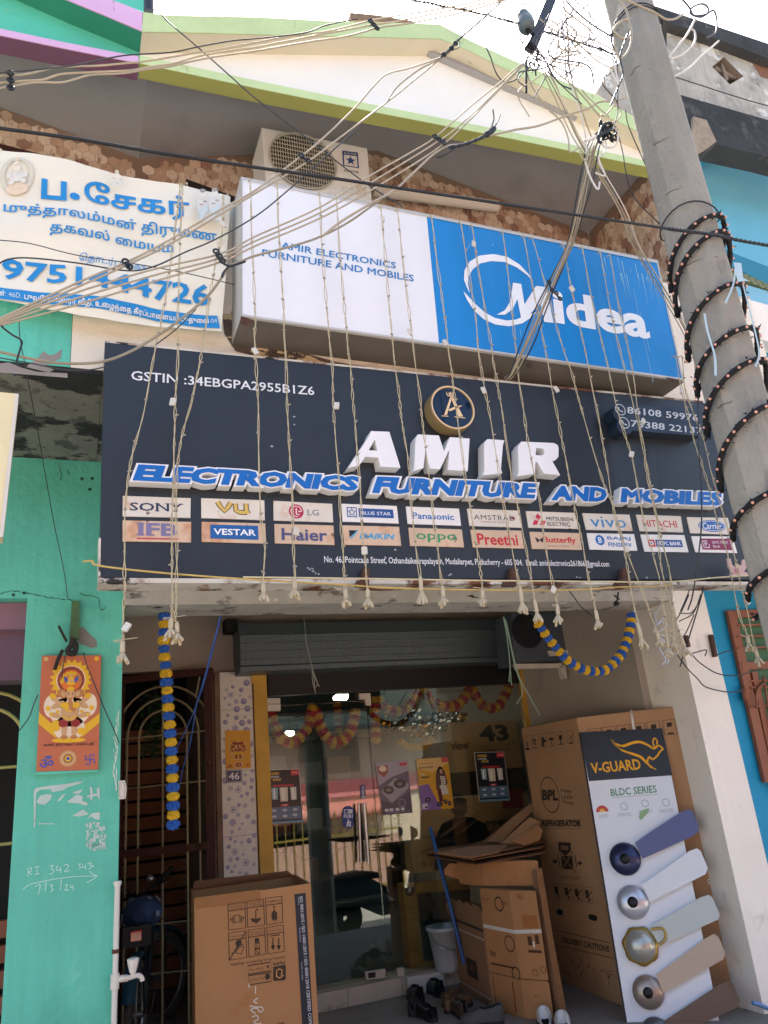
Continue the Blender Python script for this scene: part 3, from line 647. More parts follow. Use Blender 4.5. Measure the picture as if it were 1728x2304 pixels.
class Q:
    """a flat printed face from its four corners (top left, top right, bottom right, bottom left)"""
    def __init__(s, tl, tr, br, bl):
        s.c = [V(p) for p in (tl, tr, br, bl)]; s.n = ((s.c[3]-s.c[0]).cross(s.c[1]-s.c[0])).normalized(); s.w = (s.c[1]-s.c[0]).length; s.h = (s.c[3]-s.c[0]).length
        if s.n.dot(EYE-s.c[0]) < 0: s.n = -s.n
    def at(s, a, b, d=0.0):
        t, bt = s.c[0].lerp(s.c[1], a), s.c[3].lerp(s.c[2], a); return t.lerp(bt, b) + s.n*d
    def face(s, m, k=0, d=0.0): m.add([s.at(0, 0, d), s.at(1, 0, d), s.at(1, 1, d), s.at(0, 1, d)], [(0, 1, 2, 3)], k)
    def slab(s, m, th, k=0): m.prism([s.at(0, 0), s.at(1, 0), s.at(1, 1), s.at(0, 1)], -s.n*th, k)
    def rect(s, m, a0, b0, a1, b1, k=0, d=.001): m.add([s.at(a0, b0, d), s.at(a1, b0, d), s.at(a1, b1, d), s.at(a0, b1, d)], [(0, 1, 2, 3)], k)
    def poly(s, m, pts, k=0, d=.001): m.poly([s.at(a, b, d) for a, b in pts], k)
    def line(s, m, pts, wd, k=0, d=.001, closed=False): m.ribbon([s.at(a, b, d) for a, b in pts], wd, s.n, k, closed)
    def box(s, m, a0, b0, a1, b1, wd, k=0, d=.001): s.line(m, [(a0, b0), (a1, b0), (a1, b1), (a0, b1)], wd, k, d, True)
    def text(s, m, t, a0, b0, a1, b1, k=0, d=.001, **kw): m.text(t, s.at(a0, b1, d), s.at(a1, b1, d), s.at(a0, b0, d), k, **kw)
    def text_turned(s, m, t, a0, b0, a1, b1, k=0, d=.001, **kw): m.text(t, s.at(a1, b0, d), s.at(a0, b0, d), s.at(a1, b1, d), k, **kw)
    def text_down(s, m, t, a0, b0, a1, b1, k=0, d=.001, **kw): m.text(t, s.at(a0, b0, d), s.at(a0, b1, d), s.at(a1, b0, d), k, **kw)
    def disc(s, m, a, b, r, k=0, d=.001, **kw): m.disc(s.at(a, b, d), r, s.n, k, u=(s.c[1]-s.c[0]), **kw)
    def blob(s, m, a, b, ra, rb, k=0, d=.001, n=14, rot=0):
        pts = []
        for i in range(n):
            t = 2*math.pi*i/n; x, y = math.cos(t)*ra*s.w, math.sin(t)*rb*s.h; c, q = math.cos(rot), math.sin(rot); pts.append((a+(x*c-y*q)/s.w, b+(x*q+y*c)/s.h))
        s.poly(m, pts, k, d)
def QP(pl, tl, tr, br, bl, d=0.0): return Q(*[pl.px(x, y, d) for x, y in (tl, tr, br, bl)])
def zz(ox, oy, k):
    return lambda *pts: [(ox+x*k, oy+y*k) for x, y in pts]
z1, z2, z3, z4, z5, zm = zz(200, 750, .3472), zz(700, 800, .3472), zz(1200, 850, .3183), zz(1100, 1330, .3785), zz(500, 400, .3472), zz(1000, 450, .4388)
zt_ = zz(0, 300, .3472); zg = zz(0, 1400, .2712)
ink = lambda c, r=.45: flat('ink_'+c.lstrip('#'), c, r)

# ================================================================ the dark shop sign
SG = 2.98
def shop_sign():
    S = PY(SG)
    t = thing('shop_sign', 'wide black shop signboard with raised white and blue lettering and twenty brand plates', 'sign', S.px(950, 1304))
    t.location.y = SG+.06
    m = MB(); m.pp(S, [(236, 770), (1582, 906), (1650, 920), (1735, 1308), (1690, 1304), (223, 1299)], 0, .115)
    m.build('panel', mat('sign_black', '#23272e', .42, .15, 1.5, spots=[(30, .74, '#474b52', .03), (3, .62, '#2c3038', .15)], spec=.5, streak=.0), t)
    m = MB(); q = PY(SG-.002)
    m.pp(q, [(221, 1300), (1740, 1309), (1740, 1316), (220, 1311)], .004, .125); m.pp(q, [(222, 1210), (227, 1210), (226, 1300), (221, 1300)], .004, .1)
    m.pp(q, [(236, 766), (1582, 902), (1582, 906), (236, 770)], 0, .118)
    m.build('frame', mat('sign_frame', '#cfc8bb', .6, .2, 4, spots=[(5, .5, '#6b3f28', .1), (9, .6, '#2c2724', .05)]), t)
    W = flat('letter_white', '#e9e9ea', .35); B = mat('letter_blue', '#1065b5', .35, .08, 5)
    side = flat('letter_side', '#e4e4e2', .5)
    # AMIR
    F = PY(SG-.065)
    def letter(pts, hole=None):
        m = MB(); a = [F.px(*p) for p in z2(*pts)]
        if hole:
            h = [F.px(*p) for p in z2(*hole)]
            from_v = [V((p.x, p.z)) for p in a+h]; n = len(a); k = len(h)
            tri = geo.delaunay_2d_cdt(from_v, [(i, (i+1) % n) for i in range(n)]+[(n+i, n+(i+1) % k) for i in range(k)], [], 0, 1e-7)
            pv, tf = tri[0], tri[2]; pa = [V((p.x, p.z)) for p in a]; ph = [V((p.x, p.z)) for p in h]
            def ins(q, po):
                c = False; j = len(po)-1
                for i in range(len(po)):
                    if (po[i].y > q.y) != (po[j].y > q.y) and q.x < (po[j].x-po[i].x)*(q.y-po[i].y)/(po[j].y-po[i].y)+po[i].x: c = not c
                    j = i
                return c
            fs = [f for f in tf if ins((pv[f[0]]+pv[f[1]]+pv[f[2]])/3, pa) and not ins((pv[f[0]]+pv[f[1]]+pv[f[2]])/3, ph)]
            m.add([V((p.x, F.p.y, p.y)) for p in pv], fs, 0)
            for lp in (a, h):
                e = V((0, .065, 0)); n_ = len(lp); m.add(lp+[p+e for p in lp], [(i, i+n_, (i+1) % n_+n_, (i+1) % n_) for i in range(n_)], 1)
        else: m.prism(a, (0, .065, 0), 0, 1)
        m.build('letter', [W, side], t)
    letter([(388, 489), (507, 494), (579, 726), (449, 719), (436, 660), (352, 656), (311, 712), (236, 729), (250, 712), (374, 524)], [(414, 545), (430, 617), (374, 613)])
    letter([(678, 535), (692, 511), (828, 518), (862, 622), (900, 528), (1027, 538), (1015, 748), (888, 741), (895, 610), (836, 737), (770, 732), (740, 615), (728, 728), (660, 750), (668, 735)])
    letter([(1122, 567), (1142, 541), (1253, 549), (1243, 580), (1230, 735), (1238, 762), (1112, 776), (1124, 745)])
    letter([(1341, 590), (1362, 557), (1575, 567), (1598, 580), (1604, 600), (1603, 655), (1585, 676), (1562, 682), (1614, 775), (1508, 764), (1466, 688), (1454, 690), (1450, 765), (1334, 782), (1345, 760)], [(1457, 599), (1500, 602), (1511, 612), (1509, 638), (1498, 647), (1455, 645)])
    # blue words on white backing
    G = PY(SG-.055)
    for txt, A, Bq, T in (('ELECTRONICS', (299, 1081), (809, 1105), (301, 1044)), ('FURNITURE', (838, 1109), (1210, 1122), (840, 1072)), ('AND', (1241, 1125), (1367, 1129), (1238, 1092)), ('MOBILES', (1397, 1130), (1629, 1138), (1392, 1098))):
        m = MB(); m.pt(txt, G, A, Bq, T, 0, 0, bold=.125, shear=.17, depth=.053, base=.05, mside=1); o = m.build('word_backing', [W, side], t)
        m = MB(); m.pt(txt, G, A, Bq, T, .003, 0, bold=.06, shear=.17, base=.05); m.build('lettering', B, o)
    # registration and address
    m = MB(); m.pt('GSTIN :34EBGPA2955B1Z6', S, *z1((273, 302), (1462, 402), (275, 241)), .002, 0, bold=0.011); m.build('registration_lettering', ink('#dfe1e2'), t)
    m = MB(); m.pt('No. 46, Pointcare Street, Ozhandaikeerapalayam, Mudaliarpet, Puducherry - 605 004.  Email: amirelectronics261866@gmail.com', S, (730, 1270), (1372, 1279), (729, 1250), .002, 0, bold=0.01); m.build('address_lettering', ink('#dfe1e2'), t)
    # round emblem
    E = PY(SG-.072); c = E.px(*z2((917, 338))[0]); r = (E.px(*z2((1058, 345))[0])-c).length
    m = MB(); m.lathe([(r, .07), (r, .0), (r*.985, -.004), (r*.9, -.004), (r*.88, .002)], c, (0, 1, 0), 40); em = m.build('emblem', mat('emblem_gold', '#8d7a52', .45, .08, metal=.2), t)
    m = MB(); m.lathe([(r*.965, -.006), (r*.91, -.006)], c, (0, 1, 0), 40, 1); m.lathe([(0, .0), (r*.895, .0)], c, (0, 1, 0), 40, 0)
    q = PY(E.p.y-.004)
    def zp(*p): return z2(*p)
    for pts in ([(903, 265), (915, 268), (880, 385), (862, 385)], [(903, 265), (916, 262), (985, 395), (955, 395)], [(848, 388), (890, 391), (889, 396), (846, 393)], [(928, 394), (1000, 403), (999, 408), (928, 399)], [(890, 350), (930, 330), (985, 322), (950, 340), (898, 362)]): m.pq(q, zp(*pts), 0, 1)
    for pts in ([(876, 232), (884, 248), (889, 262), (878, 256)], [(880, 256), (922, 258), (920, 266), (884, 264)], [(890, 244), (896, 236), (900, 252), (894, 256)], [(902, 238), (907, 234), (912, 254), (898, 254)], [(918, 234), (926, 230), (922, 256), (914, 254)]): m.pq(q, zp(*pts), .0005, 1)
    m.build('monogram', [mat('emblem_blue', '#0e2138', .15, .1, 3), ink('#e6c79c')], em)
    # phone plate
    K = PY(SG-.075); m = MB()
    m.pp(K, z3((600, 183), (1175, 222), (1182, 412), (705, 372), (685, 392), (650, 398), (612, 385), (592, 355), (590, 325), (598, 300), (573, 280), (562, 245), (568, 210)), 0, .072)
    ph = m.build('phone_plate', mat('phone_plate_black', '#1f2a3b', .35, .1, 3), t)
    m = MB(); m.pt('86108 59976', K, *z3((664, 252), (1168, 308), (662, 203)), .002, bold=0.0125); m.pt('73388 22137', K, *z3((690, 345), (1195, 398), (688, 297)), .002, bold=0.0125)
    for (x, y) in ((615, 225), (643, 318)):
        cc = K.px(*z3((x, y))[0], .002); m.disc(cc, .034, (0, -1, 0), 0, 20, r0=.029); m.ribbon([cc+V((-.012, 0, .014)), cc+V((-.006, 0, -.006)), cc+V((.014, 0, -.012))], [.01, .005, .01], (0, -1, 0))
    m.build('lettering', ink('#c8ccd2'), ph)
    # brand plates
    rustw = mat('rusting_plate', '#d9d2c6', .5, .08, 6, spots=[(7, .58, '#c9a184', .12), (26, .66, '#6f4a34', .04)])
    rustb = mat('heavily_rusted_plate', '#d2b79c', .6, .12, 6, spots=[(6, .55, '#c08f6c', .12), (18, .63, '#6a4431', .05)])
    cleanp = mat('clean_plate', '#e6e4e0', .45, .05, 6, spots=[(26, .72, '#a58670', .04)])
    P_ = [('SONY', z1((220, 1053), (660, 1068), (658, 1195), (219, 1185)), rustw), ('VU', z1((728, 1068), (1137, 1082), (1140, 1210), (729, 1196)), rustw), ('LG', z1((1197, 1085), (1577, 1105), (1583, 1224), (1198, 1212)), rustw),
          ('BLUE STAR', z2((198, 960), (555, 975), (568, 1088), (205, 1075)), cleanp), ('Panasonic', z2((615, 978), (958, 992), (972, 1102), (627, 1090)), cleanp), ('AMSTRAD', z2((1012, 992), (1352, 1005), (1368, 1115), (1028, 1103)), rustw),
          ('MITSUBISHI', [(1183.6, 1150), (1294, 1154), (1302, 1190), (1189.6, 1187)], rustw), ('vivo', z3((348, 957), (680, 968), (702, 1082), (375, 1073)), rustw), ('HITACHI', z3((727, 968), (1042, 978), (1060, 1092), (755, 1083)), rustw), ('Carrier', z3((1085, 985), (1375, 990), (1405, 1108), (1112, 1098)), rustw),
          ('IFB', z1((219, 1212), (663, 1222), (662, 1354), (219, 1347)), rustb), ('VESTAR', z1((731, 1221), (1143, 1232), (1149, 1362), (732, 1350)), rustb), ('Haier', z1((1203, 1235), (1585, 1245), (1592, 1371), (1206, 1360)), rustb),
          ('DAIKIN', z2((205, 1100), (570, 1110), (584, 1232), (215, 1225)), rustb), ('oppo', z2((632, 1115), (976, 1127), (991, 1242), (643, 1232)), rustb), ('Preethi', z2((1033, 1128), (1362, 1135), (1380, 1250), (1050, 1242)), rustb),
          ('Butterfly', [(1192, 1196.5), (1303, 1199.5), (1310, 1237), (1197.5, 1234.7)], rustb), ('BAJAJ', z3((380, 1098), (712, 1105), (736, 1222), (400, 1213)), cleanp), ('HDFC', z3((760, 1107), (1067, 1112), (1097, 1232), (788, 1228)), cleanp), ('IDFC', z3((1118, 1120), (1408, 1122), (1442, 1238), (1148, 1232)), cleanp)]
    for nm, c4, mt in P_:
        f = QP(S, *c4, .006); m = MB(); f.slab(m, .007); o = m.build('brand_plate', mt, t)
        m = MB(); ms = []
        def I(c):
            k = ink(c)
            if k not in ms: ms.append(k)
            return ms.index(k)
        if nm == 'SONY':
            f.text(m, 'SONY', .1, .31, .88, .72, I('#2b3550'), bold=0.015)
            for a, b in ((.47, .31), (.62, .31), (.47, .68), (.70, .31), (.83, .31), (.74, .68)): f.rect(m, a, b, a+.06, b+.045, I('#2b3550'), .0012)
        elif nm == 'VU':
            for k, wd, d in ((I('#5a4a26'), .022, .001), (I('#d2b45c'), .014, .0016)):
                f.line(m, [(.25, .16), (.29, .38), (.36, .62), (.42, .4), (.46, .18)], wd, k, d); f.line(m, [(.53, .22), (.54, .58), (.6, .66), (.7, .66)], wd, k, d+.0001); f.line(m, [(.70, .2), (.705, .55), (.74, .72)], wd, k, d+.0002)
        elif nm == 'LG':
            f.disc(m, .375, .5, f.h*.37, I('#b02549')); f.disc(m, .375, .5, f.h*.29, I('#e8d5d5'), .0014, r0=f.h*.25, a0=.0, a1=5.0); f.line(m, [(.375, .32), (.375, .66), (.43, .66)], .006, I('#e8d5d5'), .0015); f.line(m, [(.41, .5), (.45, .5)], .006, I('#e8d5d5'), .0015)
            f.text(m, 'LG', .56, .36, .76, .68, I('#85868a'), bold=0.0125)
        elif nm == 'BLUE STAR':
            k = I('#1d4f93'); f.box(m, .09, .2, .25, .72, .006, k); f.line(m, [(.17+(.07 if i % 2 == 0 else .03)*math.sin(math.pi*i/5), .47-(.24 if i % 2 == 0 else .10)*math.cos(math.pi*i/5)) for i in range(10)], .005, k, closed=True)
            f.rect(m, .29, .22, .92, .72, k); f.text(m, 'BLUE STAR', .34, .38, .87, .58, I('#e2e4e8'), .0016, bold=0.01)
        elif nm == 'Panasonic': f.text(m, 'Panasonic', .1, .33, .88, .7, I('#1668b0'), bold=0.015)
        elif nm == 'AMSTRAD':
            f.text(m, 'AMSTRAD', .1, .33, .88, .62, I('#3a3336'), bold=-0.004, space=1.1); f.text(m, 'INSPIRED BY PASSION', .22, .70, .75, .78, I('#a05a50')); f.line(m, [(.8, .47), (.88, .47)], .01, I('#8d2f3a'), .0014)
        elif nm == 'MITSUBISHI':
            k = I('#c42b45')
            for cx_, cy_ in ((.22, .32), (.15, .66), (.29, .66)): f.poly(m, [(cx_, cy_-.2), (cx_+.055, cy_), (cx_, cy_+.2), (cx_-.055, cy_)] if cy_ < .5 else [(cx_-.07, cy_+.17), (cx_-.02, cy_-.12), (cx_+.07, cy_-.12+.02), (cx_+.02, cy_+.17)], k)
            f.text(m, 'MITSUBISHI', .38, .3, .93, .54, I('#34302f'), bold=0.0075); f.text(m, 'ELECTRIC', .38, .62, .84, .86, I('#34302f'), bold=0.0075)
        elif nm == 'vivo': f.text(m, 'vivo', .12, .16, .88, .84, I('#2f86c0'), bold=0)
        elif nm == 'HITACHI': f.text(m, 'HITACHI', .1, .3, .88, .74, I('#c0283c'), bold=0.006)
        elif nm == 'Carrier':
            f.blob(m, .55, .52, .33, .36, I('#2b62a8'), n=24); f.blob(m, .55, .52, .31, .31, I('#dfe4ee'), .0013, n=24); f.blob(m, .55, .52, .295, .28, I('#2b62a8'), .0016, n=24); f.text(m, 'Carrier', .32, .33, .79, .72, I('#e4e8ee'), .002, bold=0.01, shear=.2)
        elif nm == 'IFB':
            k = I('#7b7399'); f.text(m, 'IFB', .22, .1, .8, .72, k, bold=0.035); f.rect(m, .2, .82, .82, .89, I('#b84456'))
            for a, b in ((.2, .11), (.38, .08), (.60, .08)): f.rect(m, a, .1, a+b, .17, k, .0012); f.rect(m, a, .65, a+b, .72, k, .0012)
        elif nm == 'VESTAR': f.rect(m, .13, .13, .88, .83, I('#1d5c9c')); f.text(m, 'VESTAR', .18, .32, .84, .64, I('#e9ebee'), .0016, bold=0.0225)
        elif nm == 'Haier':
            f.text(m, 'Haier', .11, .2, .88, .84, I('#4b5079'), bold=0.025)
        elif nm == 'DAIKIN':
            f.poly(m, [(.1, .25), (.25, .25), (.1, .62)], I('#1a1c20')); f.poly(m, [(.25, .22), (.27, .22), (.14, .68), (.1, .66)], I('#43a3c8'), .0012); f.text(m, 'DAIKIN', .27, .38, .9, .68, I('#2f9fcf'), bold=0.0225, shear=.25)
        elif nm == 'oppo': f.text(m, 'oppo', .12, .3, .88, .78, I('#2d8f5a'), bold=0.01)
        elif nm == 'Preethi': f.text(m, 'Preethi', .1, .2, .9, .86, I('#c02e36'), bold=0.0225)
        elif nm == 'Butterfly':
            f.text(m, 'Butterfly', .25, .26, .9, .72, I('#c23434'), bold=0.0225); f.text(m, 'Caring for a lifetime', .3, .76, .75, .88, I('#6b5a4d'))
            for s_ in (-1, 1): f.poly(m, [(.17, .5), (.17+.08*s_, .28), (.17+.07*s_, .5), (.17+.05*s_, .64)], I('#2d2522'))
        elif nm == 'BAJAJ':
            k = I('#1f6bb0'); f.disc(m, .24, .42, f.h*.32, k); f.text(m, 'B', .2, .24, .28, .6, I('#e6eaf0'), .0016, bold=0.025); f.text(m, 'BAJAJ', .4, .18, .9, .43, k, bold=0.015); f.text(m, 'FINSERV', .4, .54, .9, .8, k, bold=0.015)
        elif nm == 'HDFC':
            f.rect(m, .12, .3, .27, .72, I('#c2323c')); f.rect(m, .155, .4, .235, .62, I('#e8e6e6'), .0014); f.rect(m, .18, .46, .21, .56, I('#24569c'), .0018); f.rect(m, .29, .3, .9, .72, I('#1f4f93')); f.text(m, 'HDFC BANK', .32, .4, .87, .63, I('#e8eaf0'), .0016, bold=0.025)
        elif nm == 'IDFC':
            f.rect(m, .18, .14, .9, .84, I('#83294f')); k = I('#e6dfe4'); f.line(m, [(.33, .3), (.22, .3), (.22, .7), (.36, .7), (.36, .5)], .006, k, .0016); f.rect(m, .25, .4, .33, .46, k, .0016); f.rect(m, .25, .52, .30, .58, k, .0016); f.text(m, 'IDFC FIRST', .45, .3, .85, .46, k, .0016); f.text(m, 'Bank', .45, .54, .62, .7, k, .0016)
        m.build('lettering', ms, o)
    # paint specks, scratches and drip marks
    m = MB(); r = random.Random(14)
    for x, y, a in [p+(k,) for pts, k in ((z1((1432, 1530), (1446, 1524), (1452, 1540), (1470, 1556), (1490, 1560), (1330, 540), (1332, 590), (1185, 733), (1420, 1520)), 3.5), (z2((895, 1423), (905, 1418), (480, 1310), (545, 1260), (30, 1410)), 3.5), (z3((800, 1412), (330, 1412), (310, 1408), (1240, 1415)), 3)) for p in pts]:
        n = 7; m.pq(S, [(x+a*r.uniform(.4, 1.2)*math.cos(6.28*i/n), y+a*r.uniform(.3, 1.0)*math.sin(6.28*i/n)) for i in range(n)], .0015)
    m.build('specks', ink('#9ea1a5', .7), t)
    m = MB()
    for k in range(70):
        b = r.choice(((300, 1112, 500), (820, 1128, 400), (1240, 1138, 120), (1395, 1142, 230), (1360, 990, 200)))
        x = b[0]+r.uniform(0, b[2]); y = b[1]+r.uniform(-2, 8)+(x-b[0])*.02; h_ = r.uniform(10, 60) if b[1] > 1000 else r.uniform(30, 130); m.pr(S, [(x, y), (x+h_*.05, y+h_*.5), (x+h_*.1, y+h_)], [.004, .0025, .0008], .0009)
    m.build('drip_marks', ink('#343b45', .5), t)
    # brackets below
    for x in (818, 1150, 1402):
        m = MB(); m.pp(S, [(x, 1278), (x+14, 1279), (x+12, 1318), (x-16, 1318), (x-14, 1306), (x-2, 1304)], .03, .03); m.build('bracket', M_rust, t)
shop_sign()

# ================================================================ the white and blue light box above it
def light_box():
    Y = 2.88; S = PY(Y); t = thing('light_box_sign', 'white and blue box sign mounted on the parapet above the black signboard', 'sign', (1.9, Y+.1, S.px(1000, 780).z))
    c = [(545, 402), (1478, 590), (1535, 853), (545, 709)]
    m = MB(); o = [(542, 397), (1480, 585), (1539, 859), (542, 715)]; a = [S.px(x, y, -.004) for x, y in o]; m.prism(a, (0, SLAB-Y-.012, 0))
    m.build('casing', mat('sign_casing', '#b9b7b0', .5, .1, 5, spots=[(8, .68, '#7b5a43', .06)]), t)
    m = MB(); b0, b1 = a[3], a[2]; d_ = V((0, SLAB-Y-.014, 0)); o_ = V((0, .002, -.002)); m.add([b0+o_, b1+o_, b1+o_+d_, b0+o_+d_], [(0, 3, 2, 1)]); m.build('underside', mat('shaded_underside', '#6d6861', .8, .15, 4, spots=[(6, .62, '#4b423a', .1)]), t)  # box underside sheet: shade put into its dark, grimy colour
    m = MB(); m.pq(S, [c[0], (960, 485), (988, 775), c[3]]); m.build('white_panel', mat('white_acrylic', '#e8e9ec', .25, .03, 1.5, spots=[(4, .68, '#c9bcb4', .14)]), t)
    m = MB(); m.pq(S, [(960, 485), c[1], c[2], (988, 775)])
    bp = m.build('blue_panel', mat('blue_vinyl', '#0f83cc', .35, .05, 2, spots=[(7, .69, '#5fa9d6', .08, (2, 1, .5)), (60, .77, '#bcd8ea', .02)]), t)
    m = MB()
    for a, b, c_, d in ((0, 0, 1, 0),): m.ribbon([S.px(*q, .004) for q in ((545, 402), (1478, 590), (1535, 853), (545, 709))], .012, S.n, 0, True)
    m.build('rim', M_alu, t)
    m = MB(); m.pt('AMIR ELECTRONICS', S, *z5((380, 458), (1126, 590), (383, 414)), .002, bold=0.015); m.pt('FURNITURE AND MOBILES', S, *z5((258, 508), (1243, 674), (260, 461)), .002, bold=0.015); m.build('lettering', ink('#1677b8'), t)
    m = MB(); w_ = lambda p, d=.002: m.pq(S, zm(*p), d)
    w_([(125, 470), (100, 410), (103, 360), (130, 315), (180, 285), (250, 277), (320, 290), (385, 330), (430, 378), (456, 418), (425, 385), (370, 345), (310, 318), (240, 313), (185, 325), (145, 355), (122, 395), (120, 430), (130, 475)])
    w_([(97, 468), (115, 510), (150, 565), (200, 610), (260, 638), (330, 648), (400, 632), (440, 605), (470, 575), (420, 590), (370, 612), (320, 618), (260, 605), (205, 575), (150, 525), (110, 480)])
    w_([(268, 588), (310, 565), (338, 520), (352, 424), (394, 430), (410, 535), (470, 440), (520, 447), (560, 630), (512, 625), (492, 528), (420, 605), (392, 600), (374, 508), (350, 560), (310, 588)], .0026)
    m.pt('idea', S, *zm((566, 630), (1058, 716), (548, 452)), .002, bold=0.0325, res=5)
    m.build('logo', ink('#eef1f5'), bp)
    m = MB(); r = random.Random(5)
    for k in range(20): x = 1350+125*r.random()**.6; y = 571+(x-1370)*.2+r.uniform(2, 40); h_ = r.uniform(8, 90); m.pr(S, [(x, y), (x+h_*.1, y+h_*.5), (x+h_*.2, y+h_)], [.006*r.random()+.002, .003, .0008], .0012+.00001*k)
    for a in (((1425, 650), (1448, 760), (1470, 860)), ((1440, 700), (1462, 790)), ((1170, 740), (1172, 755)), ((1052, 560), (1057, 548)), ((1107, 553), (1110, 548))): m.pr(S, a, .003, .0011)
    m.build('weathering', ink('#8fc0de', .6), bp)
    m = MB()
    for p in (((542, 711), (560, 716), (572, 726), (556, 735), (540, 728)), ((1500, 849), (1536, 855), (1530, 861), (1506, 857))): m.pq(S, p, .0055)
    m.build('rust_patch', M_rust, t)
    m = MB(); q = PY(SLAB-.013); m.pq(q, [(520, 700), (545, 715), (560, 752), (600, 772), (545, 772), (528, 745)]); m.build('rust_patch', M_rust, t)
light_box()

# ================================================================ the cloth banner
def banner():
    S = PY(3.02); A, B, C_, D = [S.px(*p) for p in ((-90, 317), (519, 440), (497, 752), (-90, 668))]
    def rip(p):
        return V((p.x, p.y + .012*math.sin(p.x*11+p.z*3) + .008*math.sin(p.z*17-p.x*5) + .02*max(0, (p.x-.42)*3)*math.sin(p.x*28+1), p.z + .0015*math.sin(p.x*40)))
    t = thing('cloth_banner', 'faded cream cloth banner with blue Tamil lettering tied to the parapet', 'banner', (A+B+C_+D)/4)
    m = MB(); nx, nz = 60, 24; vs = []
    for j in range(nz+1):
        for i in range(nx+1):
            a, b = i/nx, j/nz; p = A.lerp(B, a).lerp(D.lerp(C_, a), b)
            sag = .012*math.sin(a*9)*b if b > .9 else 0
            vs.append(rip(p)+V((0, 0, sag)))
    m.add(vs, [(j*(nx+1)+i, j*(nx+1)+i+1, (j+1)*(nx+1)+i+1, (j+1)*(nx+1)+i) for j in range(nz) for i in range(nx)], 0, True)
    m.build('cloth', mat('banner_cloth', '#e6e1cf', .7, .05, 2.5, spots=[(2, .58, '#d9cba8', .2), (3, .7, '#bda078', .12), (30, .76, '#a08a66', .03)]), t)
    def done(m, name, mt, d):
        m.v = [rip(p+V((0, -d, 0))) for p in m.v]; m.build(name, mt, t)
    bl = mat('banner_blue', '#1c86c6', .6, .08, 5)
    m = MB()
    up = spline([S.px(*p) for p in zt_((-60, 990), (330, 1040), (700, 1085), (1050, 1135), (1405, 1190))], 10); lo_ = spline([S.px(*p) for p in zt_((-60, 1070), (330, 1112), (700, 1158), (1050, 1210), (1422, 1278))], 10); n_ = len(up)
    m.add(up+lo_, [(i, i+1, n_+i+1, n_+i) for i in range(n_-1)])
    done(m, 'address_band', bl, .005)
    m = MB(); T = lambda s_, A_, B_, T_, **k: m.pt(s_, S, *zt_(A_, B_, T_), 0, 0, **k)
    T('ப', (265, 425), (430, 452), (270, 300), bold=0.035); m.disc(S.px(*zt_((485, 418))[0]), .021, (0, -1, 0))
    T('\u0bc7சகர\u0bcd', (545, 480), (1226, 598), (548, 296), bold=0.0225)
    T('முத்தாலம்மன் திருமண', (20, 520), (1405, 735), (24, 420), bold=0.015)
    T('தகவல் \u0bc8மயம்', (322, 672), (1126, 792), (326, 584), bold=0.015)
    T('\u0bc6தாடர்புக்கு', (513, 850), (945, 905), (516, 775), shear=.2)
    T('9751444726', (5, 930), (1365, 1128), (14, 792), bold=0.025)
    done(m, 'lettering', bl, .0055)
    m = MB(); T2 = m.pt('ண்: 46D, புவ\u0bc7னஸ்வரர் வீதி, உ\u0bc8ழந்\u0bc8த கீரப்பா\u0bc8ளயம்,புது\u0bc8வ-04', S, *zt_((-40, 1068), (1404, 1256), (-38, 1010)), 0, 0, bold=0.0125)
    done(m, 'address_lettering', ink('#e9e6da'), .009)
    # three faded seated and standing deities, printed
    m = MB(); q = lambda pts, k=0: m.pq(S, zt_(*pts), 0, k)
    def el(cx, cy, rx, ry, k, n=16): q([(cx+rx*math.cos(2*math.pi*i/n), cy+ry*math.sin(2*math.pi*i/n)) for i in range(n)], k)
    ring = lambda cx, cy, r, wd, k: m.ribbon([S.px(*zt_((cx+r*math.cos(t_), cy+r*1.05*math.sin(t_)))[0]) for t_ in [math.pi*(.75+1.5*i/20) for i in range(21)]], wd, (0, -1, 0), k)
    ring(110, 275, 95, .016, 1); el(110, 355, 72, 36, 2); el(108, 285, 52, 30, 3); el(112, 235, 22, 27, 4)
    for x, y in ((60, 280), (160, 285), (75, 320), (150, 318)): el(x, y, 20, 12, 3)
    el(110, 216, 20, 9, 0); el(112, 196, 9, 14, 2)
    for x, y in ((96, 268), (110, 274), (124, 268), (80, 362), (112, 372), (146, 360)): el(x, y, 10, 3, 1)
    el(757, 335, 30, 20, 3); el(757, 300, 20, 22, 4); el(756, 275, 13, 12, 1)
    for x, y in ((735, 315), (780, 318), (757, 345)): el(x, y, 9, 6, 1)
    for x in (1305, 1380): q([(x-38, 480), (x+34, 486), (x+40, 625), (x-36, 615)], 3); el(x, 440, 20, 28, 4); el(x-1, 418, 20, 14, 5); q([(x-30, 560), (x+20, 525), (x+30, 560), (x-20, 620)], 6); el(x-14, 520, 12, 4, 5); el(x+10, 500, 12, 4, 5)
    m.v = [V((p.x, p.y-.0004*(i//4), p.z)) for i, p in enumerate(m.v)]
    done(m, 'deity_print', [ink('#ddd6c4'), ink('#cfccba'), ink('#dfccb2'), ink('#d9d8d2'), ink('#e2dccb'), ink('#9b988e'), ink('#c6d6d6')], .006)
    m = MB()
    for x, y in ((1, 336), (512, 438), (420, 412)): p = S.px(x, y); m.tube([p, p+V((.01, .06, .03))], .005, 6)
    m.build('tie_cord', flat('tie_cord', '#cfc6b0', .8), t)
banner()

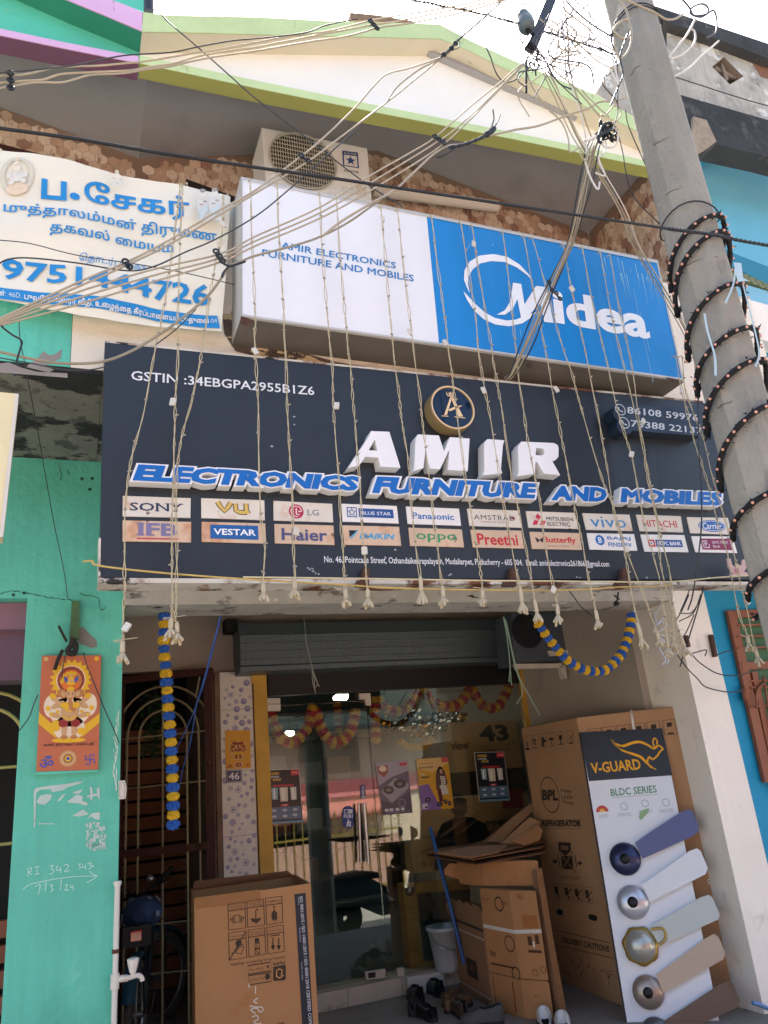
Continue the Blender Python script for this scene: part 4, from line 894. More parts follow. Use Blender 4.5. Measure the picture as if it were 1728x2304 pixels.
# ================================================================ outdoor unit on the balcony
def outdoor_unit():
    S = PY(3.62); t = thing('outdoor_unit', 'cream air conditioner outdoor unit with round fan grille on the balcony', 'air conditioner', S.px(710, 470))
    q = QP(S, (588, 287), (826, 334), (842, 520), (604, 470))
    m = MB(); q.slab(m, .28); b = m.build('casing', mat('ac_cream', '#e6e4de', .5, .05, 4, spots=[(30, .74, '#8b8069', .03)]), t); bevel(b, .012)
    c = S.px(681, 365); r = .215
    m = MB(); m.disc(c+V((0, -.002, 0)), r, (0, -1, 0), 0, 36); m.build('fan_recess', flat('ac_recess', '#3a3933', .7), t)
    m = MB()
    for k in range(-13, 14):
        x = k*r/13.5; h = math.sqrt(max(0, r*r-x*x)); m.tube([c+V((x, -.012, -h)), c+V((x, -.012, h))], .0032, 4)
    for k in range(-6, 7):
        z = k*r/6.5; h = math.sqrt(max(0, r*r-z*z)); m.tube([c+V((-h, -.016, z)), c+V((h, -.016, z))], .0032, 4)
    m.tube([c+V((r*math.cos(a), -.014, r*math.sin(a))) for a in [2*math.pi*i/40 for i in range(40)]], .006, 5, closed=True)
    m.build('fan_grille', mat('ac_grille', '#b5b0a2', .5, .05), t)
    zc = zz(576, 0, .3472)
    f = QP(S, *zc((563, 980), (655, 991), (663, 1088), (568, 1072)), .002); m = MB(); f.face(m); f.box(m, 0, 0, 1, 1, .012, 1); f.rect(m, 0, 0, 1, .24, 1)
    f.text(m, 'BLUE STAR', .08, .06, .92, .18, 0, .002, bold=0.015); f.poly(m, [(.5+(.36 if i % 2 == 0 else .15)*math.sin(math.pi*i/5), .6-(.34 if i % 2 == 0 else .14)*math.cos(math.pi*i/5)) for i in range(10)], 1, .002)
    m.pt('INVERTER', S, *zc((572, 1112), (668, 1124), (571, 1098)), .003, 2, bold=0.015)
    m.pq(S, zc((560, 1205), (630, 1215), (634, 1262), (562, 1250)), .002, 0); m.pq(S, zc((645, 1190), (712, 1200), (715, 1275), (650, 1262)), .002, 3)
    m.build('badge', [ink('#dcdad2'), ink('#28457f'), ink('#55514a'), ink('#d8c9b8')], t)
    m = MB(); m.box(c.x-.25, c.x+.45, 3.65, 3.85, ZS+.14, q.c[3].z); m.build('stand', M_rust, t)
outdoor_unit()

# ================================================================ printed deity boards, number plate
def deity_board(name, label, cat, f, rich, th=.02):
    t = thing(name, label, cat, f.at(.5, 1))
    m = MB(); f.slab(m, th); m.build('board', ink('#bd6a49') if rich else ink('#d79a2b'), t)
    m = MB(); ms = [ink(c) for c in ('#e2b324', '#e9d9c2', '#c9a074', '#b97f4a', '#7c4a2c', '#3a55a8', '#8f3d22', '#caa96a', '#2b2320', '#d9722f', '#8f2a24')]
    B = lambda a, b, ra, rb, k, d, rot=0: f.blob(m, a, b, ra, rb, k, d, 18, rot)
    sk, sk2, gold = (2, 3, 0) if rich else (6, 10, 7)
    if rich:
        f.poly(m, [(.0, .5), (.25, .62), (.5, .56), (.75, .62), (1, .52), (1, .6), (.72, .72), (.28, .72), (0, .6)], 0, .0008)
        f.poly(m, [(.5+(.36 if i % 2 else .29)*math.cos(math.pi*i/20), .22+(.19 if i % 2 else .155)*math.sin(math.pi*i/20)) for i in range(40)], 0, .0012)
        B(.5, .22, .245, .13, 1, .0016); B(.5, .22, .23, .122, 6, .002); B(.5, .225, .18, .095, 9, .0024)
        for a in [math.pi*(1+i/8) for i in range(9)]: B(.5+.15*math.cos(a), .235+.075*math.sin(a), .035, .018, 0 if int(a*10) % 2 else 3, .0028)
        for s_ in (-1, 1): B(.5+.075*s_, .225, .028, .04, 5, .003, s_*.5)
        for j in range(5): B(.5, .25-.022*j, .075-.013*j, .016, (0, 7)[j % 2], .0031+.0002*j)
        for a, b, ra, rb in ((.5, .5, .34, .13), (.5, .38, .2, .13), (.2, .45, .13, .1), (.82, .44, .13, .1), (.5, .64, .26, .11)): B(a, b, ra, rb, 1, .0016+.0002*a)
    q0 = .0036
    for s_ in (-1, 1):
        B(.5+.15*s_, .34, .07, .04, sk2, q0, s_*.5); B(.5+.2*s_, .44, .12, .025, sk, q0+.0004, s_*.5); B(.5+.26*s_, .39, .10, .02, sk, q0+.0006, -s_*.7); B(.5+.24*s_, .53, .10, .022, sk, q0+.0008, -s_*.3)
        B(.5+.3*s_, .36, .045, .025, gold, q0+.001); B(.5+.36*s_, .47, .04, .022, gold, q0+.001); B(.5+.08*s_, .655, .045, .07, sk, q0+.0012); B(.5+.08*s_, .72, .06, .018, sk2, q0+.0014)
        B(.5+.1*s_, .6, .08, .035, 10 if rich else 0, q0+.0016)
    B(.5, .5, .15, .085, sk, q0+.002); B(.5, .52, .13, .055, 2 if rich else 10, q0+.0022); B(.5, .445, .17, .03, gold, q0+.0024)
    for s_ in (-1, 1): B(.5+.125*s_, .345, .062, .04, sk2, q0+.0026, s_*.35); B(.5+.12*s_, .345, .035, .026, sk, q0+.0027, s_*.35)
    B(.5, .345, .075, .05, sk, q0+.0028); B(.5, .38, .055, .04, sk, q0+.0029)
    tk = [(p.x, p.y) for p in spline([V((.5, .38, 0)), V((.505, .43, 0)), V((.53, .475, 0)), V((.57, .49, 0)), V((.585, .47, 0))], 4)]
    f.line(m, tk, [.085*f.w*(1-.04*i) for i in range(len(tk))], sk2, q0+.0032)
    for s_ in (-1, 1): B(.5+.035*s_, .345, .013, .006, 8, q0+.0036); f.line(m, [(.5+.03*s_, .395), (.5+.06*s_, .42)], .02*f.w, 1, q0+.0037)
    f.line(m, [(.4, .46), (.45, .49), (.5, .5), (.55, .49), (.6, .46)], .03*f.w, gold, q0+.0030); f.line(m, [(.38, .54), (.5, .57), (.62, .54)], .025*f.w, gold, q0+.0031); B(.5, .545, .012, .006, sk2, q0+.0033)
    for a, b in ((.24, .37), (.3, .5), (.76, .37), (.7, .5), (.2, .52), (.8, .53)): B(a, b, .03, .014, gold, q0+.0018)
    B(.5, .3, .06, .02, gold, q0+.0034); B(.5, .745, .28, .022, gold, q0+.0006); B(.28, .62, .08, .05, gold, q0+.001); B(.7, .67, .07, .03, gold, q0+.001)
    B(.5, .9, .15, .075, 3 if rich else 1, .0012); B(.5, .9, .13, .064, 2 if rich else 10, .0016); B(.5, .9, .075, .037, 4, .002); B(.5, .9, .055, .027, 0, .0024); B(.5, .9, .03, .015, 5 if rich else 4, .0028)
    kk = 5 if rich else 10
    f.text(m, 'ॐ', .04, .87, .27, .97, kk, .0014, bold=0.015)
    a, b, r_, h_ = .86, .915, .075, .038
    L = lambda p: f.line(m, p, .022*f.w, kk, .0016)
    L([(a-r_, b-h_), (a-r_, b), (a+r_, b), (a+r_, b+h_)]); f.line(m, [(a+r_, b-h_), (a, b-h_), (a, b+h_), (a-r_, b+h_)], .022*f.w, kk, .0019)
    B(.07, .03, .04, .02, 7, .001); B(.92, .03, .04, .02, 0, .001)
    if rich: f.text(m, 'கண் திருஷ்டி கணபதி', .1, .765, .92, .8, 8, .0075, bold=0.01)
    m.build('print', ms, t); return t
Wl = PY(WALL-.03)
gb = deity_board('deity_board', 'orange board with a printed elephant headed deity on the green pier', 'religious picture', QP(Wl, *zg((348, 278), (840, 275), (814, 1222), (300, 1240))), True, .03)
m = MB(); m.pp(Wl, zg((296, 1242), (815, 1224), (813, 1240), (285, 1270)), .004, .03); m.build('ledge', M_green, gb)
zb_ = zz(250, 1280, .3014)
deity_board('deity_sticker', 'small yellow deity sticker on the ring patterned tile strip', 'religious picture', QP(PY(GL-.004), *zb_((849, 1206), (1037, 1204), (1045, 1487), (856, 1497))), False, .003)
def number_plate():
    f = QP(PY(GL-.006), *zb_((858, 1500), (975, 1497), (978, 1590), (861, 1598))); t = thing('house_number_plate', 'dark blue enamel plate numbered 46 on the tile strip', 'number plate', f.at(.5, 1))
    m = MB(); f.slab(m, .005); m.build('plate', ink('#3b3a58', .3), t)
    m = MB(); f.text(m, '46', .16, .22, .84, .8, 0, .0012, bold=0.02); f.box(m, .06, .07, .94, .93, .003, 0); m.build('number', ink('#dedbe0'), t)
number_plate()
# ================================================================ concrete pole with its light rope, bracket arm
z00, z02, z03 = zz(0, 0, .3472), zz(576, 0, .3472), zz(1152, 0, .3472)
PYo = 2.35
pa, pb = P(1413, 0, PYo), P(1642, 845, PYo)
pdir = (pb-pa)/(pb.z-pa.z)
def pole_c(z): return pa + pdir*(z-pa.z)
def half_w(xa, xb, y, c): return abs((ray(xb, y).normalized()-ray(xa, y).normalized()).length)*(c-EYE).length*.48
ra, rb = half_w(1360, 1466, 0, pa), half_w(1570, 1715, 845, pb)
def pole_r(z): return ra + (rb-ra)*(z-pa.z)/(pb.z-pa.z)
def pole():
    t = thing('utility_pole', 'tall tapering grey concrete pole at the right, wound with a black light rope', 'utility pole', pole_c(STREET))
    m = MB(); zs = [STREET-.3, .5, 1.5, 2.5, 3.5, pa.z, pa.z+1.2]; n = 8; a0 = math.pi/8-.12; vs = []
    for z in zs: vs += [pole_c(z) + V((math.cos(a0+2*math.pi*j/n), math.sin(a0+2*math.pi*j/n), 0))*pole_r(z)*(1.06 if j % 2 else 1.0) for j in range(n)]
    m.add(vs, [(i*n+j, i*n+(j+1) % n, (i+1)*n+(j+1) % n, (i+1)*n+j) for i in range(len(zs)-1) for j in range(n)]); m.add(vs[-n:], [tuple(range(n))])
    o = m.build('shaft', mat('pole_concrete', '#99958a', .95, .1, 2.5, spots=[(2.2, .52, '#7f807c', .16, (1, 1, .45)), (5, .6, '#6f6e69', .1, (1, 1, .3)), (34, .72, '#55534f', .02), (6, .64, '#b9b2a4', .08)], bump=.7, bscale=26, streak=.12), t); bevel(o, .012, 2)
    for y in (70, 60, 480):
        m = MB(); z = P(1450, y, PYo).z - (.0 if y != 60 else .06); m.tube([pole_c(z+.02*math.sin(a*2))+V((math.cos(a), math.sin(a), 0))*(pole_r(z)*1.07+.004) for a in [2*math.pi*i/24 for i in range(24)]], .004, 5, closed=True); m.build('binding_wire', flat('dark_wire', '#2a2d2e', .6), t)
    m = MB(); r = random.Random(31)
    for y in (190, 205, 345, 448, 600, 905):
        z = P(1500, y, PYo).z; a0_ = r.uniform(3.0, 3.9); a1_ = a0_+r.uniform(.5, 1.5); q = []
        for i in range(13):
            a = a0_+(a1_-a0_)*i/12; k = round((a-(math.pi/8-.12))/(math.pi/4)-.5); am = math.pi/8-.12+(k+.5)*math.pi/4
            rr = pole_r(z)*1.03*math.cos(math.pi/8)/max(.9, math.cos(a-am)); q.append(pole_c(z)+V((math.cos(a), math.sin(a), 0))*(rr+.0005)+V((0, 0, r.uniform(-.004, .004))))
        m.tube(q, .0016, 4)
    m.build('hairline_cracks', flat('crack_dark', '#5a5853', .9), t)
pole()
def light_rope():
    L_ = [(1508, 620), (1523, 672), (1553, 778), (1567, 860), (1590, 952), (1623, 1080), (1655, 1193), (1685, 1335)]
    Rr = [(1636, 542), (1650, 578), (1680, 690), (1700, 784), (1722, 852), (1757, 948), (1775, 1120), (1800, 1270)]
    pts = []
    for i in range(len(L_)):
        zl, zr = P(*L_[i], PYo).z, P(*Rr[i], PYo).z; zn = P(*L_[i+1], PYo).z if i+1 < len(L_) else zl-.1
        for k in range(20):
            a = k/20
            if a < .5: th = R(132) + math.pi*(a*2); z = zl+(zr-zl)*math.sin(math.pi*a)**.85
            else: th = R(132)+math.pi + math.pi*(a*2-1); z = zr+(zn-zr)*(a*2-1)
            pts.append(pole_c(z) + V((math.cos(th), math.sin(th), 0))*(pole_r(z)*1.04+.018))
    pts = spline(pts, 3)
    m = MB(); r = random.Random(2); m.tube(pts, [.011+.004*r.random() for _ in pts], 7, 0)
    for i in range(0, len(pts)-1):
        for _ in range(3):
            d = V((r.uniform(-1, 1), r.uniform(-1, 1), r.uniform(-1, 1))); m.add([pts[i]+d*.012, pts[i]+d*.012+V((r.uniform(-1, 1), r.uniform(-1, 1), r.uniform(-1, 1)))*.01, pts[i]+d*.026], [(0, 1, 2)], 0)
    acc = 0
    for i in range(1, len(pts)):
        acc += (pts[i]-pts[i-1]).length
        if acc > .042:
            acc = 0; c = pole_c(pts[i].z); o = (pts[i]-c); o.z = 0; m.ball(pts[i]+o.normalized()*.012+V((0, -.004, -.004)), .0075, 1, 6)
    tag(m.build('light_rope', [mat('black_rope', '#17181b', .8, .2, 40), flat('pink_led', '#e3a68f', .3)]), 'black fluffy rope with pink bulbs wound in a spiral round the concrete pole', 'light rope')
    m = MB(); pl = PY(2.12); m.ribbon(spline([P(1585, 705, 2.12), P(1592, 745, 2.12), P(1608, 800, 2.12), P(1610, 845, 2.12)], 5), .012, (0, -1, .1)); m.ribbon(spline([P(1655, 600, 2.12), P(1650, 640, 2.12), P(1632, 682, 2.12)], 5), .009, (0, -1, .1)); m.ribbon(spline([P(1672, 640, 2.15), P(1690, 710, 2.15), P(1708, 790, 2.15), P(1700, 825, 2.15)], 5), .01, (0, -1, .1)); m.poly([P(1650, 590, 2.12), P(1668, 592, 2.12), P(1672, 625, 2.12), P(1685, 632, 2.12), P(1660, 634, 2.12), P(1655, 612, 2.12)])
    tag(m.build('torn_plastic_strips', mat('pale_plastic', '#a9c2cc', .5, .08, 9)), 'pale torn plastic strips caught on the concrete pole', 'plastic strip')
light_rope()
def arm():
    t = thing('bracket_arm', 'black steel bracket arm with a grey insulator near the pole top', 'bracket', P(1195, 110, 2.25))
    m = MB(); a, b = P(1194, 108, 2.25), P(1290, -130, 2.3); d = (b-a).normalized(); s_ = d.cross(V((0, 1, 0))).normalized()*.026; q = d.cross(s_).normalized()*.026
    m.hexa([a+s_+q, a-s_+q, a-s_-q, a+s_-q, b+s_+q, b-s_+q, b-s_-q, b+s_-q]); c = pole_c(b.z-.05); m.hexa([b+s_+q-d*.05, b+s_-q-d*.05, b-s_-q-d*.05, b-s_+q-d*.05, c+s_+q, c+s_-q, c-s_-q, c-s_+q])
    m.build('arm', mat('black_steel', '#1c1e21', .5, .1, 8), t)
    m = MB(); c = P(1188, 66, 2.2); ax = (P(1174, 26, 2.2)-c).normalized(); L0 = (P(1174, 26, 2.2)-c).length; m.lathe([(0, -.0), (.034, 0), (.042, .02), (.04, L0*.55), (.03, L0*.62), (.033, L0*.75), (.025, L0*.95), (0, L0)], c, ax, 16)
    m.build('insulator', mat('insulator_grey', '#5e6c70', .3, .1), t)
    m = MB(); m.tube([P(1190, 60, 2.22), P(1186, 66, 2.2), P(1200, 78, 2.22)], .01, 6); r = random.Random(6)
    for k in range(16): x, y = 1195+r.uniform(-12, 22), 112+r.uniform(-4, 30); m.tube(spline([P(x, y, 2.25), P(x+r.uniform(-10, 10), y+12, 2.24), P(x+r.uniform(-9, 9), y+24, 2.26)], 4), .003, 5)
    m.tube([P(1184, 140, 2.24), P(1184, 172, 2.24), P(1184, 208, 2.24)], .006, 6); m.tube([P(1202, 140, 2.25), P(1206, 170, 2.25)], .004, 5)
    m.build('hanging_ties', flat('tie_black', '#15171a', .6), t)
arm()

# ================================================================ overhead wires
M_cab = mat('beige_cable', '#a99e88', .6, .08, 12); M_cab2 = mat('dull_cable', '#8f8873', .6, .1, 10); M_bk = flat('black_cable', '#1d2227', .5); M_thin = flat('thin_dark_wire', '#3a3d40', .6); M_wc = mat('white_cable', '#cfcac0', .55, .06, 10)
def wire(label, paths, Y, r, mt, group=None, name='overhead_cable', k=6, cat='cable'):
    m = MB()
    for p in paths:
        n = len(p); q = []
        for i, a in enumerate(p):
            y = a[2] if len(a) > 2 else (Y if not isinstance(Y, tuple) else Y[0]+(Y[1]-Y[0])*i/(n-1)); q.append(P(a[0], a[1], y))
        m.tube(spline(q, k), r, 6)
    return tag(m.build(name, mt), label, cat, group)
GA = 'cables crossing the top of the picture'
A_ = [z00((-40, 493), (100, 487), (200, 475), (350, 440), (500, 430), (650, 425), (830, 408), (960, 395), (1100, 372), (1250, 345), (1400, 325), (1659, 275))+z02((230, 232), (450, 205), (640, 160), (760, 130), (930, 100), (1200, 58), (1460, 0), (1560, -25)),
      z00((-40, 540), (150, 525), (280, 515), (400, 480), (560, 470), (700, 463), (860, 455), (1000, 430), (1130, 410), (1300, 362), (1500, 328), (1659, 305))+z02((380, 232), (500, 210), (740, 165), (900, 140), (1300, 60), (1560, 5), (1640, -15)),
      z00((-40, 580), (100, 555), (230, 535), (400, 535), (500, 510), (600, 485), (800, 475), (950, 450), (1100, 430), (1350, 375), (1659, 330))+z02((330, 272), (560, 240), (700, 205), (800, 178), (1000, 150), (1300, 90), (1620, 0), (1700, -20))]
for p, l in zip(A_, ('top beige cable of three passing in front of the gables', 'middle beige cable of three passing in front of the gables', 'lowest beige cable of three passing in front of the gables')): wire(l, [p], 2.15, .0038, M_cab, GA)
wire('thin black wire running just above the three beige cables', [z00((-40, 475), (250, 450), (500, 420), (800, 360), (1100, 340), (1300, 300), (1500, 265), (1659, 250))+z02((300, 215), (450, 165), (610, 130), (660, 128))], 2.13, .0028, M_thin)
def clamp(label, pts, Y):
    m = MB(); q = [P(x, y, Y) for x, y in pts]; m.tube(q, .0045, 6)
    for c in q: m.tube([c+V((.0095*math.cos(a), -.004, .0095*math.sin(a))) for a in [2*math.pi*i/10 for i in range(10)]], .004, 5, closed=True)
    tag(m.build('cable_spacer', M_bk), label, 'cable spacer')
clamp('black cable spacer on the three beige cables at the far left', z00((68, 480), (70, 525), (70, 575)), 2.14)
clamp('black cable spacer on the three beige cables below the roof peak', z02((740, 140), (762, 165), (782, 188)), 2.14)
GB = 'cables slanting up across the cloth banner'
wire('upper beige cable of the pair slanting across the banner up to the black splice', [z_ for z_ in [zt_((-30, 1215), (300, 1060), (600, 925), (830, 830), (1100, 690), (1400, 510))+z02((-3, 1232), (270, 1030), (430, 900), (640, 700), (760, 560), (850, 480), (1000, 440), (1190, 375), (1250, 335))]], 2.2, .0036, M_cab, GB)
wire('lower beige cable of the pair slanting across the banner up to the black splice', [zt_((-30, 1225), (400, 1040), (830, 850), (1150, 690))+z02((0, 1250), (330, 1050), (560, 880), (850, 660), (1000, 540), (1190, 385), (1255, 340))], 2.2, .0036, M_cab, GB)
wire('thin grey loop hanging beside the upper slanting cable', [z02((850, 660), (920, 560), (1060, 450), (1180, 390), (1260, 330), (1310, 310), (1320, 270), (1300, 255))], 2.19, .003, M_cab2)
wire('dark blue wire rising from the splice to the sky at the top', [z02((1200, 370), (1262, 310), (1300, 270), (1420, 165), (1500, 95), (1600, 0), (1640, -40))], 2.18, .0042, M_bk)
clamp('grey clamp pair on the slanting cables over the fan grille', z02((292, 1010), (336, 1046)), 2.19)
clamp('black clamp on the slanting cables over the telephone number', zt_((812, 835), (838, 868)), 2.19)
clamp('black splice below the roof peak where the slanting cables meet', z02((1215, 358), (1265, 318), (1292, 285)), 2.17)
GC = 'cables rising from the left edge to the bracket arm'
C_ = [zt_((-30, 1235), (500, 1030), (1000, 880), (1430, 780))+z02((0, 1530), (420, 1340), (720, 1150), (1000, 990), (1160, 890), (1400, 680), (1600, 520), (1659, 465), (1730, 410)),
      zt_((-30, 1245), (400, 1100), (1000, 920), (1420, 810))+z02((0, 1560), (430, 1372), (800, 1150), (1190, 910), (1380, 760), (1600, 545), (1735, 412)),
      zt_((-20, 1250), (500, 1110), (1100, 930), (1440, 830))+z02((0, 1592), (440, 1402), (800, 1200), (1220, 930), (1500, 660), (1659, 500), (1740, 415))]
for p, l in zip(C_, ('top beige cable of the trio rising from the left edge past the box sign', 'middle beige cable of the trio rising from the left edge past the box sign', 'lowest beige cable of the trio rising from the left edge past the box sign')): wire(l, [p], 2.2, .0033, M_cab, GC)
clamp('black clamp trio on the rising cables under the roof ledge', z02((1158, 888), (1187, 908), (1214, 928)), 2.19)
clamp('black clamp on the rising cables between banner and box sign', zt_((1400, 770), (1420, 800), (1440, 830)), 2.19)
wire('beige cable bending from the box sign to the tangle beside the pole', [z02((430, 1530), (560, 1430), (760, 1310), (900, 1230), (1020, 1120), (1150, 1000), (1250, 945), (1350, 935), (1480, 890), (1659, 845))+z03((170, 815), (350, 750), (500, 700), (570, 660), (660, 655), (740, 630))], 2.2, .0048, M_cab)
wire('dark wire under the rising cables across the white panel', [zt_((1480, 858), (1560, 830), (1659, 792))+z02((250, 1590), (420, 1532), (600, 1440), (770, 1320), (820, 1280))], 2.2, .004, M_cab2)
wire('grey wire crossing from the banner to the fan grille', [zt_((-20, 850), (60, 815), (200, 808), (500, 840), (820, 890), (1000, 862), (1200, 770), (1400, 685))+z02((0, 1400), (200, 1240), (370, 1090), (560, 920), (660, 830))], 2.21, .0026, M_thin)
wire('thin grey wire across the middle of the banner', [zt_((-20, 690), (200, 715), (500, 790), (900, 850), (1200, 905), (1520, 980))], 2.3, .0018, M_thin)
wire('black twisted tail hanging from the splice at the left edge', [zt_((-10, 1220), (20, 1260), (80, 1305), (140, 1345), (130, 1400), (108, 1480), (98, 1570))], 2.2, .003, M_bk)
wire('black twisted tail joining the cables right of the banner', [zt_((1400, 775), (1430, 830), (1485, 860), (1530, 850), (1590, 830)), zt_((1485, 860), (1450, 900), (1438, 930))], 2.18, .004, M_bk)
m = MB(); q = spline([P(*p, 2.17) for p in z02((1250, 955), (1330, 940), (1420, 910), (1490, 875), (1545, 830))], 5); m.tube(q, [.005+.004*math.sin(i*1.1)**2+(.006 if i > 14 else 0) for i in range(len(q))], 6)
for p in (z02((1500, 880), (1540, 780), (1535, 710)), z02((1520, 860), (1560, 800), (1583, 742)), z02((1290, 960), (1210, 1010), (1170, 1020))): m.tube(spline([P(*a, 2.17) for a in p], 4), .003, 5)
tag(m.build('cable_splice', M_bk), 'black taped splice with loose ends under the roof ledge', 'cable splice')
wire('long black cable sagging across the whole front to the pole', [z00((-40, 826), (500, 900), (1000, 985), (1659, 1085))+z02((500, 1155), (930, 1220), (1659, 1330))+z03((500, 1405), (1000, 1480))], (2.1, 2.1), .0065, M_bk)
m = MB(); q = [P(*p, 2.1) for p in z03((1000, 1480), (1150, 1500), (1300, 1520), (1480, 1558), (1659, 1590), (1800, 1620))]; q = spline(q, 14); m.tube([p+V((0, .004*math.sin(i*1.4), .004*math.cos(i*1.4))) for i, p in enumerate(q)], .0055, 6); m.tube([p+V((0, -.005*math.sin(i*1.4), -.005*math.cos(i*1.4))) for i, p in enumerate(q)], .005, 6)
tag(m.build('twisted_cable', M_bk), 'twisted black cable end passing in front of the pole and the blue wall', 'cable')
wire('thin black wire dropping from the roof pipe across the outdoor unit', [z00((985, 60), (1030, 80), (1100, 150), (1300, 322), (1500, 500), (1659, 640))+z02((400, 950), (700, 1180), (950, 1340))], (3.0, 2.85), .0035, M_thin)
wire('thick grey cable drooping below the banner to the left edge', [zt_((-20, 1412), (200, 1460), (400, 1490), (650, 1482), (850, 1412), (1050, 1292), (1200, 1182), (1350, 1050), (1440, 930), (1482, 862))], 2.25, .0045, M_cab2)
wire('thin dark wire drooping under the thick grey cable', [zt_((-20, 1452), (200, 1490), (400, 1530), (560, 1535), (700, 1510)), zt_((1010, 1370), (1150, 1262), (1270, 1140))], 2.4, .0022, M_thin)
wire('thin wire hanging down the green wall from the banner', [[(43, 690, 2.9), (45, 760, 2.9), (62, 850, 3.0), (90, 1000, 3.4), (120, 1170, 3.8), (143, 1280, 4.0), (152, 1345, 4.03)]], 3, .002, M_thin)
# bundle falling over the blue panel
def strands(n, path, spread, Y, r, seed):
    rr = random.Random(seed); out = []
    for i in range(n):
        o = (i-(n-1)/2)*spread; out.append([(x+o*(1+.5*math.sin(j*1.3+i))+rr.uniform(-1, 1), y+rr.uniform(-2, 2)) + tuple(p[2:]) for j, p in enumerate(path) for x, y in [p[:2]]])
    return out
drop = [(p[0], p[1], y_) for p, y_ in zip(z03((600, 840), (540, 930), (480, 1150), (420, 1400), (370, 1600))+zm((570, 400), (490, 580), (420, 740), (350, 880), (322, 920)), (2.3, 2.3, 2.35, 2.42, 2.5, 2.6, 2.68, 2.74, 2.82, 2.86))]
for i, (p, mt, l) in enumerate(zip(strands(6, drop, 4.2, 0, 0, 3), (M_bk, M_cab2, M_cab, M_cab2, M_cab2, M_bk), ('leftmost black strand', 'second strand from the left', 'third strand from the left', 'third strand from the right', 'second strand from the right', 'rightmost black strand'))):
    wire(l + ' of the cable bundle falling over the blue panel', [p], 0, .0034, mt, 'bundle falling over the blue panel')
clamp('black clamps on the bundle falling over the blue panel', zm((535, 422), (550, 465), (572, 480), (590, 508)), 2.58)
rb_ = [(p[0], p[1], y_) for p, y_ in zip(z03((225, 470), (330, 670), (420, 880), (540, 1080), (700, 1350))+zm((980, 230), (1100, 420), (1230, 650), (1290, 810), (1300, 900)), (2.25, 2.28, 2.3, 2.35, 2.45, 2.55, 2.65, 2.75, 2.85, 2.9))]
for i, (p, mt, l) in enumerate(zip(strands(4, rb_, 5.5, 0, 0, 5), (M_cab, M_cab2, M_cab, M_wc), ('first', 'second', 'third', 'fourth'))):
    wire(l + ' from the left of the pale cables running down left of the pole', [p], 0, .0034, mt, 'pale cables left of the pole')
wire('thin dark wire from the gable corner down to the pole', [z03((735, 715), (760, 830), (870, 1080)), z03((690, 870), (720, 1000), (745, 1150), (800, 1290), (970, 1465))], 2.5, .003, M_thin)
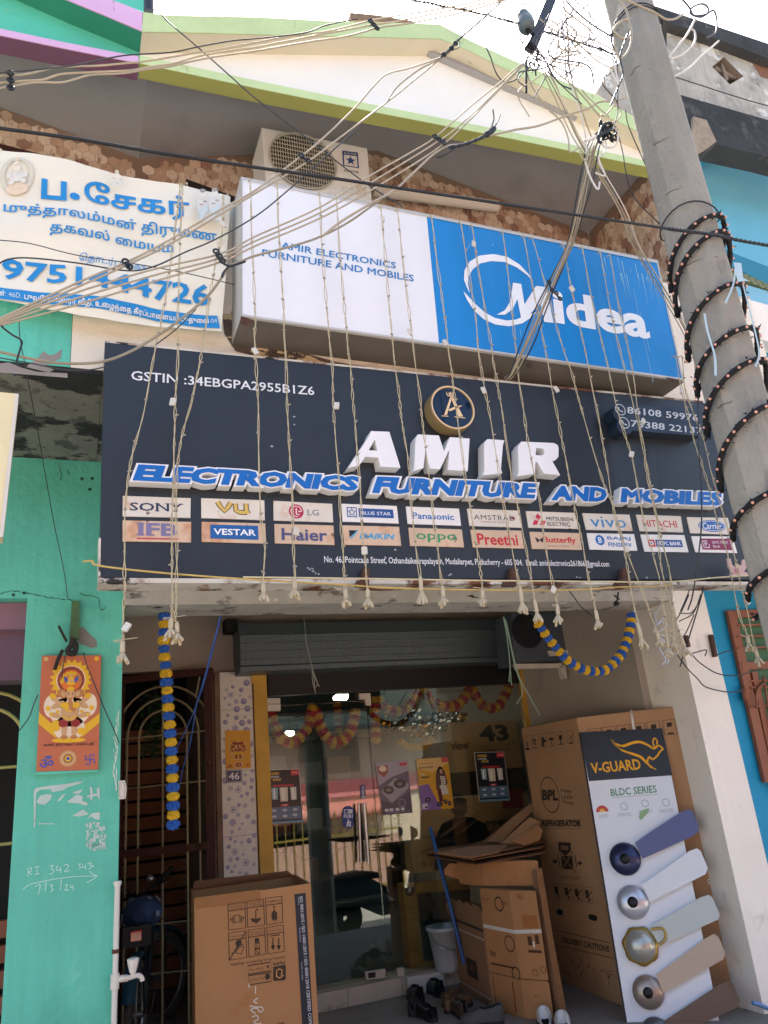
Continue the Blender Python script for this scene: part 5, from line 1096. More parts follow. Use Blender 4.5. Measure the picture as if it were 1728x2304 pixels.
# knot of coiled ends beside the pole
m = MB(); r = random.Random(8); c0 = P(*z03((600, 850))[0], 2.28)
for k in range(6): m.tube(spline([c0+V((r.uniform(-.03, .07), r.uniform(-.02, .02), r.uniform(-.06, .06))) for _ in range(5)], 5), .005, 6)
m.tube(spline([P(*p, 2.26) for p in z03((500, 910), (560, 880), (640, 840), (650, 800), (590, 810), (560, 900), (580, 930))], 5), .007, 6)
tag(m.build('cable_knot', M_bk), 'black knotted bundle of cable ends left of the pole', 'cable knot')
m = MB(); m.tube(spline([P(*p, 2.25) for p in z03((475, 915), (500, 905), (540, 885))], 4), .009, 6); m.build('tape', M_wht, bpy.data.objects['cable_knot'])
M_skyw = flat('grey_wire', '#3d3a3f', .6)
LOOPS = [('pale cable looping over the pole top', z03((690, -20), (740, 60), (760, 150), (770, 220), (720, 250), (660, 200), (690, 150), (745, 130), (775, 200), (765, 300), (720, 370), (680, 350), (660, 260)), 2.12, .006, M_cab),
 ('pale cable running right from the pole top to a coil', z03((730, -5), (830, 40), (930, 85), (1000, 125), (1060, 120), (1110, 90)), 2.1, .006, M_cab),
 ('coiled wire hanging against the sky right of the pole', z03((1090, -20), (1150, 50), (1180, 100), (1260, 90), (1270, 50), (1230, 25), (1165, 50), (1160, 90), (1230, 110), (1310, 70), (1325, 200), (1260, 250)), 2.15, .0055, M_skyw),
 ('white cable dropping from the coil right of the pole', z03((1190, 120), (1130, 230), (1020, 370), (1100, 355), (1180, 280), (1185, 210), (1160, 185)), 2.18, .006, M_wc),
 ('white cable end pointing right of the pole', z03((1055, 495), (1150, 440), (1220, 370), (1290, 310), (1340, 265)), 2.2, .006, M_wc),
 ('pale wire curling beside the bracket arm', z03((155, 95), (210, 150), (260, 190), (380, 250), (480, 330), (560, 400), (700, 465)), 2.2, .004, M_cab),
 ('thin wire making a wide loop below the bracket arm', z03((230, 470), (300, 500), (420, 430), (520, 300), (550, 180), (500, 90), (400, -10)), 2.22, .003, M_skyw),
 ('thin blue grey wire crossing left of the pole', z03((340, -10), (400, 60), (520, 160), (650, 240)), 2.21, .0045, M_skyw),
 ('thin wire hanging straight from the arm', z03((310, -10), (330, 120), (300, 300), (270, 440), (250, 480)), 2.22, .003, M_skyw),
 ('long pale wire from the arm to the roof ledge', z03((330, -10), (360, 200), (370, 420), (400, 560), (440, 680), (500, 850), (520, 900)), 2.25, .0048, M_cab),
 ('second long pale wire from the arm to the knot', z03((300, -10), (345, 300), (350, 450), (400, 620), (450, 760), (480, 900), (480, 1000)), 2.25, .0042, M_wc),
 ('pale wire dangling under the roof ledge', z03((75, 410), (130, 560), (220, 690), (320, 790), (365, 900), (375, 985), (440, 960), (445, 1010), (480, 1040), (500, 960)), 2.25, .004, M_cab),
 ('curly pale wire end beside the knot', z03((650, 800), (700, 760), (700, 700), (660, 690), (600, 750), (575, 740)), 2.24, .004, M_cab),
 ('pale loop below the knot', z03((660, 820), (690, 880), (660, 950), (600, 950), (585, 920), (610, 925), (600, 990), (560, 1020), (590, 1100), (600, 1140), (540, 1120)), 2.26, .0048, M_wc),
 ('white wire loop under the roof ledge', z03((470, 1030), (500, 1130), (540, 1210), (560, 1225), (568, 1180)), 2.28, .0055, M_wc),
 ('thin wire from the arm to the sky', z03((480, -10), (450, 120), (400, 260), (350, 370), (350, 520)), 2.23, .003, M_skyw),
 ('thin crossing wire in the tangle by the arm', z03((180, 390), (330, 330), (470, 270), (620, 230), (690, 190)), 2.22, .0028, M_skyw),
 ('stiff wire end in the tangle by the arm', z03((350, 210), (420, 320), (480, 380), (535, 455)), 2.22, .003, M_skyw),
 ('pale wire falling beside the pole edge', z03((640, 450), (690, 550), (670, 450), (650, 380)), 2.05, .0045, M_wc),
 ('dark wire pair beside the pole edge', z03((760, 190), (720, 300), (700, 370), (720, 480), (690, 560), (640, 680)), 2.05, .004, M_bk),
 ('thin wire crossing the weathered parapet', z03((1060, 500), (1200, 545), (1400, 610), (1600, 670), (1720, 700)), 3.4, .005, M_skyw),
 ('curl of wire hanging from the gable band', z02((1480, 280), (1520, 370), (1560, 480), (1620, 535), (1700, 510)), 2.3, .0035, M_skyw),
 ('wire coming off the insulator to the left', z03((-30, 140), (30, 150), (50, 150)), 2.2, .004, M_bk)]
for l, p, Y, rr, mt in LOOPS: wire(l, [p], Y, rr*.95, mt, 'tangled wires round the pole top', 'tangled_wire', cat='wire')
r = random.Random(77)
for k in range(16):
    x0, y0 = r.uniform(1185, 1330), r.uniform(-20, 60); pts = [(x0, y0)]
    for j in range(r.choice((4, 5, 6))): pts.append((min(1390, max(1165, pts[-1][0]+r.uniform(-70, 85))), pts[-1][1]+r.uniform(10, 62)))
    wire('thin grey wire in the messy tangle between the bracket arm and the pole', [pts], (r.uniform(2.1, 2.2), r.uniform(2.05, 2.25)), r.uniform(.0024, .0038), (M_skyw, M_skyw, M_cab)[k % 3], 'thin grey wires tangled between arm and pole', 'tangled_wire', cat='wire')
m = MB(); r = random.Random(4)
for pth in (z02((980, -8), (1240, 45), (1400, 75), (1659, 140)), z03((200, 200), (340, 245), (480, 290), (690, 358))):
    q = spline([P(*p, 2.3) for p in pth], 10); m.tube([p+V((0, .003*math.sin(i), .003*math.cos(i))) for i, p in enumerate(q)], .004, 5)
    for p in q: m.ball(p, .006+.004*r.random(), 0, 5); m.tube([p, p+V((r.uniform(-.02, .02), r.uniform(-.02, .02), r.uniform(-.03, .02)))], .0018, 4)
tag(m.build('barbed_wire', M_bk), 'dark knotted wire against the white sky near the bracket arm', 'wire')

# ================================================================ fairy light strings hanging down the signs
M_str = mat('string_cream', '#bdb08e', .7, .1, 30); M_bulb = flat('bulb_grey', '#8f8b82', .35); M_ctrl = flat('controller_white', '#cbc7bb', .45)
M_tas = mat('tassel_cream', '#b9ad92', .8, .1, 40)
STR = [
 ([(562, 402), (569, 556), (573, 712), (574.6, 782), (580, 906), (585, 1115), (596, 1229), (592, 1312)], (594, 1352), [(574, 790)], 'first light string from the left on the white panel'),
 ([(623, 412), (628, 515), (637, 685), (642, 799), (648, 958), (656.6, 1125), (662, 1300)], (663, 1346), [(667, 1196)], 'second light string from the left on the white panel'),
 ([(718, 433), (725.7, 560), (736, 712), (745, 810), (752, 939), (762.5, 1078), (773, 1251), (776, 1325)], (780, 1364), [(757, 913)], 'third light string from the left on the white panel'),
 ([(757, 440), (767, 587), (778, 730), (787, 817), (799, 939), (811, 1112), (821.5, 1269), (827, 1325)], (828.5, 1362), [(820, 1239)], 'fourth light string from the left on the white panel'),
 ([(856, 462), (864.6, 556), (880, 730), (896, 869), (906.6, 956), (919, 1050), (929, 1175), (945, 1296)], (950, 1355), [(861, 492)], 'fifth light string from the left, its white box high on the white panel'),
 ([(894, 469), (910, 608), (925, 730), (942, 869), (955, 980), (971, 1112), (985, 1234), (995, 1320)], (998.6, 1362), [(922, 747)], 'last light string on the white panel before the blue one'),
 ([(969, 483), (986, 608), (1003.5, 730), (1014, 824), (1024.6, 894), (1042, 1036), (1057.6, 1147), (1077, 1262), (1084, 1325)], (1087, 1362), [(1002, 771)], 'first light string on the blue panel, crossing the round emblem'),
 ([(1036, 497), (1052, 594), (1069.5, 712), (1082, 821), (1103, 932), (1123.6, 1067), (1148, 1216), (1169, 1321)], (1178, 1381), [(1088, 878)], 'light string passing just right of the round emblem'),
 ([(1061, 505), (1079, 625), (1105, 783), (1110, 821), (1127, 914), (1148, 1050), (1169, 1157), (1186, 1251), (1203, 1350)], (1212, 1400), [(1066, 549)], 'light string crossing the left curve of the white ring logo'),
 ([(1131.6, 520), (1147, 639), (1160, 783), (1175.5, 902), (1193, 1016), (1215, 1134), (1224, 1216), (1241.6, 1303), (1254, 1360)], (1257, 1402), [(1245, 1327)], 'light string crossing the middle of the white ring logo'),
 ([(1178, 529), (1200, 652), (1232, 814), (1250, 911), (1272, 1029), (1292, 1134), (1308, 1216), (1324, 1296), (1340, 1372)], (1348, 1413), [(1252, 876)], 'light string ending under the word AND'),
 ([(1197.5, 533), (1228, 639), (1259, 757), (1281, 827), (1307, 919), (1347, 1055), (1377, 1134), (1397, 1203), (1416, 1311), (1435, 1400)], (1450, 1460), [(1410, 1235)], 'light string slanting from the ring logo to the seventh brand plate column'),
 ([(1265.5, 549), (1285, 647), (1316, 792), (1342, 924), (1364, 1047), (1382, 1152), (1400, 1215), (1442, 1321), (1461, 1372), (1478, 1420)], (1486, 1455), [(1287, 650)], 'light string with a white box over the letter d of the logo'),
 ([(1309, 555), (1333, 678), (1364, 814), (1395, 946), (1421, 1029), (1447, 1161), (1464, 1232), (1486, 1315), (1500, 1430)], (1505, 1477), [(1421, 1022)], 'light string with a white box beside the word MOBILES'),
 ([(1349, 566), (1377, 713), (1408, 845), (1439, 968), (1465, 1095), (1478, 1170), (1490, 1216), (1509, 1302), (1515, 1420)], (1516, 1462), [(1447, 948)], 'light string with a white box over the telephone numbers'),
 ([(1373, 573), (1395, 696), (1421, 827), (1443, 976), (1461, 1099), (1480, 1184), (1490, 1289), (1530, 1430)], (1547, 1474), [], 'rightmost light string on the blue panel'),
 ([(404.5, 413), (389, 557), (373, 661), (361, 734), (351, 778), (321, 934), (287, 1083), (281, 1253), (280, 1340), (277, 1440)], (275.6, 1491), [(284.7, 1411)], 'light string slanting left from the banner to the green pier'),
 ([(411.5, 414), (406, 557), (401, 630), (398.6, 786), (393, 934), (389, 1097), (386, 1253), (387, 1346), (385, 1390)], (382.6, 1434), [(389, 904)], 'upright light string crossing the banner and the black sign'),
 ([(502, 439), (500, 522), (482, 612), (465, 717), (450, 810), (429, 906), (398, 1045), (398, 1253), (396, 1382), (398, 1400)], (399, 1443), [(503, 505)], 'light string slanting left from the right edge of the banner'),
 ([(1520, 800), (1531, 866), (1553, 961), (1572, 1025), (1595, 1098), (1614, 1178), (1636, 1248), (1661, 1372), (1680, 1430)], (1687, 1462), [(1533, 880)], 'light string hanging left of the pole past the oval brand plate'),
 ([(1535, 800), (1544, 882), (1582, 987), (1607, 1092), (1639, 1197), (1658, 1273), (1681, 1372), (1700, 1460)], (1709, 1493), [(1682, 1353)], 'light string hanging closest to the pole'),
]
def bulbs(m, q, r):
    acc = 0; step = .155
    for i in range(1, len(q)):
        acc += (q[i]-q[i-1]).length
        if acc > step*r.uniform(.75, 1.35):
            acc = 0; d = V((r.uniform(-1, 1), -.5, r.uniform(-.3, .6))).normalized(); m.tube([q[i]-d*.004, q[i]+d*.006], .0055, 6, 1); m.tube([q[i]+d*.004, q[i]+d*.015], [.0035, .0015], 5, 2)
for i, (pts, end, ctr, lab) in enumerate(STR):
    r = random.Random(40+i); Y0 = 2.84; top = pts[0]
    q = spline([P(x+r.uniform(-1.2, 1.2), y, Y0-.008*r.random()) for x, y in pts], 14)
    t = thing('fairy_light_string', lab, 'fairy lights', P(*end, Y0), 'fairy light strings hanging down the signs')
    m = MB(); k = len(q); ph = r.uniform(0, 6); a_ = r.uniform(.45, .85)
    m.tube([p+V((.0036*math.sin(j*.9*a_+ph+2*math.sin(j*.23))+.002*math.sin(j*.31), .003*math.cos(j*.9*a_+ph), 0)) for j, p in enumerate(q)], .0021, 5, 0)
    m.tube([p-V((.0036*math.sin(j*.9*a_+ph+2*math.sin(j*.23))-.002*math.sin(j*.47), .003*math.cos(j*.9*a_+ph), 0)) for j, p in enumerate(q)], .0019, 5, 0)
    bulbs(m, q, r); m.tube([q[0], q[0]+V((0, .03, .006))], .003, 5, 0); m.build('cord', [M_str, M_bulb, M_str], t)
    m = MB(); a, b = q[-1], P(*end, Y0); mid = a.lerp(b, .55)
    m.tube([a, a.lerp(b, .1), mid], [.005, .009, .0095], 7)
    for j in range(7):
        an = j*2*math.pi/7; d = V((math.cos(an)*.02, math.sin(an)*.02, r.uniform(-.012, .012))); m.tube(spline([mid, mid.lerp(b, .6)+d*.6, b+d+V((0, 0, r.uniform(-.006, .01)))], 3), [.0045, .005, .0055, .006, .007, .0065, .0055][:7], 6)
    if r.random() < .5: m.tube(spline([a.lerp(b, .1), a+V((.03*r.choice((-1, 1)), -.01, -.004)), a+V((.05*r.choice((-1, 1)), -.01, .005))], 4), .0018, 4)
    m.build('tassel', M_tas, t)
    for x, y in ctr:
        m = MB(); c = P(x, y, Y0-.012); an = r.uniform(-.6, .6); ux = V((math.cos(an), 0, math.sin(an))); uz = V((-math.sin(an), 0, math.cos(an))); yy = V((0, r.choice((.3, .6, -.5)), 0))
        ux = (ux+yy).normalized(); nn = ux.cross(uz).normalized(); w_, h_ = .0125, .017
        m.hexa([c-ux*w_-uz*h_-nn*.006, c+ux*w_-uz*h_-nn*.006, c+ux*w_-uz*h_+nn*.006, c-ux*w_-uz*h_+nn*.006, c-ux*w_+uz*h_-nn*.006, c+ux*w_+uz*h_-nn*.006, c+ux*w_+uz*h_+nn*.006, c-ux*w_+uz*h_+nn*.006]); o = m.build('controller_box', M_ctrl, t); bevel(o, .004, 2)
M_yc = mat('yellow_cord', '#c6ab62', .7, .1, 20)
wire('yellow cord tied along the lower edge of the black sign', [z1((-40, 1480), (20, 1475), (65, 1505), (400, 1545), (900, 1585), (1659, 1630))+z2((500, 1505), (1000, 1518), (1659, 1520))+z3((600, 1480), (900, 1472), (960, 1462))], 2.86, .0038, M_yc, None, 'thin_rope', cat='rope')
wire('pale cord stretched just under the black sign frame', [z1((1000, 1580), (1659, 1588))+z2((500, 1448), (1100, 1458), (1659, 1462))+z3((300, 1440), (950, 1442), (1300, 1412), (1520, 1398))], 2.84, .0035, mat('pale_cord', '#cfc29b', .7, .1, 20), None, 'thin_rope', cat='rope')
wire('black cable hanging straight down beside the pole to the white pier', [[(1571, 880, 2.8), (1572, 1000, 2.8), (1578, 1100, 2.8), (1577, 1200, 2.8), (1560, 1330, 2.9), (1548, 1372, 3)], [(1586, 1310, 3), (1570, 1370, 3.2), (1530, 1500, 3.9)]], 2.8, .004, M_thin)
# ================================================================ flower garlands
def pom_mesh(name, mt, seed):
    bm = bmesh.new(); bmesh.ops.create_icosphere(bm, subdivisions=4, radius=1); r = random.Random(seed)
    for v in bm.verts: v.co = v.co*(1+r.uniform(-.22, .12)+.05*math.sin(v.co.x*9)*math.sin(v.co.y*11)); v.co.z *= .82
    me = bpy.data.meshes.new(name); bm.to_mesh(me); bm.free(); me.materials.append(mt); return me
POM = {c: pom_mesh('pom_'+c, mat('petal_'+c, h, .8, .2, 3), i) for i, (c, h) in enumerate((('blue', '#2f62b8'), ('yellow', '#d9b12c'), ('red', '#b02b33'), ('gold', '#d39a2e'), ('fade', '#7f8fb5')))}
def garland(label, pts, cols, r, count, seed, group=None):
    q = spline(pts, 12); d = [0]
    for a, b in zip(q, q[1:]): d.append(d[-1]+(b-a).length)
    t = thing('flower_garland', label, 'garland', q[-1], group); rr = random.Random(seed)
    m = MB(); m.tube(q, .003, 5); m.build('thread', M_str, t)
    for i in range(count):
        s_ = d[-1]*(i+.5)/count; j = max(k for k in range(len(d)) if d[k] <= s_); j = min(j, len(q)-2)
        p = q[j].lerp(q[j+1], (s_-d[j])/max(1e-6, d[j+1]-d[j])); ax = (q[j+1]-q[j]).normalized()
        o = bpy.data.objects.new('flower', POM[cols[i % len(cols)]]); COL.objects.link(o); o.parent = t; o.location = p-V(t.location)
        o.rotation_euler = (ax.to_track_quat('Z', 'Y').to_matrix() @ Matrix.Rotation(rr.uniform(0, 6), 3, 'Z')).to_euler(); k = r*rr.uniform(.93, 1.08); o.scale = (k, k, k)
    return t
GY = 4.28
garland('long blue and yellow flower garland hanging straight in front of the gate', [P(x, y, GY) for x, y in ((370, 1378), (369, 1452), (373, 1503), (378, 1584), (383, 1651), (387, 1717), (389, 1780), (390, 1866))], ('blue', 'yellow'), .0315, 25, 1)
garland('blue and yellow flower garland sagging below the beam at the right', [P(x, y, GY-.05) for x, y in z4((285, 180), (340, 262), (390, 325), (460, 405), (555, 462), (640, 478), (705, 460), (765, 402), (800, 350), (830, 262), (848, 165), (845, 130))], ('yellow', 'blue'), .03, 30, 2)
GI = GL+.05
z2b = zz(550, 1480, .2712); z3b = zz(800, 1480, .2712)
garland('red and yellow garland draped in two loops behind the glass door', [P(x, y, GI) for x, y in z2b((208, 450), (235, 520), (270, 600), (315, 675), (370, 700), (430, 685), (490, 620), (535, 550), (570, 425), (600, 490), (640, 590), (690, 670), (745, 705), (810, 685), (870, 620), (905, 530), (922, 440))], ('red', 'gold'), .046, 32, 3)
garland('red and yellow garland looped high across the right glass panel', [P(x, y, GI) for x, y in z3b((190, 330), (230, 400), (290, 440), (370, 440), (440, 400), (480, 330), (545, 225), (590, 300), (650, 370), (720, 400), (830, 400), (890, 350), (955, 262), (1000, 330), (1060, 400), (1130, 420), (1190, 395), (1240, 310), (1275, 210))], ('gold', 'red'), .046, 36, 4)
garland('red and yellow garland hanging straight beside the door edge', [P(x, y, GI) for x, y in z2b((1075, 340), (1085, 500), (1092, 700))], ('gold', 'red'), .042, 9, 5)
garland('short yellow garland deep inside the shop under the lamp', [P(x, y, 7.1) for x, y in z2b((768, 380), (785, 610))], ('gold', 'red'), .035, 9, 6)
garland('dark garland loop low on the right glass panel', [P(x, y, GI+.02) for x, y in z3b((360, 690), (420, 730), (500, 745), (580, 725), (640, 670))], ('gold',), .034, 9, 7)

# ================================================================ glass front
def glass_front():
    g = PY(GL); gm = glass_mat('shop_glass', '#eef4f1', 2.0)
    d = thing('glass_door', 'frameless green tinted glass door with long steel handle and posters', 'door', g.px(725, 2225))
    xa, xb = g.px(592, 1600).x+.022, g.px(835, 1700).x; zt = g.px(700, 1583).z; zt2 = g.px(700, 1556).z; z0 = .13
    m = MB(); m.box(xa, xb-.004, GL, GL+.01, z0, zt-.004); m.build('pane', gm, d)
    m = MB(); h = PY(GL-.05)
    m.tube([h.px(807, 1809), h.px(812, 1942)], .011, 10); m.tube([h.px(819, 1807), h.px(829, 1940)], .016, 10)
    for y in (1830, 1920): a = h.px(820+(y-1807)*.07, y); m.tube([a, V((a.x, GL+.0, a.z))], .009, 8)
    m.build('handle', M_steel, d)
    m = MB(); m.pp(PY(GL-.012), z2b((155, 387), (300, 387), (300, 440), (155, 442)), 0, .034); m.pp(PY(GL-.012), [(823, 2188), (868, 2181), (866, 2200), (824, 2204)], 0, .034); m.build('patch_fitting', M_alu, d)
    m = MB(); m.pq(PY(GL-.014), [(828, 2189), (845, 2187), (845, 2199), (829, 2201)]); m.tube([PY(GL-.03).px(838, 2194), PY(GL-.013).px(838, 2194)], .008, 8); m.build('lock', M_black, d)
    m = MB(); n_ = V((0, -1, 0)); c = PY(GL-.003); f = QP(c, *z2b((815, 1228), (908, 1228), (908, 1415), (815, 1415)))
    pts = [(.5+.5*math.cos(a), .25+.25*math.sin(a)) for a in [math.pi*(1+i/10) for i in range(11)]] + [(.5+.5*math.cos(a), .75+.25*math.sin(a)) for a in [math.pi*i/10 for i in range(11)]]
    f.poly(m, pts, 0, .0); f.rect(m, .12, .16, .88, .34, 1, .0006); f.text(m, 'PUSH', .1, .38, .9, .55, 1, .0008, bold=0.04); f.rect(m, .18, .2, .48, .31, 0, .001)
    f.blob(m, .5, .63, .07, .035, 1, .0008); f.line(m, [(.5, .67), (.47, .8), (.36, .92)], .012, 1, .0009); f.line(m, [(.48, .79), (.6, .86), (.62, .93)], .011, 1, .001); f.line(m, [(.5, .7), (.66, .76)], .01, 1, .0011); f.line(m, [(.5, .7), (.36, .78)], .01, 1, .0012); f.line(m, [(.7, .66), (.7, .92)], .006, 1, .0013)
    f2 = QP(c, *z2b((960, 1055), (1002, 1055), (1008, 1168), (964, 1168))); f2.face(m, 2); f2.text_down(m, 'PUSH', .25, .1, .75, .8, 1, .001, bold=0.024); f2.rect(m, .1, .85, .9, .97, 1, .001)
    m.build('push_sticker', [ink('#2b3f8c'), ink('#d8dbe2'), ink('#4a4580')], d)
    w = thing('shop_window', 'fixed green tinted glass panel right of the glass door', 'window', g.px(1000, 2200))
    xr = g.px(1170, 1520).x-.022
    m = MB(); m.box(xb+.004, xr, GL, GL+.01, z0-.012, zt2); m.build('pane', gm, w)
    m = MB(); m.box(xa, xb-.004, GL, GL+.01, zt+.004, zt2); m.build('transom_pane', gm, w)
    m = MB(); m.pp(PY(GL-.012), z2b((953, 296), (1045, 294), (1052, 395), (1008, 393), (1003, 345), (955, 345)), 0, .034); m.pp(PY(GL-.012), z2b((153, 335), (297, 335), (297, 380), (153, 380)), 0, .034)
    m.pp(PY(GL-.012), [(894, 2180), (909, 2177), (910, 2195), (896, 2197)], 0, .034); m.build('patch_fitting', M_alu, w)
glass_front()
def poster(name, label, c4, draw, Y=GL-.006):
    f = QP(PY(Y), *c4); t = thing(name, label, 'poster', f.at(.5, 1)); m = MB(); f.slab(m, .002); m.build('sheet', ink('#cfcac2', .25), t)
    m = MB(); ms = []
    def I(c):
        k = ink(c, .25)
        if k not in ms: ms.append(k)
        return ms.index(k)
    draw(f, m, I); m.build('print', ms, t); return t
def p_offer(f, m, I):
    f.rect(m, .015, .01, .985, .96, I('#2a2a2f')); f.rect(m, 0, .96, 1, 1, I('#5f8fa6')); f.rect(m, .74, .02, .98, .12, I('#c53a3c'), .0014); f.text(m, 'prestige', .77, .05, .95, .09, I('#e8dcd8'), .002)
    f.text(m, 'COMBO', .08, .05, .4, .1, I('#d8b13c'), .0014, bold=0.048); f.text(m, 'OFFER', .08, .12, .4, .16, I('#b8c4cc'), .0014, bold=0.032); f.text(m, 'SALE', .2, .17, .44, .21, I('#e0c048'), .0014, bold=0.032)
    f.rect(m, .2, .29, .8, .32, I('#b8323a'), .0014)
    for x, w_, h_, c in ((.24, .09, .11, '#8fb0bd'), (.5, .12, .13, '#d8cfba'), (.78, .09, .12, '#cfcfca')): f.poly(m, [(x-w_, .34), (x+w_, .34), (x+w_*.85, .34+2*h_), (x-w_*.85, .34+2*h_)], I(c), .0014); f.rect(m, x-w_*.4, .36, x+w_*.1, .34+1.8*h_, I('#ece8dd'), .0018)
    f.rect(m, .4, .65, .62, .69, I('#c0303a'), .0014); f.text(m, 'FREE', .45, .66, .57, .685, I('#eee2e0'), .0018); f.poly(m, [(.04, .7), (.96, .7), (.96, .93), (.04, .93)], I('#587089'), .0013)
    for x, y in ((.2, .76), (.5, .76), (.8, .76), (.2, .87), (.5, .87), (.78, .86)): f.blob(m, x, y, .07, .025, I('#aebcc6'), .0016)
poster('offer_poster', 'grey offer poster with three jars at the left edge of the glass door', z2b((175, 930), (455, 920), (487, 1362), (190, 1382)), p_offer)
poster('offer_poster', 'black offer poster with three jars below the carton numbered 43', z3b((985, 785), (1230, 778), (1282, 1182), (1028, 1196)), p_offer)
def p_stove(f, m, I):
    f.rect(m, .0, .0, 1, 1, I('#5b566c')); f.poly(m, [(.0, 0), (1, 0), (1, .2), (.45, .3), (.0, .45)], I('#a39cab'), .0012); f.poly(m, [(.02, .08), (.36, .06), (.36, .2), (.2, .3), (.04, .2)], I('#8f4a3c'), .0016); f.blob(m, .2, .13, .12, .06, I('#d9c9b3'), .002)
    f.rect(m, .74, .04, .97, .1, I('#c43f4a'), .0016); f.poly(m, [(.08, .55), (.55, .32), (.97, .45), (.93, .55), (.35, .78), (.1, .62)], I('#93929a'), .0016); f.blob(m, .3, .54, .17, .08, I('#19181b'), .002); f.blob(m, .68, .44, .2, .085, I('#201e22'), .002); f.blob(m, .3, .54, .08, .035, I('#77757c'), .0024); f.blob(m, .68, .44, .1, .04, I('#6b6970'), .0024)
    f.poly(m, [(.0, .72), (.35, .8), (1, .6), (1, 1), (0, 1)], I('#2b2b4c'), .0014); f.disc(m, .68, .8, f.w*.11, I('#7b7fa3'), .002, r0=f.w*.09)
    for i, x in enumerate((.08, .24, .44, .62)): f.rect(m, x, .89, x+.12, .94, I('#c9c9d4'), .002)
    f.text(m, '2 BURNER GLASS TOP', .1, .955, .9, .975, I('#8f92b8'), .002)
poster('stove_poster', 'purple grey poster showing a two burner gas stove', z2b((1085, 870), (1350, 850), (1395, 1285), (1150, 1305)), p_stove)
def p_mixer(f, m, I):
    f.rect(m, 0, 0, 1, 1, I('#d2a032')); f.poly(m, [(0, .0), (1, 0), (1, .12), (.45, .28), (0, .18)], I('#d9b877'), .0012); f.poly(m, [(0, .52), (.3, .5), (.45, .75), (.62, 1), (0, 1)], I('#8263a3'), .0012)
    f.text(m, 'Life just got', .06, .08, .5, .12, I('#8b4b3c'), .0016, shear=.2); f.text(m, 'BLENDED', .05, .16, .5, .19, I('#3a2a2a'), .0016, bold=0.032); f.rect(m, .78, .0, 1, .1, I('#c65b58'), .0016); f.rect(m, .1, .28, .22, .33, I('#c9b98a'), .0016); f.rect(m, .1, .35, .35, .38, I('#5b4a36'), .0016)
    f.poly(m, [(.6, .24), (.72, .2), (.84, .26), (.9, .5), (.82, .64), (.52, .62), (.55, .35)], I('#5d4743'), .0016); f.poly(m, [(.68, .36), (.84, .38), (.84, .52), (.7, .54)], I('#e0d6c8'), .002)
    for k in range(4): f.rect(m, .69, .39+.035*k, .84, .4+.035*k, I('#33302f'), .0024)
    f.blob(m, .71, .25, .09, .075, I('#2c2120'), .0019); f.blob(m, .73, .275, .05, .045, I('#c99b7f'), .0024); f.poly(m, [(.64, .54), (.84, .54), (.9, .72), (.62, .72)], I('#d5cfc6'), .0021); f.poly(m, [(.82, .55), (.97, .5), (.97, .52), (.84, .58)], I('#c99b7f'), .0022)
    f.poly(m, [(.55, .62), (.66, .6), (.7, .85), (.58, .86)], I('#5b2f33'), .0024)
    for x, y, a in ((.22, .8, .09), (.58, .9, .09), (.76, .86, .06), (.88, .9, .06)): f.blob(m, x, y, a, .045, I('#2a2330'), .0022); f.blob(m, x, y, a*.5, .022, I('#7d6a80'), .0026)
    f.rect(m, .03, .87, .2, .97, I('#c9c2d6'), .0018); f.blob(m, .15, .94, .04, .02, I('#22202c'), .0024)
poster('mixer_poster', 'yellow and purple poster with a standing woman and mixers', z3b((502, 842), (765, 822), (815, 1248), (548, 1270)), p_mixer)

# ================================================================ goods behind the glass
M_card = mat('cardboard', '#a9835f', .85, .07, 4, spots=[(3, .6, '#97704c', .15), (9, .7, '#c4a07a', .06), (26, .74, '#6d4a2e', .02)], bump=.35, bscale=7)
M_card2 = mat('brown_cardboard', '#916d50', .85, .1, 4, spots=[(5, .64, '#7c5636', .1), (24, .73, '#5e4129', .02)], bump=.35, bscale=7); M_card3 = mat('warm_cardboard', '#a97a50', .85, .08, 3, spots=[(4, .62, '#986639', .14), (10, .7, '#c08c5a', .06), (26, .74, '#6d4627', .02)], bump=.35, bscale=6)
M_cardl = mat('brightened_cardboard', '#c79c6e', .85, .07, 4, bump=.1, bscale=6)  # cardboard colour lightened in place of light reaching the goods behind glass
M_edge = mat('corrugated_edge', '#7a5433', .9, .3, 60)
def flat_carton(name, label, c4, Y, th, draw, mt):
    f = QP(PY(Y), *c4); t = thing(name, label, 'carton', f.at(.5, 1)); m = MB(); f.slab(m, th); bevel(m.build('body', mt, t), .006)
    m = MB(); ms = []
    def I(c):
        k = ink(c, .6)
        if k not in ms: ms.append(k)
        return ms.index(k)
    draw(f, m, I); m.build('print', ms, t); return t
def c43(f, m, I):
    k = I('#2a2421'); f.text(m, '43', .42, .08, .86, .42, k, .0012, bold=0.04); f.text(m, 'FULL HD SMART LED TV', .38, .46, .95, .52, I('#5b4630'), .0012); f.text(m, 'ANDROID SMART', .5, .57, .85, .61, I('#5b4630'), .0012); f.text(m, 'view', -.02, .38, .24, .55, I('#4a3c33'), .0012, bold=0.04)
    f.rect(m, 0, .98, 1, 1.22, I('#26282a'), .0014)
flat_carton('television_carton', 'television carton numbered 43 standing high behind the right glass panel', z3b((760, 540), (1330, 518), (1395, 915), (850, 960)), GL+.16, .14, c43, M_cardl)
def cband(f, m, I):
    f.text(m, 'A 4 K', .5, .2, .62, .5, I('#4b4d4f'), .0012); f.text(m, 'Q LED', .5, .6, .75, .9, I('#4b4d4f'), .0012); f.disc(m, .88, .35, .035, I('#6b5a3d'), .0012, r0=.026)
flat_carton('television_carton', 'dark television carton on its side under the one numbered 43', z3b((700, 962), (1395, 918), (1425, 1105), (720, 1160)), GL+.15, .15, cband, mat('dark_carton', '#26292b', .6, .1, 5))
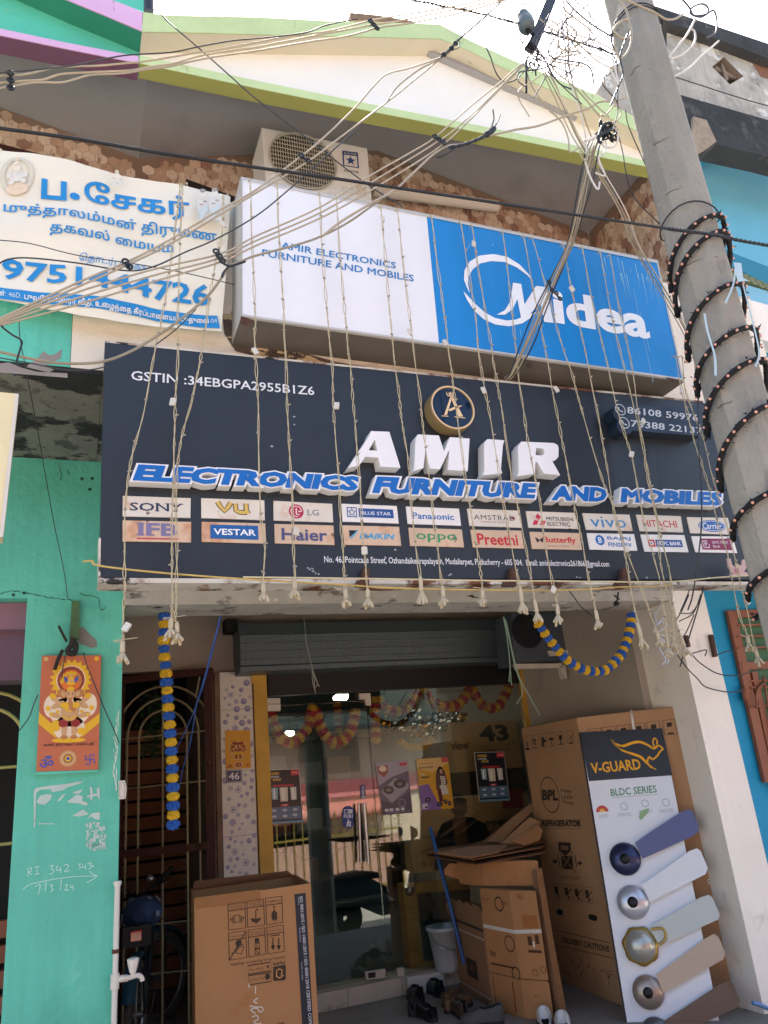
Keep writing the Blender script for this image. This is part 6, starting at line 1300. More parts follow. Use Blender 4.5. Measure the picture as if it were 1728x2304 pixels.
def cman(f, m, I):
    j = I('#20252b'); sk = I('#5f4334'); f.poly(m, [(.17, .98), (.2, .55), (.26, .36), (.36, .3), (.45, .28), (.52, .3), (.62, .4), (.66, .56), (.7, .98)], j, .0012); f.poly(m, [(.35, .3), (.46, .3), (.47, .98), (.36, .98)], I('#8b5d38'), .0016); f.blob(m, .41, .15, .07, .13, sk, .0018); f.rect(m, .37, .24, .45, .33, sk, .0017); f.blob(m, .41, .06, .072, .055, I('#1d1614'), .002); f.blob(m, .41, .22, .055, .05, I('#2b1e19'), .0021)
    f.text(m, 'IMMERSE', .62, .36, .92, .45, I('#4a3224'), .0012, bold=0.016); f.text(m, 'DIVE IN', .62, .5, .85, .58, I('#94302c'), .0012, bold=0.016); f.rect(m, .78, -.08, .96, .2, I('#8f2326'), .0012); f.text(m, '108 cm', .06, .86, .16, .93, I('#5a4028'), .0012)
flat_carton('television_carton', 'television carton printed with a man in a dark jacket behind the glass', z3b((430, 1175), (1425, 1130), (1445, 1700), (480, 1790)), GL+.1, .14, cman, M_cardl)
def cwin(f, m, I):
    f.rect(m, .2, .12, 1.0, .9, I('#2b2c2c'), .0012); f.disc(m, .09, .08, .038, I('#2b2324'), .0014); f.text(m, '3', .06, .05, .12, .09, I('#d6cfc6'), .002, bold=0.04); f.rect(m, .055, .094, .125, .112, I('#b06a7a'), .0018)
flat_carton('appliance_carton', 'yellowish carton with a dark square front standing low behind the glass', [(906, 1990), (1056, 1978), (1066, 2172), (926, 2186)], GL+.13, .12, cwin, mat('yellow_cardboard', '#a37c3b', .8, .08, 4))
m = MB(); r = random.Random(12); Y = GL+.1
for k in range(11):
    x0 = 245+k*63; x1 = x0+62; ps = []
    yt, yb = 430+r.uniform(-12, 25)+(20 if k < 3 else 0), 625+r.uniform(-30, 60); N_ = 14
    for j in range(N_+1):
        y = yt+(yb-yt)*j/N_; a = P(*z3b((x0, y))[0], Y); b = P(*z3b((x1, y))[0], Y)
        for i in range(5): ps.append(a.lerp(b, i/4)+V((0, .016*math.sin(i*2.1+j*1.3+k)+r.uniform(-.009, .009)+.13*j/N_, 0)))
    m.add(ps, [(j*5+i, j*5+i+1, j*5+i+6, j*5+i+5) for j in range(N_) for i in range(4)], 1 if k in (0, 5, 10) else 0, True)
tag(m.build('foil_curtain', [mat('silver_foil', '#cfcdc8', .12, 0, metal=1.0), mat('gold_foil', '#d08a2a', .15, 0, metal=1.0)]), 'crumpled silver and gold foil bunting behind the right glass panel', 'foil bunting')
for lab, c4, Y in (('slim white ceiling lamp lit high inside the shop', z2b((738, 350), (765, 330), (862, 328), (845, 352)), 7.2), ('lit round ceiling lamp above the left garland loop inside', z2b((335, 645), (350, 634), (412, 634), (415, 655), (345, 660)), 7.8)):
    pl = Pl((0, Y, 2.7), (0, 0, -1)); pts = [P(x, y, Y) for x, y in c4]; z = max(p.z for p in pts); m = MB(); q = [PZ(x, y, z) for x, y in c4]; m.prism(q, (0, 0, .03)); tag(m.build('ceiling_lamp', mat('lamp_glow_%d' % int(Y*10), '#ffffff', .5, 0, emit=('#fff6e8', 7))), lab, 'lamp')
def shelf():
    t = thing('display_shelf', 'dim shelf of goods against the showroom back wall', 'shelf', (2.5, 9.2, .12)); m = MB(); r = random.Random(3)
    for z in (.5, 1.0, 1.5, 2.0): m.box(1.5, 3.6, 8.9, 9.3, z, z+.03)
    m.build('boards', mat('shelf_board', '#4d4a46', .7, .1), t)
    for i in range(14):
        x = 1.55+(i % 5)*.4; z = .531+.5*(i//5); m = MB(); m.box(x, x+r.uniform(.2, .34), 8.92, 9.2, z, z+r.uniform(.2, .4)); o = m.build('packed_box', ink(r.choice(('#5b2f2a', '#5a5a56', '#33445a', '#6b5234', '#77746e'))), t)
shelf()

# ================================================================ cartons on the porch
def carton(name, label, K, L, Rr, z0, z1, mt, bev=.006):
    """K: near corner, L: far end of its left face, Rr: far end of its right face"""
    K, L, Rr = [V((p.x, p.y, 0)) for p in (K, L, Rr)]; O = L+Rr-K; up = lambda p, z: V((p.x, p.y, z))
    t = thing(name, label, 'carton', up((K+O)/2, z0)); m = MB(); m.hexa([up(p, z0) for p in (K, Rr, O, L)]+[up(p, z1) for p in (K, Rr, O, L)]); bevel(m.build('body', mt, t), bev)
    return t, Q(up(L, z1), up(K, z1), up(K, z0), up(L, z0)), Q(up(K, z1), up(Rr, z1), up(Rr, z0), up(K, z0))
kb = ink('#2d2119', .7)
# tall refrigerator carton
FR = PZ(1690, 2263, 0); FZ = Pl(FR, (0, -1, 0)).px(1535, 1587).z
FK, FL = PZ(1297, 1614, FZ), PZ(1172, 1638, FZ)
frt = thing('refrigerator_carton', 'tall refrigerator carton standing upright behind the fan display board', 'carton', (FK.x, FK.y, 0))
O_ = FL+V((FR.x, FR.y, FZ))-FK; u0 = lambda p: V((p.x, p.y, 0)); u1 = lambda p: V((p.x, p.y, FZ))
m = MB(); m.hexa([u0(FK), u0(FR), u0(O_), u0(FL), u1(FK), u1(FR), u1(O_), u1(FL)]); bevel(m.build('body', M_card, frt), .008)
fl = Q(u1(FL), u1(FK), u0(FK), u0(FL)); fr_ = Q(u1(FK), u1(FR), u0(FR), u0(FK))
def fridge_print():
    m = MB(); pl = Pl(fl.at(.5, .5), fl.n); X = lambda *p: zz(1100, 1330, .3785)(*p); D = .002
    def tx(s, A, B, T, **k): m.pt(s, pl, A, B, T, D, 0, **k)
    for i, x in enumerate((215, 258, 307, 355, 405, 462)):
        a, b = 862-i*6, 946-i*8; m.ribbon([pl.px(*p, D) for p in X((x, a), (x+36, a-4), (x+38, b-4), (x+2, b))], .004, pl.n, 0, True)
    tx('2', *X((220, 925), (238, 923), (218, 897)), bold=0.032); m.pq(pl, X((218, 932), (240, 929), (240, 944), (218, 947)), D)
    for x in (262, 274): m.pq(pl, X((x, 885), (x+5, 884), (x+6, 915), (x+1, 916)), D); m.pq(pl, X((x-4, 888), (x+2, 874), (x+9, 886)), D+.0003)
    m.pq(pl, X((260, 930), (284, 927), (284, 932), (260, 935)), D); m.pq(pl, X((312, 870), (328, 868), (330, 922), (314, 924)), D); m.pq(pl, X((328, 885), (340, 880), (342, 895), (330, 900)), D)
    m.pq(pl, X((355, 888), (362, 872), (374, 868), (384, 874), (388, 884)), D); m.pq(pl, X((371, 886), (375, 886), (377, 922), (373, 922)), D)
    m.pq(pl, X((414, 858), (436, 855), (434, 880), (426, 888), (418, 882)), D); m.pq(pl, X((423, 886), (428, 886), (429, 908), (424, 908)), D); m.pq(pl, X((416, 908), (438, 905), (438, 910), (416, 913)), D); m.pq(pl, X((478, 900), (500, 897), (500, 906), (478, 909)), D)
    m.ribbon([pl.px(*X((474, 850))[0], D), pl.px(*X((504, 888))[0], D)], .004, pl.n); m.ribbon([pl.px(*X((504, 846))[0], D+.0003), pl.px(*X((474, 890))[0], D+.0003)], .004, pl.n)
    c = pl.px(*X((362, 1210))[0], D); rx = (pl.px(*X((418, 1212))[0], D)-c).length; ry = (pl.px(*X((364, 1108))[0], D)-c).length; m.disc(c, rx, pl.n, 0, 36, ry=ry, r0=rx*.94, u=pl.u)
    tx('BPL', *X((318, 1243), (412, 1246), (316, 1180)), bold=0.048)
    for i, s_ in enumerate(('Happy', 'Little', 'Things')): tx(s_, *X((428+i*4, 1200+i*33), (492+i*6, 1204+i*33+(i == 2)*6), (426+i*4, 1174+i*33)), bold=0)
    tx('REFRIGERATOR', *X((318, 1398), (550, 1402), (316, 1362)), bold=0.048); m.pq(pl, X((318, 1358), (548, 1361), (548, 1363), (318, 1360)), D); m.pq(pl, X((320, 1409), (550, 1412), (550, 1414), (320, 1411)), D)
    Y7 = zz(1150, 1800, .3484); y = lambda *p: Y7(*p)
    m.pq(pl, y((304, 272), (385, 275), (385, 330), (350, 362), (308, 325)), D); m.pt('SIDE', pl, *y((322, 322), (370, 324), (320, 295)), D+.0006, 1, bold=0.024)
    m.pq(pl, y((322, 360), (395, 362), (402, 450), (330, 445)), D-.0006); X_ = ((302, 330), (420, 470)), ((400, 330), (330, 450)), ((300, 352), (318, 440)), ((410, 355), (424, 430))
    for i, (a, b) in enumerate(X_): m.ribbon([pl.px(*y(a)[0], D+.0002*i), pl.px(*y(b)[0], D+.0002*i)], .012, pl.n, 1 if i < 2 else 0); m.ribbon([pl.px(*y(a)[0], D+.0009+.0002*i), pl.px(*y(b)[0], D+.0009+.0002*i)], .006, pl.n, 0)
    m.pq(pl, y((268, 388), (282, 388), (282, 378), (300, 397), (284, 416), (283, 406), (270, 406)), D); m.pq(pl, y((458, 400), (444, 400), (444, 390), (428, 408), (446, 426), (445, 416), (458, 416)), D)
    tx('DO NOT CLAMP', *y((312, 505), (446, 518), (310, 484)), bold=-0.005)
    for i, x in enumerate((266, 330, 396, 464)):
        q = [(x, 536+i*8), (x+58, 543+i*8), (x+66, 646+i*8), (x+10, 632+i*8)]; m.ribbon([pl.px(*p, D) for p in y(*q)], .003, pl.n, 0, True)
        m.pq(pl, y((x+12, 560+i*8), (x+34, 556+i*8), (x+40, 606+i*8), (x+22, 612+i*8)), D); m.disc(pl.px(*y((x+40, 622+i*8))[0], D), .012, pl.n, 0, 10)
        if i: m.ribbon([pl.px(*y((x+6, 548+i*8))[0], D+.0004), pl.px(*y((x+62, 636+i*8))[0], D+.0004)], .004, pl.n); m.ribbon([pl.px(*y((x+30, 600+i*8))[0], D+.0006), pl.px(*y((x+58, 566+i*8))[0], D+.0006)], .008, pl.n)
    for a in ((266, 836), (284, 935)): m.ribbon([pl.px(*y(a)[0], D), pl.px(*y((a[0]+378, a[1]+88))[0], D)], .004, pl.n)
    m.ribbon([pl.px(*p, D) for p in y((288, 912), (303, 868), (322, 920))], .004, pl.n, 0, True); tx('DELIVERY CAUTIONS', *y((330, 922), (634, 985), (330, 884)), bold=0.028); m.ribbon([pl.px(*p, D+.0003) for p in y((304, 886), (305, 904))], .004, pl.n)
    for x, yy in ((305, 1022), (393, 1050), (437, 1080), (497, 1075), (588, 1104)):
        for s_ in (-1, 1): m.ribbon([pl.px(*y((x-8, yy-10*s_))[0], D+.0002*s_), pl.px(*y((x+8, yy+10*s_))[0], D+.0002*s_)], .004, pl.n)
    def st(*p, w_=.003, cl=False): m.ribbon([pl.px(*q, D) for q in y(*p)], w_, pl.n, 0, cl)
    st((330, 1048), (352, 1052), (362, 1112), (334, 1105), cl=True); st((352, 1052), (366, 1090), (372, 1118)); st((340, 1110), (372, 1122)); m.disc(pl.px(*y((376, 1130))[0], D), .008, pl.n, 0, 8)
    st((404, 1070), (418, 1066), (422, 1130), (406, 1140), cl=True); st((442, 1132), (468, 1092), (474, 1098), (448, 1140), cl=True); st((518, 1100), (540, 1090), (552, 1108), (530, 1122), cl=True); st((534, 1122), (546, 1150), (542, 1176)); st((546, 1150), (552, 1178))
    st((602, 1102), (654, 1110), (654, 1128), (604, 1120), cl=True); st((628, 1128), (632, 1165), (628, 1200)); st((632, 1165), (640, 1206)); st((632, 1140), (648, 1132)); m.disc(pl.px(*y((628, 1142))[0], D), .009, pl.n, 0, 8)
    st((345, 1262), (700, 1345), w_=.003)
    for c4 in (((293, 712), (312, 702), (334, 715), (334, 740), (312, 744), (296, 732)), ((497, 745), (512, 737), (548, 745), (557, 760), (552, 782), (520, 778), (502, 765))): m.pq(pl, y(*c4), D, 2)
    # top strip of the right face
    p2 = Pl(fr_.at(.5, .5), fr_.n)
    for i, x in enumerate((588, 672, 758, 848, 936, 1030)):
        a, b = 822-i*10.5, 905-i*10; m.ribbon([p2.px(*p, D) for p in X((x, a), (x+76, a-8), (x+92, b-6), (x+16, b))], .004, p2.n, 0, True); m.pq(p2, X((x+26, a+14), (x+56, a+10), (x+60, a+34), (x+30, a+40)), D)
    m.pq(p2, X((1064, 842), (1098, 838), (1098, 848), (1064, 852)), D+.0004)
    m.pq(p2, y((1268, 512), (1322, 505), (1328, 536), (1276, 543)), D, 3)
    for i in range(7): m.pq(p2, y((1274+i*6, 517-i*.8), (1277+i*6, 516.6-i*.8), (1280+i*6, 534-i*.8), (1277+i*6, 534.4-i*.8)), D+.0005, 0)
    m.build('print', [kb, ink('#b08050', .8), ink('#150f0b', .9), ink('#d9d6d0')], frt)
fridge_print()

# ---------------------------------------------------------------- fan display board leaning on it
def fan_board():
    nb = (fr_.n*math.cos(.155)+V((0, 0, 1))*math.sin(.155)).normalized(); p0 = Pl(fr_.at(.3, .04), fr_.n).px(1304, 1648, .012); B = Pl(p0, nb)
    t = thing('fan_display_board', 'white display board with five ceiling fan hubs and blades, black header with yellow lettering', 'display board', B.px(1535, 2300))
    TL, TR, BR, BL = [B.px(*p) for p in ((1304, 1648), (1490, 1638.5), (1642, 2420), (1428, 2420))]
    m = MB(); m.prism([TL, TR, BR, BL], -nb*.018); m.build('board', mat('board_white', '#dfe5ee', .35, .02, 3), t)
    m = MB(); m.add([TL+nb*.001-nb*.019, TL+nb*.001, BL+nb*.001, BL-nb*.018], [(0, 1, 2, 3)]); m.ribbon([TL+nb*.0012, BL+nb*.0012], .012, nb, 0); m.build('black_edge', M_black, t)
    m = MB(); X = z4; k = lambda *p: [B.px(x, y, .0025) for x, y in X(*p)]
    m.pq(B, X((540, 840), (1030, 815), (1090, 1095), (595, 1130)), .0012, 0)
    m.pt('V-GUARD', B, *X((614, 1086), (908, 1060), (602, 1022)), .002, 1, bold=0.024)
    for p, wd in ((((725, 882), (760, 910), (800, 920), (850, 903), (900, 897), (950, 918), (978, 935), (1000, 928)), [.004, .012, .018, .018, .016, .014, .012, .01]), (((985, 930), (1010, 918), (1034, 938), (1018, 950)), .011), (((985, 925), (975, 900), (983, 874), (1000, 890), (998, 912)), .009), (((735, 903), (790, 945), (850, 966), (900, 985), (930, 1012), (960, 1042), (994, 1060)), [.004, .013, .017, .017, .016, .013, .006]), (((1018, 952), (1000, 980), (972, 1000), (955, 985), (942, 1010), (950, 1035)), .011)):
        q = spline(k(*p), 4); n_ = len(q); w_ = wd if not isinstance(wd, list) else [wd[min(len(wd)-1, int(i*len(wd)/n_))]*1.0 for i in range(n_)]; m.ribbon(q, w_, nb, 1)
    m.pt('BLDC SERIES', B, *X((727, 1219), (1000, 1197), (721, 1176)), .002, 2, bold=0.0096); m.pr(B, X((735, 1228), (1003, 1208)), .002, .002, 3)
    c = B.px(*X((675, 1312))[0], .002); m.disc(c, .04, nb, 4, 16, a0=0, a1=math.pi, u=B.u); m.disc(c+nb*.0005, .02, nb, 5, 12, a0=0, a1=math.pi, u=B.u)
    for x, y, s_ in ((803, 1280, ('EFFICIENT BLDC', '52 WATTS MOTOR')), (928, 1262, ('OPERATES EVEN IN LOW', 'VOLTAGE CONDITIONS')), (1052, 1256, ('RUNS UP TO 3 TIMES', 'LONGER ON INVERTER'))):
        c = B.px(*X((x, y))[0], .002); m.disc(c, .023, nb, 3, 18, r0=.02, u=B.u)
        for j, q in enumerate(s_): m.pt(q, B, *X((x-36, y+50+j*11), (x+44, y+43+j*11), (x-37, y+43+j*11)), .002, 3)
    for j, q in enumerate(('5 STAR', 'BLDC FAN')): m.pt(q, B, *X((655, 1338+j*11), (706, 1333+j*11), (654, 1330+j*11)), .002, 3)
    m.pq(B, X((900, 1310), (930, 1295), (955, 1290), (945, 1320), (905, 1362), (892, 1350)), .003, 6)
    m.build('print', [ink('#2c2f36', .35), ink('#e6a716'), ink('#3f8a5e'), ink('#7f868f'), ink('#c8473f'), ink('#e6b64a'), ink('#8fb083')], t)
    Y = zz(1150, 1800, .3484)
    BL_ = [((800, 275), (900, 205), (1100, 75), (1150, 60), (1175, 75), (1213, 170), (1210, 205), (1170, 235), (850, 380)), ((845, 545), (1000, 440), (1150, 330), (1200, 312), (1225, 330), (1270, 440), (1255, 480), (895, 660)), ((890, 820), (1050, 730), (1220, 630), (1275, 612), (1300, 630), (1348, 740), (1340, 770), (960, 945)),
           ((935, 1130), (1100, 1010), (1260, 890), (1310, 865), (1340, 885), (1385, 990), (1370, 1030), (985, 1245)), ((990, 1425), (1120, 1340), (1330, 1200), (1400, 1165), (1430, 1185), (1478, 1295), (1470, 1335), (1200, 1460), (1010, 1520))]
    HB = [(1406, 1932, 36), (1423.5, 2030, 37), (1441, 2129, 38), (1458, 2234, 36), (1477, 2330, 36)]
    FC = [('#565f8c', '#3a4060'), ('#dfe4ea', '#c4c8d2'), ('#bcc6c4', '#b9b8ae'), ('#b7a592', '#a8978a'), ('#4b3733', '#6c6a6c')]
    for i, (bp, (hx, hy, hr), (cb, ch)) in enumerate(zip(BL_, HB, FC)):
        h_ = .045
        def lift(p, j): return p
        a = [B.px(x, y, h_) for j, (x, y) in enumerate(Y(*bp))]
        m = MB(); m.prism(a, -nb*.006); bl = m.build('fan_blade', mat('blade_%s' % cb[1:], cb, .4, .03, 4, coat=.2), t); bevel(bl, .003)
        c = B.px(hx, hy, .06); rr = (B.px(hx+hr, hy, .06)-c).length
        m = MB(); pr = [(0, .0), (rr*.3, -.001), (rr*.7, -.012), (rr*.93, -.026), (rr, -.04), (rr*.97, -.056), (rr*.8, -.06)]
        if i == 2: pr = [(0, .012), (rr*.4, .006), (rr*.75, -.012), (rr*.9, -.032)]
        m.lathe(pr, c, nb, 36); hub = m.build('fan_hub', mat('hub_%s' % ch[1:], ch, .28, .03, 4, metal=.55), t)
        if i == 2:
            m = MB(); m.lathe([(rr*.88, -.03), (rr*(1.08), -.036), (rr*1.06, -.05), (rr*.85, -.055)], c, nb, 28)
            m.v = [p + (p-c)*(.05*math.sin(7*math.atan2((p-c).dot(B.v), (p-c).dot(B.u)))) for p in m.v]
            q = [B.px(*p, .055) for p in Y((905, 835), (975, 828), (998, 865), (990, 905), (955, 935))]; m.tube(spline(q, 4), .008, 6); m.build('gold_trim', mat('gold_trim', '#b79a55', .3, .05, metal=.6), hub)
        else: m = MB(); m.lathe([(0, .004), (rr*.31, .0035), (rr*.33, -.003)], c+nb*.001, nb, 24); m.build('motor_cap', M_black, hub)
    m = MB(); a = B.px(*X((862, 822))[0], .003); b = B.px(*X((845, 708))[0], -.01); m.ribbon(spline([a, a.lerp(b, .5)+nb*.03, b], 5), .016, nb); m.build('hanging_strap', M_wht, t)
fan_board()

# ---------------------------------------------------------------- big open carton in front
def open_carton():
    Y = 4.45; S = PY(Y); z5b = zz(400, 1850, .2737); tl, tr = S.px(437, 2025), S.px(699, 1988); zt = (tl.z+tr.z)/2
    x0, x1 = tl.x, tr.x; yb = Y+.55
    t = thing('open_carton', 'large open brown carton printed with upside down handling symbols at the front', 'carton', ((x0+x1)/2, Y+.3, 0))
    th = .008; m = MB()
    m.box(x0, x1, Y, Y+th, 0, zt); m.box(x0, x0+th, Y+th, yb-th, 0, zt); m.box(x1-th, x1, Y+th, yb-th, 0, zt); m.box(x0, x1, yb-th, yb, 0, zt); m.box(x0+th, x1-th, Y+th, yb-th, .01, .02); m.v = [V((p.x+(p.y-Y)*.1, p.y, p.z)) for p in m.v]; m.build('body', M_card3, t)
    m = MB(); m.hexa([(x0+.01, Y+.012, zt-.01), (x1-.01, Y+.012, zt-.01), (x1-.01, Y+.02, zt-.01), (x0+.01, Y+.02, zt-.01), (x0+.03, Y+.2, zt-.2), (x1-.03, Y+.2, zt-.2), (x1-.03, Y+.21, zt-.2), (x0+.03, Y+.21, zt-.2)])
    m.hexa([(x0+.01, yb-.02, zt-.005), (x1-.01, yb-.02, zt-.005), (x1-.01, yb-.01, zt-.005), (x0+.01, yb-.01, zt-.005), (x0+.02, yb-.06, zt+.045), (x1-.05, yb-.06, zt+.03), (x1-.05, yb-.05, zt+.03), (x0+.02, yb-.05, zt+.045)]); m.v = [V((p.x+(p.y-Y)*.1, p.y, p.z)) for p in m.v]; m.build('flap', M_card2, t)
    m = MB(); z = z5b; m.pq(S, z((135, 622), (680, 552), (682, 655), (300, 695), (150, 714)), .0012); m.build('tape', mat('packing_tape', '#8f5f33', .35, .06, 8), t)
    m = MB(); D = .0016
    def bx(p): m.ribbon([S.px(x, y, D) for x, y in z(*p)], .005, S.n, 0, True)
    bxs = [[(412, 675), (552, 655), (560, 868), (418, 886)], [(568, 648), (704, 630), (714, 843), (576, 864)], [(722, 625), (855, 608), (864, 822), (730, 843)], [(418, 912), (558, 892), (568, 1112), (424, 1134)], [(578, 888), (714, 868), (724, 1085), (586, 1108)], [(732, 865), (868, 845), (876, 1062), (742, 1082)]]
    words = [('Clamp as above', 'this way up'), ('Protect', 'against rain'), ('Fragile',), ('Hand trolley',), ('Limit of', 'stacking'), ('This side up',)]
    for b, ws in zip(bxs, words):
        bx(b); L = lambda a, c: tuple(b[0][i]*(1-a)*(1-c)+b[1][i]*a*(1-c)+b[3][i]*(1-a)*c+b[2][i]*a*c for i in (0, 1))
        m.ribbon([S.px(x, y, D+.0003) for x, y in z(L(0, .27), L(1, .27))], .004, S.n)
        for j, s_ in enumerate(ws):
            c0, c1 = (.07, .15) if (len(ws) == 1 or j == 1) else (.16, .24)
            if len(ws) == 1: c0, c1 = .1, .2
            m.pt(s_, S, *z(L(.9, c0), L(.12, c0), L(.9, c1)), D, 0)
    q = lambda *p: m.pq(S, z(*p), D)
    q((782, 690), (800, 688), (795, 702), (795, 722), (816, 745), (818, 790), (806, 816), (796, 795), (788, 816), (772, 790), (770, 750), (788, 722), (788, 704))
    q((598, 795), (612, 788), (626, 795), (642, 786), (658, 793), (672, 784), (686, 786), (672, 815), (648, 828), (640, 828), (612, 818)); m.ribbon([S.px(x, y, D+.0003) for x, y in z((646, 838), (642, 790), (641, 725), (650, 712), (660, 718), (660, 728))], .005, S.n)
    bx([(462, 768), (508, 762), (512, 818), (466, 824)])
    for x in (450, 520): m.ribbon([S.px(a, b, D) for a, b in z((x, 775-(x-450)*.1), (x+4, 832-(x-450)*.1))], .005, S.n)
    q((428, 800), (440, 782), (442, 820)); q((548, 785), (534, 770), (536, 808)); m.ribbon([S.px(a, b, D+.0002) for a, b in z((428, 1130), (560, 895))], .005, S.n)
    m.ribbon([S.px(a, b, D) for a, b in z((442, 1078), (462, 1076), (505, 1000), (535, 1010))], .006, S.n); m.disc(S.px(*z((500, 994))[0], D+.0003), .016, S.n, 0, 12); bx([(500, 1030), (545, 1018), (520, 1085), (478, 1072)])
    q((632, 955), (668, 950), (670, 990), (634, 994)); bx([(634, 1000), (670, 996), (672, 1034), (636, 1038)]); bx([(634, 1044), (672, 1040), (674, 1082), (636, 1086)]); m.ribbon([S.px(a, b, D) for a, b in z((636, 1046), (672, 1082))], .003, S.n); m.pt('4', S, *z((662, 1006), (644, 1008), (662, 1030)), D)
    m.ribbon([S.px(a, b, D) for a, b in z((762, 936), (840, 924))], .005, S.n)
    for x in (782, 830): m.ribbon([S.px(a, b, D) for a, b in z((x, 950), (x, 1030))], .006, S.n); q((x-18, 1015), (x+18, 1010), (x+2, 1056))
    m.pt('Laundry from Anywhere, Anytime.', S, *z((880, 1092), (428, 1158), (884, 1122)), D, bold=0.0064); m.pt('MyIFB', S, *z((880, 1134), (780, 1148), (884, 1166)), D, bold=0.024)
    q((785, 1190), (878, 1172), (888, 1182), (888, 1290), (880, 1298), (792, 1306), (783, 1296)); bx([(576, 1180), (762, 1150), (770, 1222), (580, 1250)]); bx([(580, 1262), (765, 1236), (770, 1308), (584, 1338)])
    m.pt('Google Play', S, *z((708, 1186), (590, 1204), (710, 1208)), D, bold=0); m.pt('App Store', S, *z((712, 1266), (592, 1284), (714, 1290)), D, bold=0); m.pt('GET IT ON', S, *z((712, 1214), (670, 1220), (713, 1222)), D); q((725, 1188), (748, 1172), (750, 1204)); m.disc(S.px(*z((738, 1270))[0], D), .014, S.n, 0, 12)
    m.pt('www.', S, *z((876, 1640), (815, 1648), (878, 1660)), D, bold=0.016)
    m.pr(S, z((812, 1262), (812, 1222), (832, 1205), (858, 1215), (852, 1258), (868, 1256), (838, 1282), (806, 1262)), .006, D+.001, 1)
    m.pq(S, z((960, 592), (1050, 580), (1135, 2050), (1045, 2050)), D, 2)
    m.pt('ISO 9001:2015 / ISO 14001:2015 / ISO 45001:2018 CERTIFIED COMPANY', S, *z((1000, 612), (1084, 1760), (1026, 608)), D+.001, 3, bold=0.016)
    for s_, y0, y1 in (('Quality', 615, 680), ('Environment', 868, 985), ('Health & safety', 1150, 1300)): m.pt(s_, S, *z((984+(y0-600)*.05, y0), (984+(y1-600)*.05, y1), (996+(y0-600)*.05, y0)), D+.001, 3)
    m.build('print', [ink('#3a2a1e', .7), ink('#c08a58', .7), ink('#20242f', .6), ink('#bdbcc4', .6)], t)
    m = MB()
    for p in (((585, 1325), (587, 1362)), ((640, 1348), (638, 1410)), ((660, 1445), (625, 1470), (655, 1490)), ((590, 1510), (640, 1520), (690, 1520), (700, 1545), (675, 1560), (650, 1530), (600, 1540), (640, 1575)), ((610, 1600), (650, 1590), (660, 1620), (625, 1640), (650, 1659), (690, 1650))): m.ribbon(spline([S.px(x, y, .003) for x, y in z(*p)], 5), .005, S.n)
    m.build('chalk_scribble', ink('#cfc8be', .9), t)
open_carton()

# ---------------------------------------------------------------- stacked cartons, loose sheets
KA = PZ(1183, 2293, 0); zA = Pl(KA, (0, -1, 0)).px(1145, 2004).z; LA, RA = PZ(1077, 1998, zA), PZ(1206, 2004, zA)
zs_ = zA*.30
def faces_print(t, fl_, fr2, items):
    m = MB(); ms = []
    for f, kind, args, c in items:
        f = fl_ if f == 'l' else fr2; k = ink(c, .7)
        if k not in ms: ms.append(k)
        k = ms.index(k)
        if kind == 't': f.text(m, *args, k, .0016)
        elif kind == 'r': f.rect(m, *args, k, .0014)
        elif kind == 'd': f.disc(m, args[0], args[1], args[2], k, .0014, r0=args[2]*.8)
        elif kind == 'b': f.box(m, *args, .004, k, .0015)
    m.build('print', ms, t)
ta, a1, a2 = carton('small_carton', 'short plain carton at the bottom of the front stack', KA, LA, RA, 0, zs_-.002, M_card3); faces_print(ta, a1, a2, [('r', 't', ('34 IN', .4, .35, .6, .42), '#5b3a20'), ('l', 'r', (.1, .1, .13, .9), '#7c3f28'), ('l', 'r', (.72, .1, .76, .9), '#7c3f28')])
tb, b1, b2 = carton('tall_carton', 'tall carton strapped with white tape on top of the front stack', KA+V((.004, .004, 0)), LA+V((.003, 0, 0)), RA, zs_, zA, M_card3)
faces_print(tb, b1, b2, [('l', 't', ('finger', .05, .1, .3, .17), '#8d4a38'), ('l', 'd', (.62, .17, .045), '#2d1d17'), ('l', 't', ('origin', .68, .13, .9, .19), '#7c3328'), ('l', 'd', (.8, .62, .05), '#6b4528'), ('l', 't', ('box', .12, .72, .3, .8), '#2d1d17'), ('l', 'r', (.1, .88, .85, .9), '#4b3020'), ('l', 'd', (.88, .95, .04), '#3b2618'), ('r', 't', ('FRAGILE', .3, .04, .5, .1), '#7a4a28'), ('r', 'r', (.35, .28, .9, .42), '#9b6232'), ('r', 'r', (.45, .52, .6, .62), '#4b2f1c'), ('r', 'r', (.72, .5, .86, .6), '#4b2f1c'), ('r', 'r', (.42, .67, .9, .70), '#4b2f1c'), ('r', 'd', (.55, .92, .02), '#5b3a20'), ('r', 'd', (.85, .88, .02), '#5b3a20'), ('r', 'r', (.62, .57, .68, .64), '#d5d0c8')])
m = MB()
for f, a, b in ((b1, (0, .455), (1, .475)), (b2, (0, .475), (1, .455))): m.ribbon([f.at(*a, .0022), f.at(*b, .0022)], .022, f.n)
m.build('strap', mat('white_strap', '#cfc8c0', .5, .15, 40), tb)
dB = (PZ(1038, 2227, 0)-PZ(1100, 2262, 0)); KB = V((LA.x, LA.y, 0))+dB.normalized()*.01; LB = PZ(1036, 2226, 0); RB = KB+(V((RA.x, RA.y, 0))-V((KA.x, KA.y, 0)))*.9; zB = Pl(LB, (0, -1, 0)).px(1008, 2028).z
tc_, c1, c2 = carton('tall_carton', 'torn topped carton behind the strapped one, beside the white bucket', KB, LB, RB, 0, zB, M_card2)
faces_print(tc_, c1, c2, [('l', 'r', (.0, .19, 1, .22), '#2d2018'), ('l', 'r', (.33, .58, .66, .78), '#2d2018'), ('l', 't', ('LED', .4, .64, .6, .7), '#8b6138'), ('l', 'r', (0, .295, 1, .305), '#d0c8be'), ('l', 'r', (0, .9, 1, .907), '#d0c8be'), ('l', 't', ('W', .75, .93, .92, .985), '#2d2018')])
